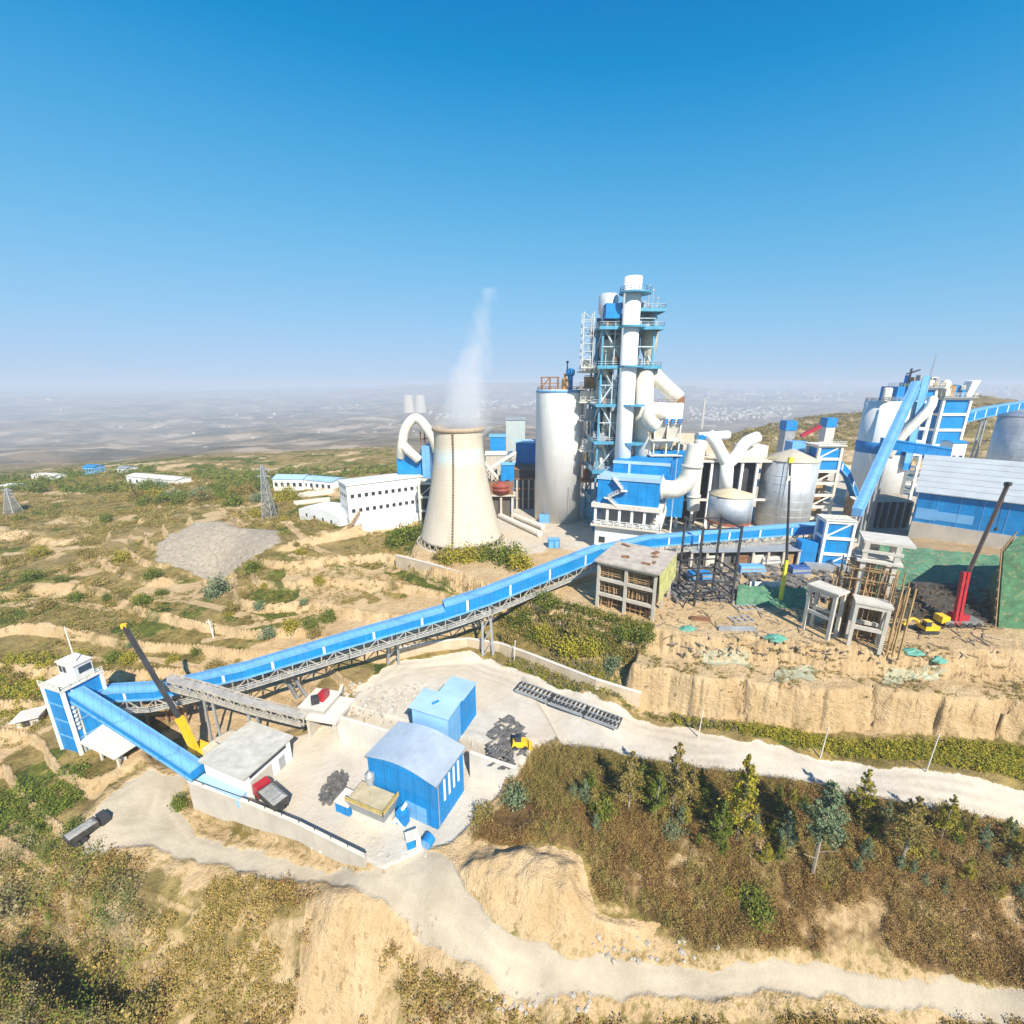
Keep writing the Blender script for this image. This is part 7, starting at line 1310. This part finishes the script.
    # broken slab hut at the far left
    g = Fr(hit(14, 730), hit(40, 724)); t = thing('slab_hut', 'little concrete slab hut on the slope left of the corner tower', 'hut', g.p(g.L / 2, 2, 0)); bx(g, 'wall', CONC, t, .3, g.L - .3, .4, 3, -1, 1.6); b = MB(); b.hexa([g.p(-.3, -.3, 1.6), g.p(g.L + .3, -.3, 1.9), g.p(g.L + .3, 3.6, 1.9), g.p(-.3, 3.6, 1.6)], [g.p(-.3, -.3, 1.85), g.p(g.L + .3, -.3, 2.15), g.p(g.L + .3, 3.6, 2.15), g.p(-.3, 3.6, 1.85)]); b.obj('roof', CONCP, t); bx(g, 'door', DARK, t, g.L * .3, g.L * .6, .34, .4, -1, 1.2)
corner_tower()
def hillside():
    # lattice pylons
    def pylon(u, v, vt, w, lab, lean=0):
        P = hit(u, v); h = zat(P, vt) - P.z; o = thing('pylon', lab, 'pylon', P); c = lambda sx, sy, t: P + Vector((sx * w * (1 - .86 * t) + lean * t, sy * w * (1 - .86 * t), h * t - .3))
        S = ((-1, -1), (1, -1), (1, 1), (-1, 1))
        for s in S: b = MB(); b.bar(c(*s, 0), c(*s, 1), .24); b.obj('leg', GREYS, o)
        b = MB(); n = 9
        for k in range(n):
            t0, t1 = 1 - (1 - k / n) ** 1.2, 1 - (1 - (k + 1) / n) ** 1.2
            for i in range(4): p, q = S[i], S[(i + 1) % 4]; b.bar(c(*p, t0), c(*q, t1), .11); b.bar(c(*q, t0), c(*p, t1), .11); b.bar(c(*p, t1), c(*q, t1), .11)
        b.obj('lattice', GREYS, o)
        for t in (.78, .90): b = MB(); m = P + Vector((lean * t, 0, h * t)); b.bar(m - Vector((2.6, 0, 0)), m + Vector((2.6, 0, 0)), .25); b.bar(m - Vector((2.6, 0, 0)), m + Vector((0, 0, 1.2)), .15); b.bar(m + Vector((2.6, 0, 0)), m + Vector((0, 0, 1.2)), .15); b.obj('cross_arm', GREYS, o)
    pylon(270, 519, 464, 2.0, 'white lattice pylon standing on the hillside left of the white office', 0)
    pylon(14, 514, 488, 2.4, 'smaller white lattice pylon at the far left edge', 0)
    # village and works buildings on the far side
    def hb(u0, u1, v0, vt, D, wall, roof, lab, rise=1., wins=4, cat='building'):
        A, B = hit(u0, v0), hit(u1, v0); f, o = gable('long_building', lab, cat, A, B, D, max(2.2, zat(A, vt) - A.z), rise, wall, roof, wins=wins)
    hb(128, 176, 485, 476, 9, WHITE, CONCP, 'long low white building on the far left hill', .8, 7); hb(84, 95, 474, 467, 8, BLUE2, BLUE, 'small blue building at the rim of the left hill'); hb(274, 304, 490, 479, 9, WHITE, ROOFB, 'white building with blue roof just right of the lattice pylon', 1.4, 5)
    hb(298, 332, 489, 479, 10, WHITE, ROOFB, 'low white hall with a blue end, above the round white annex', .8, 6); hb(32, 52, 480, 475, 8, WHITE, CONCP, 'small white shed at the rim of the hill, far left', .6, 3); hb(118, 127, 473, 468, 7, WHITE, GREYS, 'tiny white house at the hill rim above the long low building', .8, 2); hb(0, 14, 490, 486, 7, CONCP, WHITE, 'pale flat shed at the left edge beside the small pylon', .5, 2)
    for k, (u0, v0, u1, v1, lab) in enumerate(((290, 498, 334, 492, 'upper pale terrace wall in front of the low white hall'), (294, 505, 330, 501, 'lower pale terrace wall left of the white annex'))): a, b_ = hit(u0, v0), hit(u1, v1); m = MB(); m.bar(a + Vector((0, 0, .6)), b_ + Vector((0, 0, .6)), .5, 2.4); tag(m.obj('terrace_wall', CONCP), lab, 'wall')
    P = hit(214, 638); m = MB(); h = 5.; m.tube(P + Vector((0, 0, -.5)), P + Vector((-.5, 0, h)), .16, .1, 8); m.box(P + Vector((-.5, 0, h - .6)), (1.4, .12, .14)); tag(m.obj('utility_pole', WHITE), 'lone white pole leaning on the terraced slope above the blue conveyor', 'pole')
    # twin cooling towers far out on the plain
    for u, s, lab in ((409, 1, 'left one of two faint cooling towers far away on the plain'), (420.5, 1.05, 'right one of two faint cooling towers far away on the plain')):
        Y = 3900.; c = atd(u, 411, Y); c.z = ground(c.x, Y) ; h = zat(c, 395) - c.z - 60; m = MB(); m.lathe(Vector((c.x, Y, c.z - 5)), [(50 * (.80 + .20 * (1 - t) ** 1.5), (h + 65) * t) for t in [k / 10 for k in range(11)]], 28); tag(m.obj('cooling_tower', paint('far_concrete', (.62, .54, .42), .9)), lab, 'cooling tower')
    Y = 1900.; c = atd(703, 415, Y); m = MB(); m.tube(Vector((c.x, Y, c.z - 60)), Vector((c.x, Y, zat(c, 398))), 5, 3.5, 10); tag(m.obj('chimney', paint('far_concrete', (0, 0, 0))), 'slim far chimney rising from the town right of the preheater tower', 'chimney')
    # far towns: too many houses to count
    rng = np.random.default_rng(5); m = MB()
    for (u0, u1, v0, v1, n) in ((690, 790, 408, 420, 150), (480, 540, 400, 410, 40), (430, 480, 412, 420, 30), (700, 850, 388, 402, 90), (40, 420, 400, 440, 26), (700, 730, 418, 423, 30), (960, 1024, 386, 396, 40)):
        for i in range(n):
            u, v = rng.uniform(u0, u1), rng.uniform(v0, v1); d = ray(u, v); t = np.geomspace(900, 24000, 300); x, y, z = d[0] * t, d[1] * t, CH + d[2] * t; g = levels(x, y); k = np.nonzero(z < g)[0]
            if len(k) == 0: continue
            k = k[0]; s = math.hypot(x[k], y[k]) / 450; m.box((x[k], y[k], g[k] + .5 * s), (rng.uniform(1, 5) * s, rng.uniform(1, 2.5) * s, rng.uniform(.8, 2.0) * s), rng.uniform(0, 3))
    o = m.obj('far_town', paint('far_houses', (.52, .47, .41), .9, 0, .2, .01)); o['kind'] = 'stuff'
hillside()
def greenery():
    rg = random.Random(31)
    S = [(672, 817, 744, L_OLIVE, 'feathery young tree at the left of the row below the white road'), (628, 812, 752, L_OLIVE, 'dense olive young tree beside the straw scrub, left of the tree row'), (655, 822, 771, L_GREEN, 'shorter green young tree between the two leftmost feathery ones'), (736, 842, 757, L_YEL, 'tall yellowish young tree casting its shadow on the white road'), (812, 876, 783, L_BLUE, 'blue green young tree on a bare pale trunk, middle of the bank'), (857, 822, 770, L_YEL, 'bright yellow green young tree at the road edge right of the blue green one'),
         (899, 868, 798, L_OLIVE, 'sparse olive young tree with leaning pale stem, right part of the bank'), (940, 842, 796, L_YEL, 'short yellow green young tree at the road edge, right part of the bank'), (1018, 868, 836, L_OLIVE, 'young tree cut by the right edge of the photo'), (718, 850, 800, L_GREEN, 'slim green sapling just left of the tall yellowish tree'), (782, 852, 812, L_BLUE, 'small pale sapling left of the bare trunked tree'), (640, 800, 762, L_GREEN, 'green sapling behind the dense olive young tree'), (690, 805, 768, L_OLIVE, 'olive sapling right of the feathery leftmost tree'), (1000, 850, 826, L_OLIVE, 'small olive sapling near the right edge below the road')]
    for i, (u, v, vt, mt, lab) in enumerate(S): P = hit(u, v); h = max(2.5, zat(P, vt) - P.z); tree('young_tree', lab, P, h, h * .17 + .1, 'slender', mt, 'young trees along the white road', i % 5, bare=.34 if u == 812 else .2 if u == 899 else .02, nleaf=5200)
    B = [(600, 812, 2.4, L_GREEN, 'round green bush behind the sand mound'), (754, 908, 2.3, L_GREEN, 'largest green bush in the middle of the brown bank'), (671, 832, 1.6, L_BLUE, 'blue grey bush below the leftmost tree'), (517, 796, 2.3, L_BLUE, 'blue grey bush beside the arched blue shed'), (484, 818, 1.9, L_OLIVE, 'olive bush at the right wall of the arched blue shed'), (735, 830, 1.7, L_OLIVE, 'olive bush at the foot of the tall yellowish tree'), (905, 850, 1.5, L_YEL, 'yellow bush near the leaning pale stem'), (835, 812, 1.5, L_OLIVE, 'low olive bush at the road edge right of the blue green tree'),
         (568, 652, 2.9, L_YEL, 'big yellow green bush on the slope left of the cliff'), (545, 640, 2.5, L_YEL, 'yellow bush on the slope above the curved retaining wall'), (590, 655, 2.5, L_YEL, 'rightmost yellow green bush above the curved retaining wall'), (622, 634, 2.4, L_GREEN, 'dark green bush below the concrete shell'), (645, 640, 2.2, L_GREEN, 'dark green bush at the cliff corner below the shell'), (612, 668, 2.0, L_BLUE, 'grey green bush at the left end of the cliff'), (525, 622, 2.6, L_GREEN, 'green bush under the rising blue conveyor'), (548, 606, 2.6, L_GREEN, 'green bush left of the concrete shell under the conveyor'), (575, 628, 2.4, L_OLIVE, 'olive bush left of the concrete shell'), (508, 640, 2.2, L_OLIVE, 'olive bush above the tall conveyor leg'), (632, 662, 1.8, L_OLIVE, 'small olive bush low at the cliff corner'),
         (505, 560, 4.5, L_GREEN, 'largest round bush right of the cooling tower foot'), (518, 568, 3.8, L_YEL, 'rightmost round bush near the cooling tower foot'), (485, 558, 3.1, L_GREEN, 'small round bush in front of the cooling tower, second from right'), (468, 560, 3.4, L_YEL, 'light green bush in front of the middle of the cooling tower'), (450, 562, 3.1, L_YEL, 'yellowish bush in front of the dark ladder of the cooling tower'), (440, 560, 2.4, L_OLIVE, 'lowest bush at the left of the cooling tower foot'), (408, 540, 4.3, L_GREEN, 'dark green bush between the white office and the cooling tower'), (396, 546, 3.5, L_GREEN, 'green bush in front of the white office right end'), (420, 536, 3.8, L_GREEN, 'green bush touching the left side of the cooling tower'),
         (107, 522, 2.6, L_GREEN, 'dark round bush alone on the upper left terrace'), (34, 580, 2.4, L_GREEN, 'dark bush low on the terraces at far left'), (41, 556, 2.6, L_YEL, 'yellow bush on the terraces at far left'), (123, 560, 2.8, L_YEL, 'yellow green bush left of the grey scree'), (154, 578, 2.3, L_GREEN, 'green bush at the lower left corner of the grey scree'), (219, 594, 3.6, L_BLUE, 'large grey green bush below the grey scree'), (253, 570, 2.6, L_GREEN, 'dark bush at the right end of the grey scree'), (156, 497, 4.0, L_YEL, 'golden tree in the copse on the left hill'), (182, 504, 4.2, L_GREEN, 'green tree right of the golden tree'), (287, 500, 4.4, L_YEL, 'yellow green tree right of the lattice pylon'), (254, 517, 2.8, L_YEL, 'yellow green bush left of the pylon foot'), (63, 582, 2.0, L_GREEN, 'small dark bush right of the far left terrace bushes'), (76, 601, 2.0, L_GREEN, 'small green bush on the middle of the left terraces'), (109, 600, 1.8, L_GREEN, 'smaller round bush on the middle of the left terraces'), (37, 492, 4.4, L_GREEN, 'dark tree behind the smaller pylon'), (103, 490, 4.2, L_OLIVE, 'olive tree left of the long low white building'), (145, 505, 3.8, L_GREEN, 'green tree below the long low white building'), (205, 500, 3.8, L_OLIVE, 'olive tree in the right part of the copse'),
         (75, 838 - 8, 1.6, L_GREEN, 'green bush beside the parked truck at the dead end'), (85, 1015, 4.0, L_GREEN, 'large green bush in the bottom left corner'), (30, 985, 3.2, L_OLIVE, 'olive bush at the left edge near the bottom'), (150, 1018, 2.6, L_OLIVE, 'olive bush at the bottom edge right of the large green one'), (20, 905, 3.0, L_GREY, 'grey brush clump at the left edge below the meadow'), (110, 955, 2.6, L_OLIVE, 'olive bush in the shaded gully at lower left'), (180, 805, 1.4, L_GREEN, 'green bush at the corner of the yard wall')]
    for i, (u, v, r, mt, lab) in enumerate(B): P = hit(u, v); k = max(1, math.hypot(P.x, P.y) / 150); tree('bush' if r < 4 else 'round_tree', lab, P + Vector((0, 0, -.1)), r * rg.uniform(1.2, 1.5), r, 'round', mt, None, i % 4, 'bush' if r < 4 else 'tree', leaf=.13 if k < 1.2 else .2, nleaf=1500)
    for i in range(22):
        u, v = rg.uniform(130, 262), rg.uniform(488, 506); P = hit(u, v); r = rg.uniform(2.6, 4.4); tree('round_tree', 'tree of the copse between long low building and lattice pylon', P, r * 1.35, r, 'round', rg.choice([L_GREEN, L_GREEN, L_OLIVE, L_BLUE]), 'copse on the left hill', rg.randrange(4), 'tree')
    # scattered bushes of the hillside
    for i in range(70):
        u, v = rg.uniform(0, 330), rg.uniform(490, 690)
        if any(math.hypot(u - b[0], v - b[1]) < 12 for b in B) or (150 < u < 290 and 530 < v < 585): continue
        P = hit(u, v); r = rg.uniform(.9, 2.2); tree('bush', 'small round bush dotted on the terraced left hillside', P, r * 1.2, r, 'round', rg.choice([L_GREEN, L_OLIVE, L_OLIVE, L_YEL, L_BLUE]), 'bushes dotted over the terraced hillside', rg.randrange(4), 'bush')
    for i in range(100):
        u = rg.uniform(570, 1020); v = 752 + (u - 560) * .155 + rg.random() ** 1.6 * 70 + 14; P = hit(u, v)
        if float(sdist(BROWN, np.array([P.x]), np.array([P.y]))[0]) < .8: continue
        h = rg.uniform(2.0, 4.6); tree('sapling', 'small feathery sapling among the scrub below the white road', P, h, h * .19 + .1, 'slender', rg.choice([L_OLIVE, L_OLIVE, L_GREEN, L_YEL, L_BLUE]), 'saplings below the white road', rg.randrange(5), 'tree', bare=.02)
    for i in range(26):
        u, v = rg.uniform(560, 1020), rg.uniform(790, 940); P = hit(u, v)
        if float(sdist(BROWN, np.array([P.x]), np.array([P.y]))[0]) < 1: continue
        r = rg.uniform(.7, 1.2); tree('bush', 'small olive or green bush among the brown scrub of the bank', P, r * 1.5, r, 'round', rg.choice([L_OLIVE, L_GREEN, L_YEL]), 'bushes among the brown scrub', rg.randrange(4), 'bush')
    # rocks at the roadside
    for i in range(60):
        u, v = rg.choice([(rg.uniform(590, 720), rg.uniform(936, 962)), (rg.uniform(570, 740), rg.uniform(940, 962)), (rg.uniform(480, 600), rg.uniform(990, 1015))]); P = hit(u, v); m = MB(); r = rg.uniform(.12, .42)
        bm = bmesh.new(); bmesh.ops.create_icosphere(bm, subdivisions=2, radius=r)
        for q in bm.verts: q.co *= rg.uniform(.72, 1.15); q.co.z *= .7
        me = bpy.data.meshes.new('rock'); bm.to_mesh(me); bm.free(); me.materials.append(paint('rock_grey', (.40, .36, .30), .9, 0, .25, 1.5, (.3, .26, .2), .4, False, .05)); o = link('rock', me); o.location = P + Vector((0, 0, r * .2)); tag(o, 'pale grey rock lying along the edge of the dirt road', 'rock', 'rocks along the dirt road')
greenery()
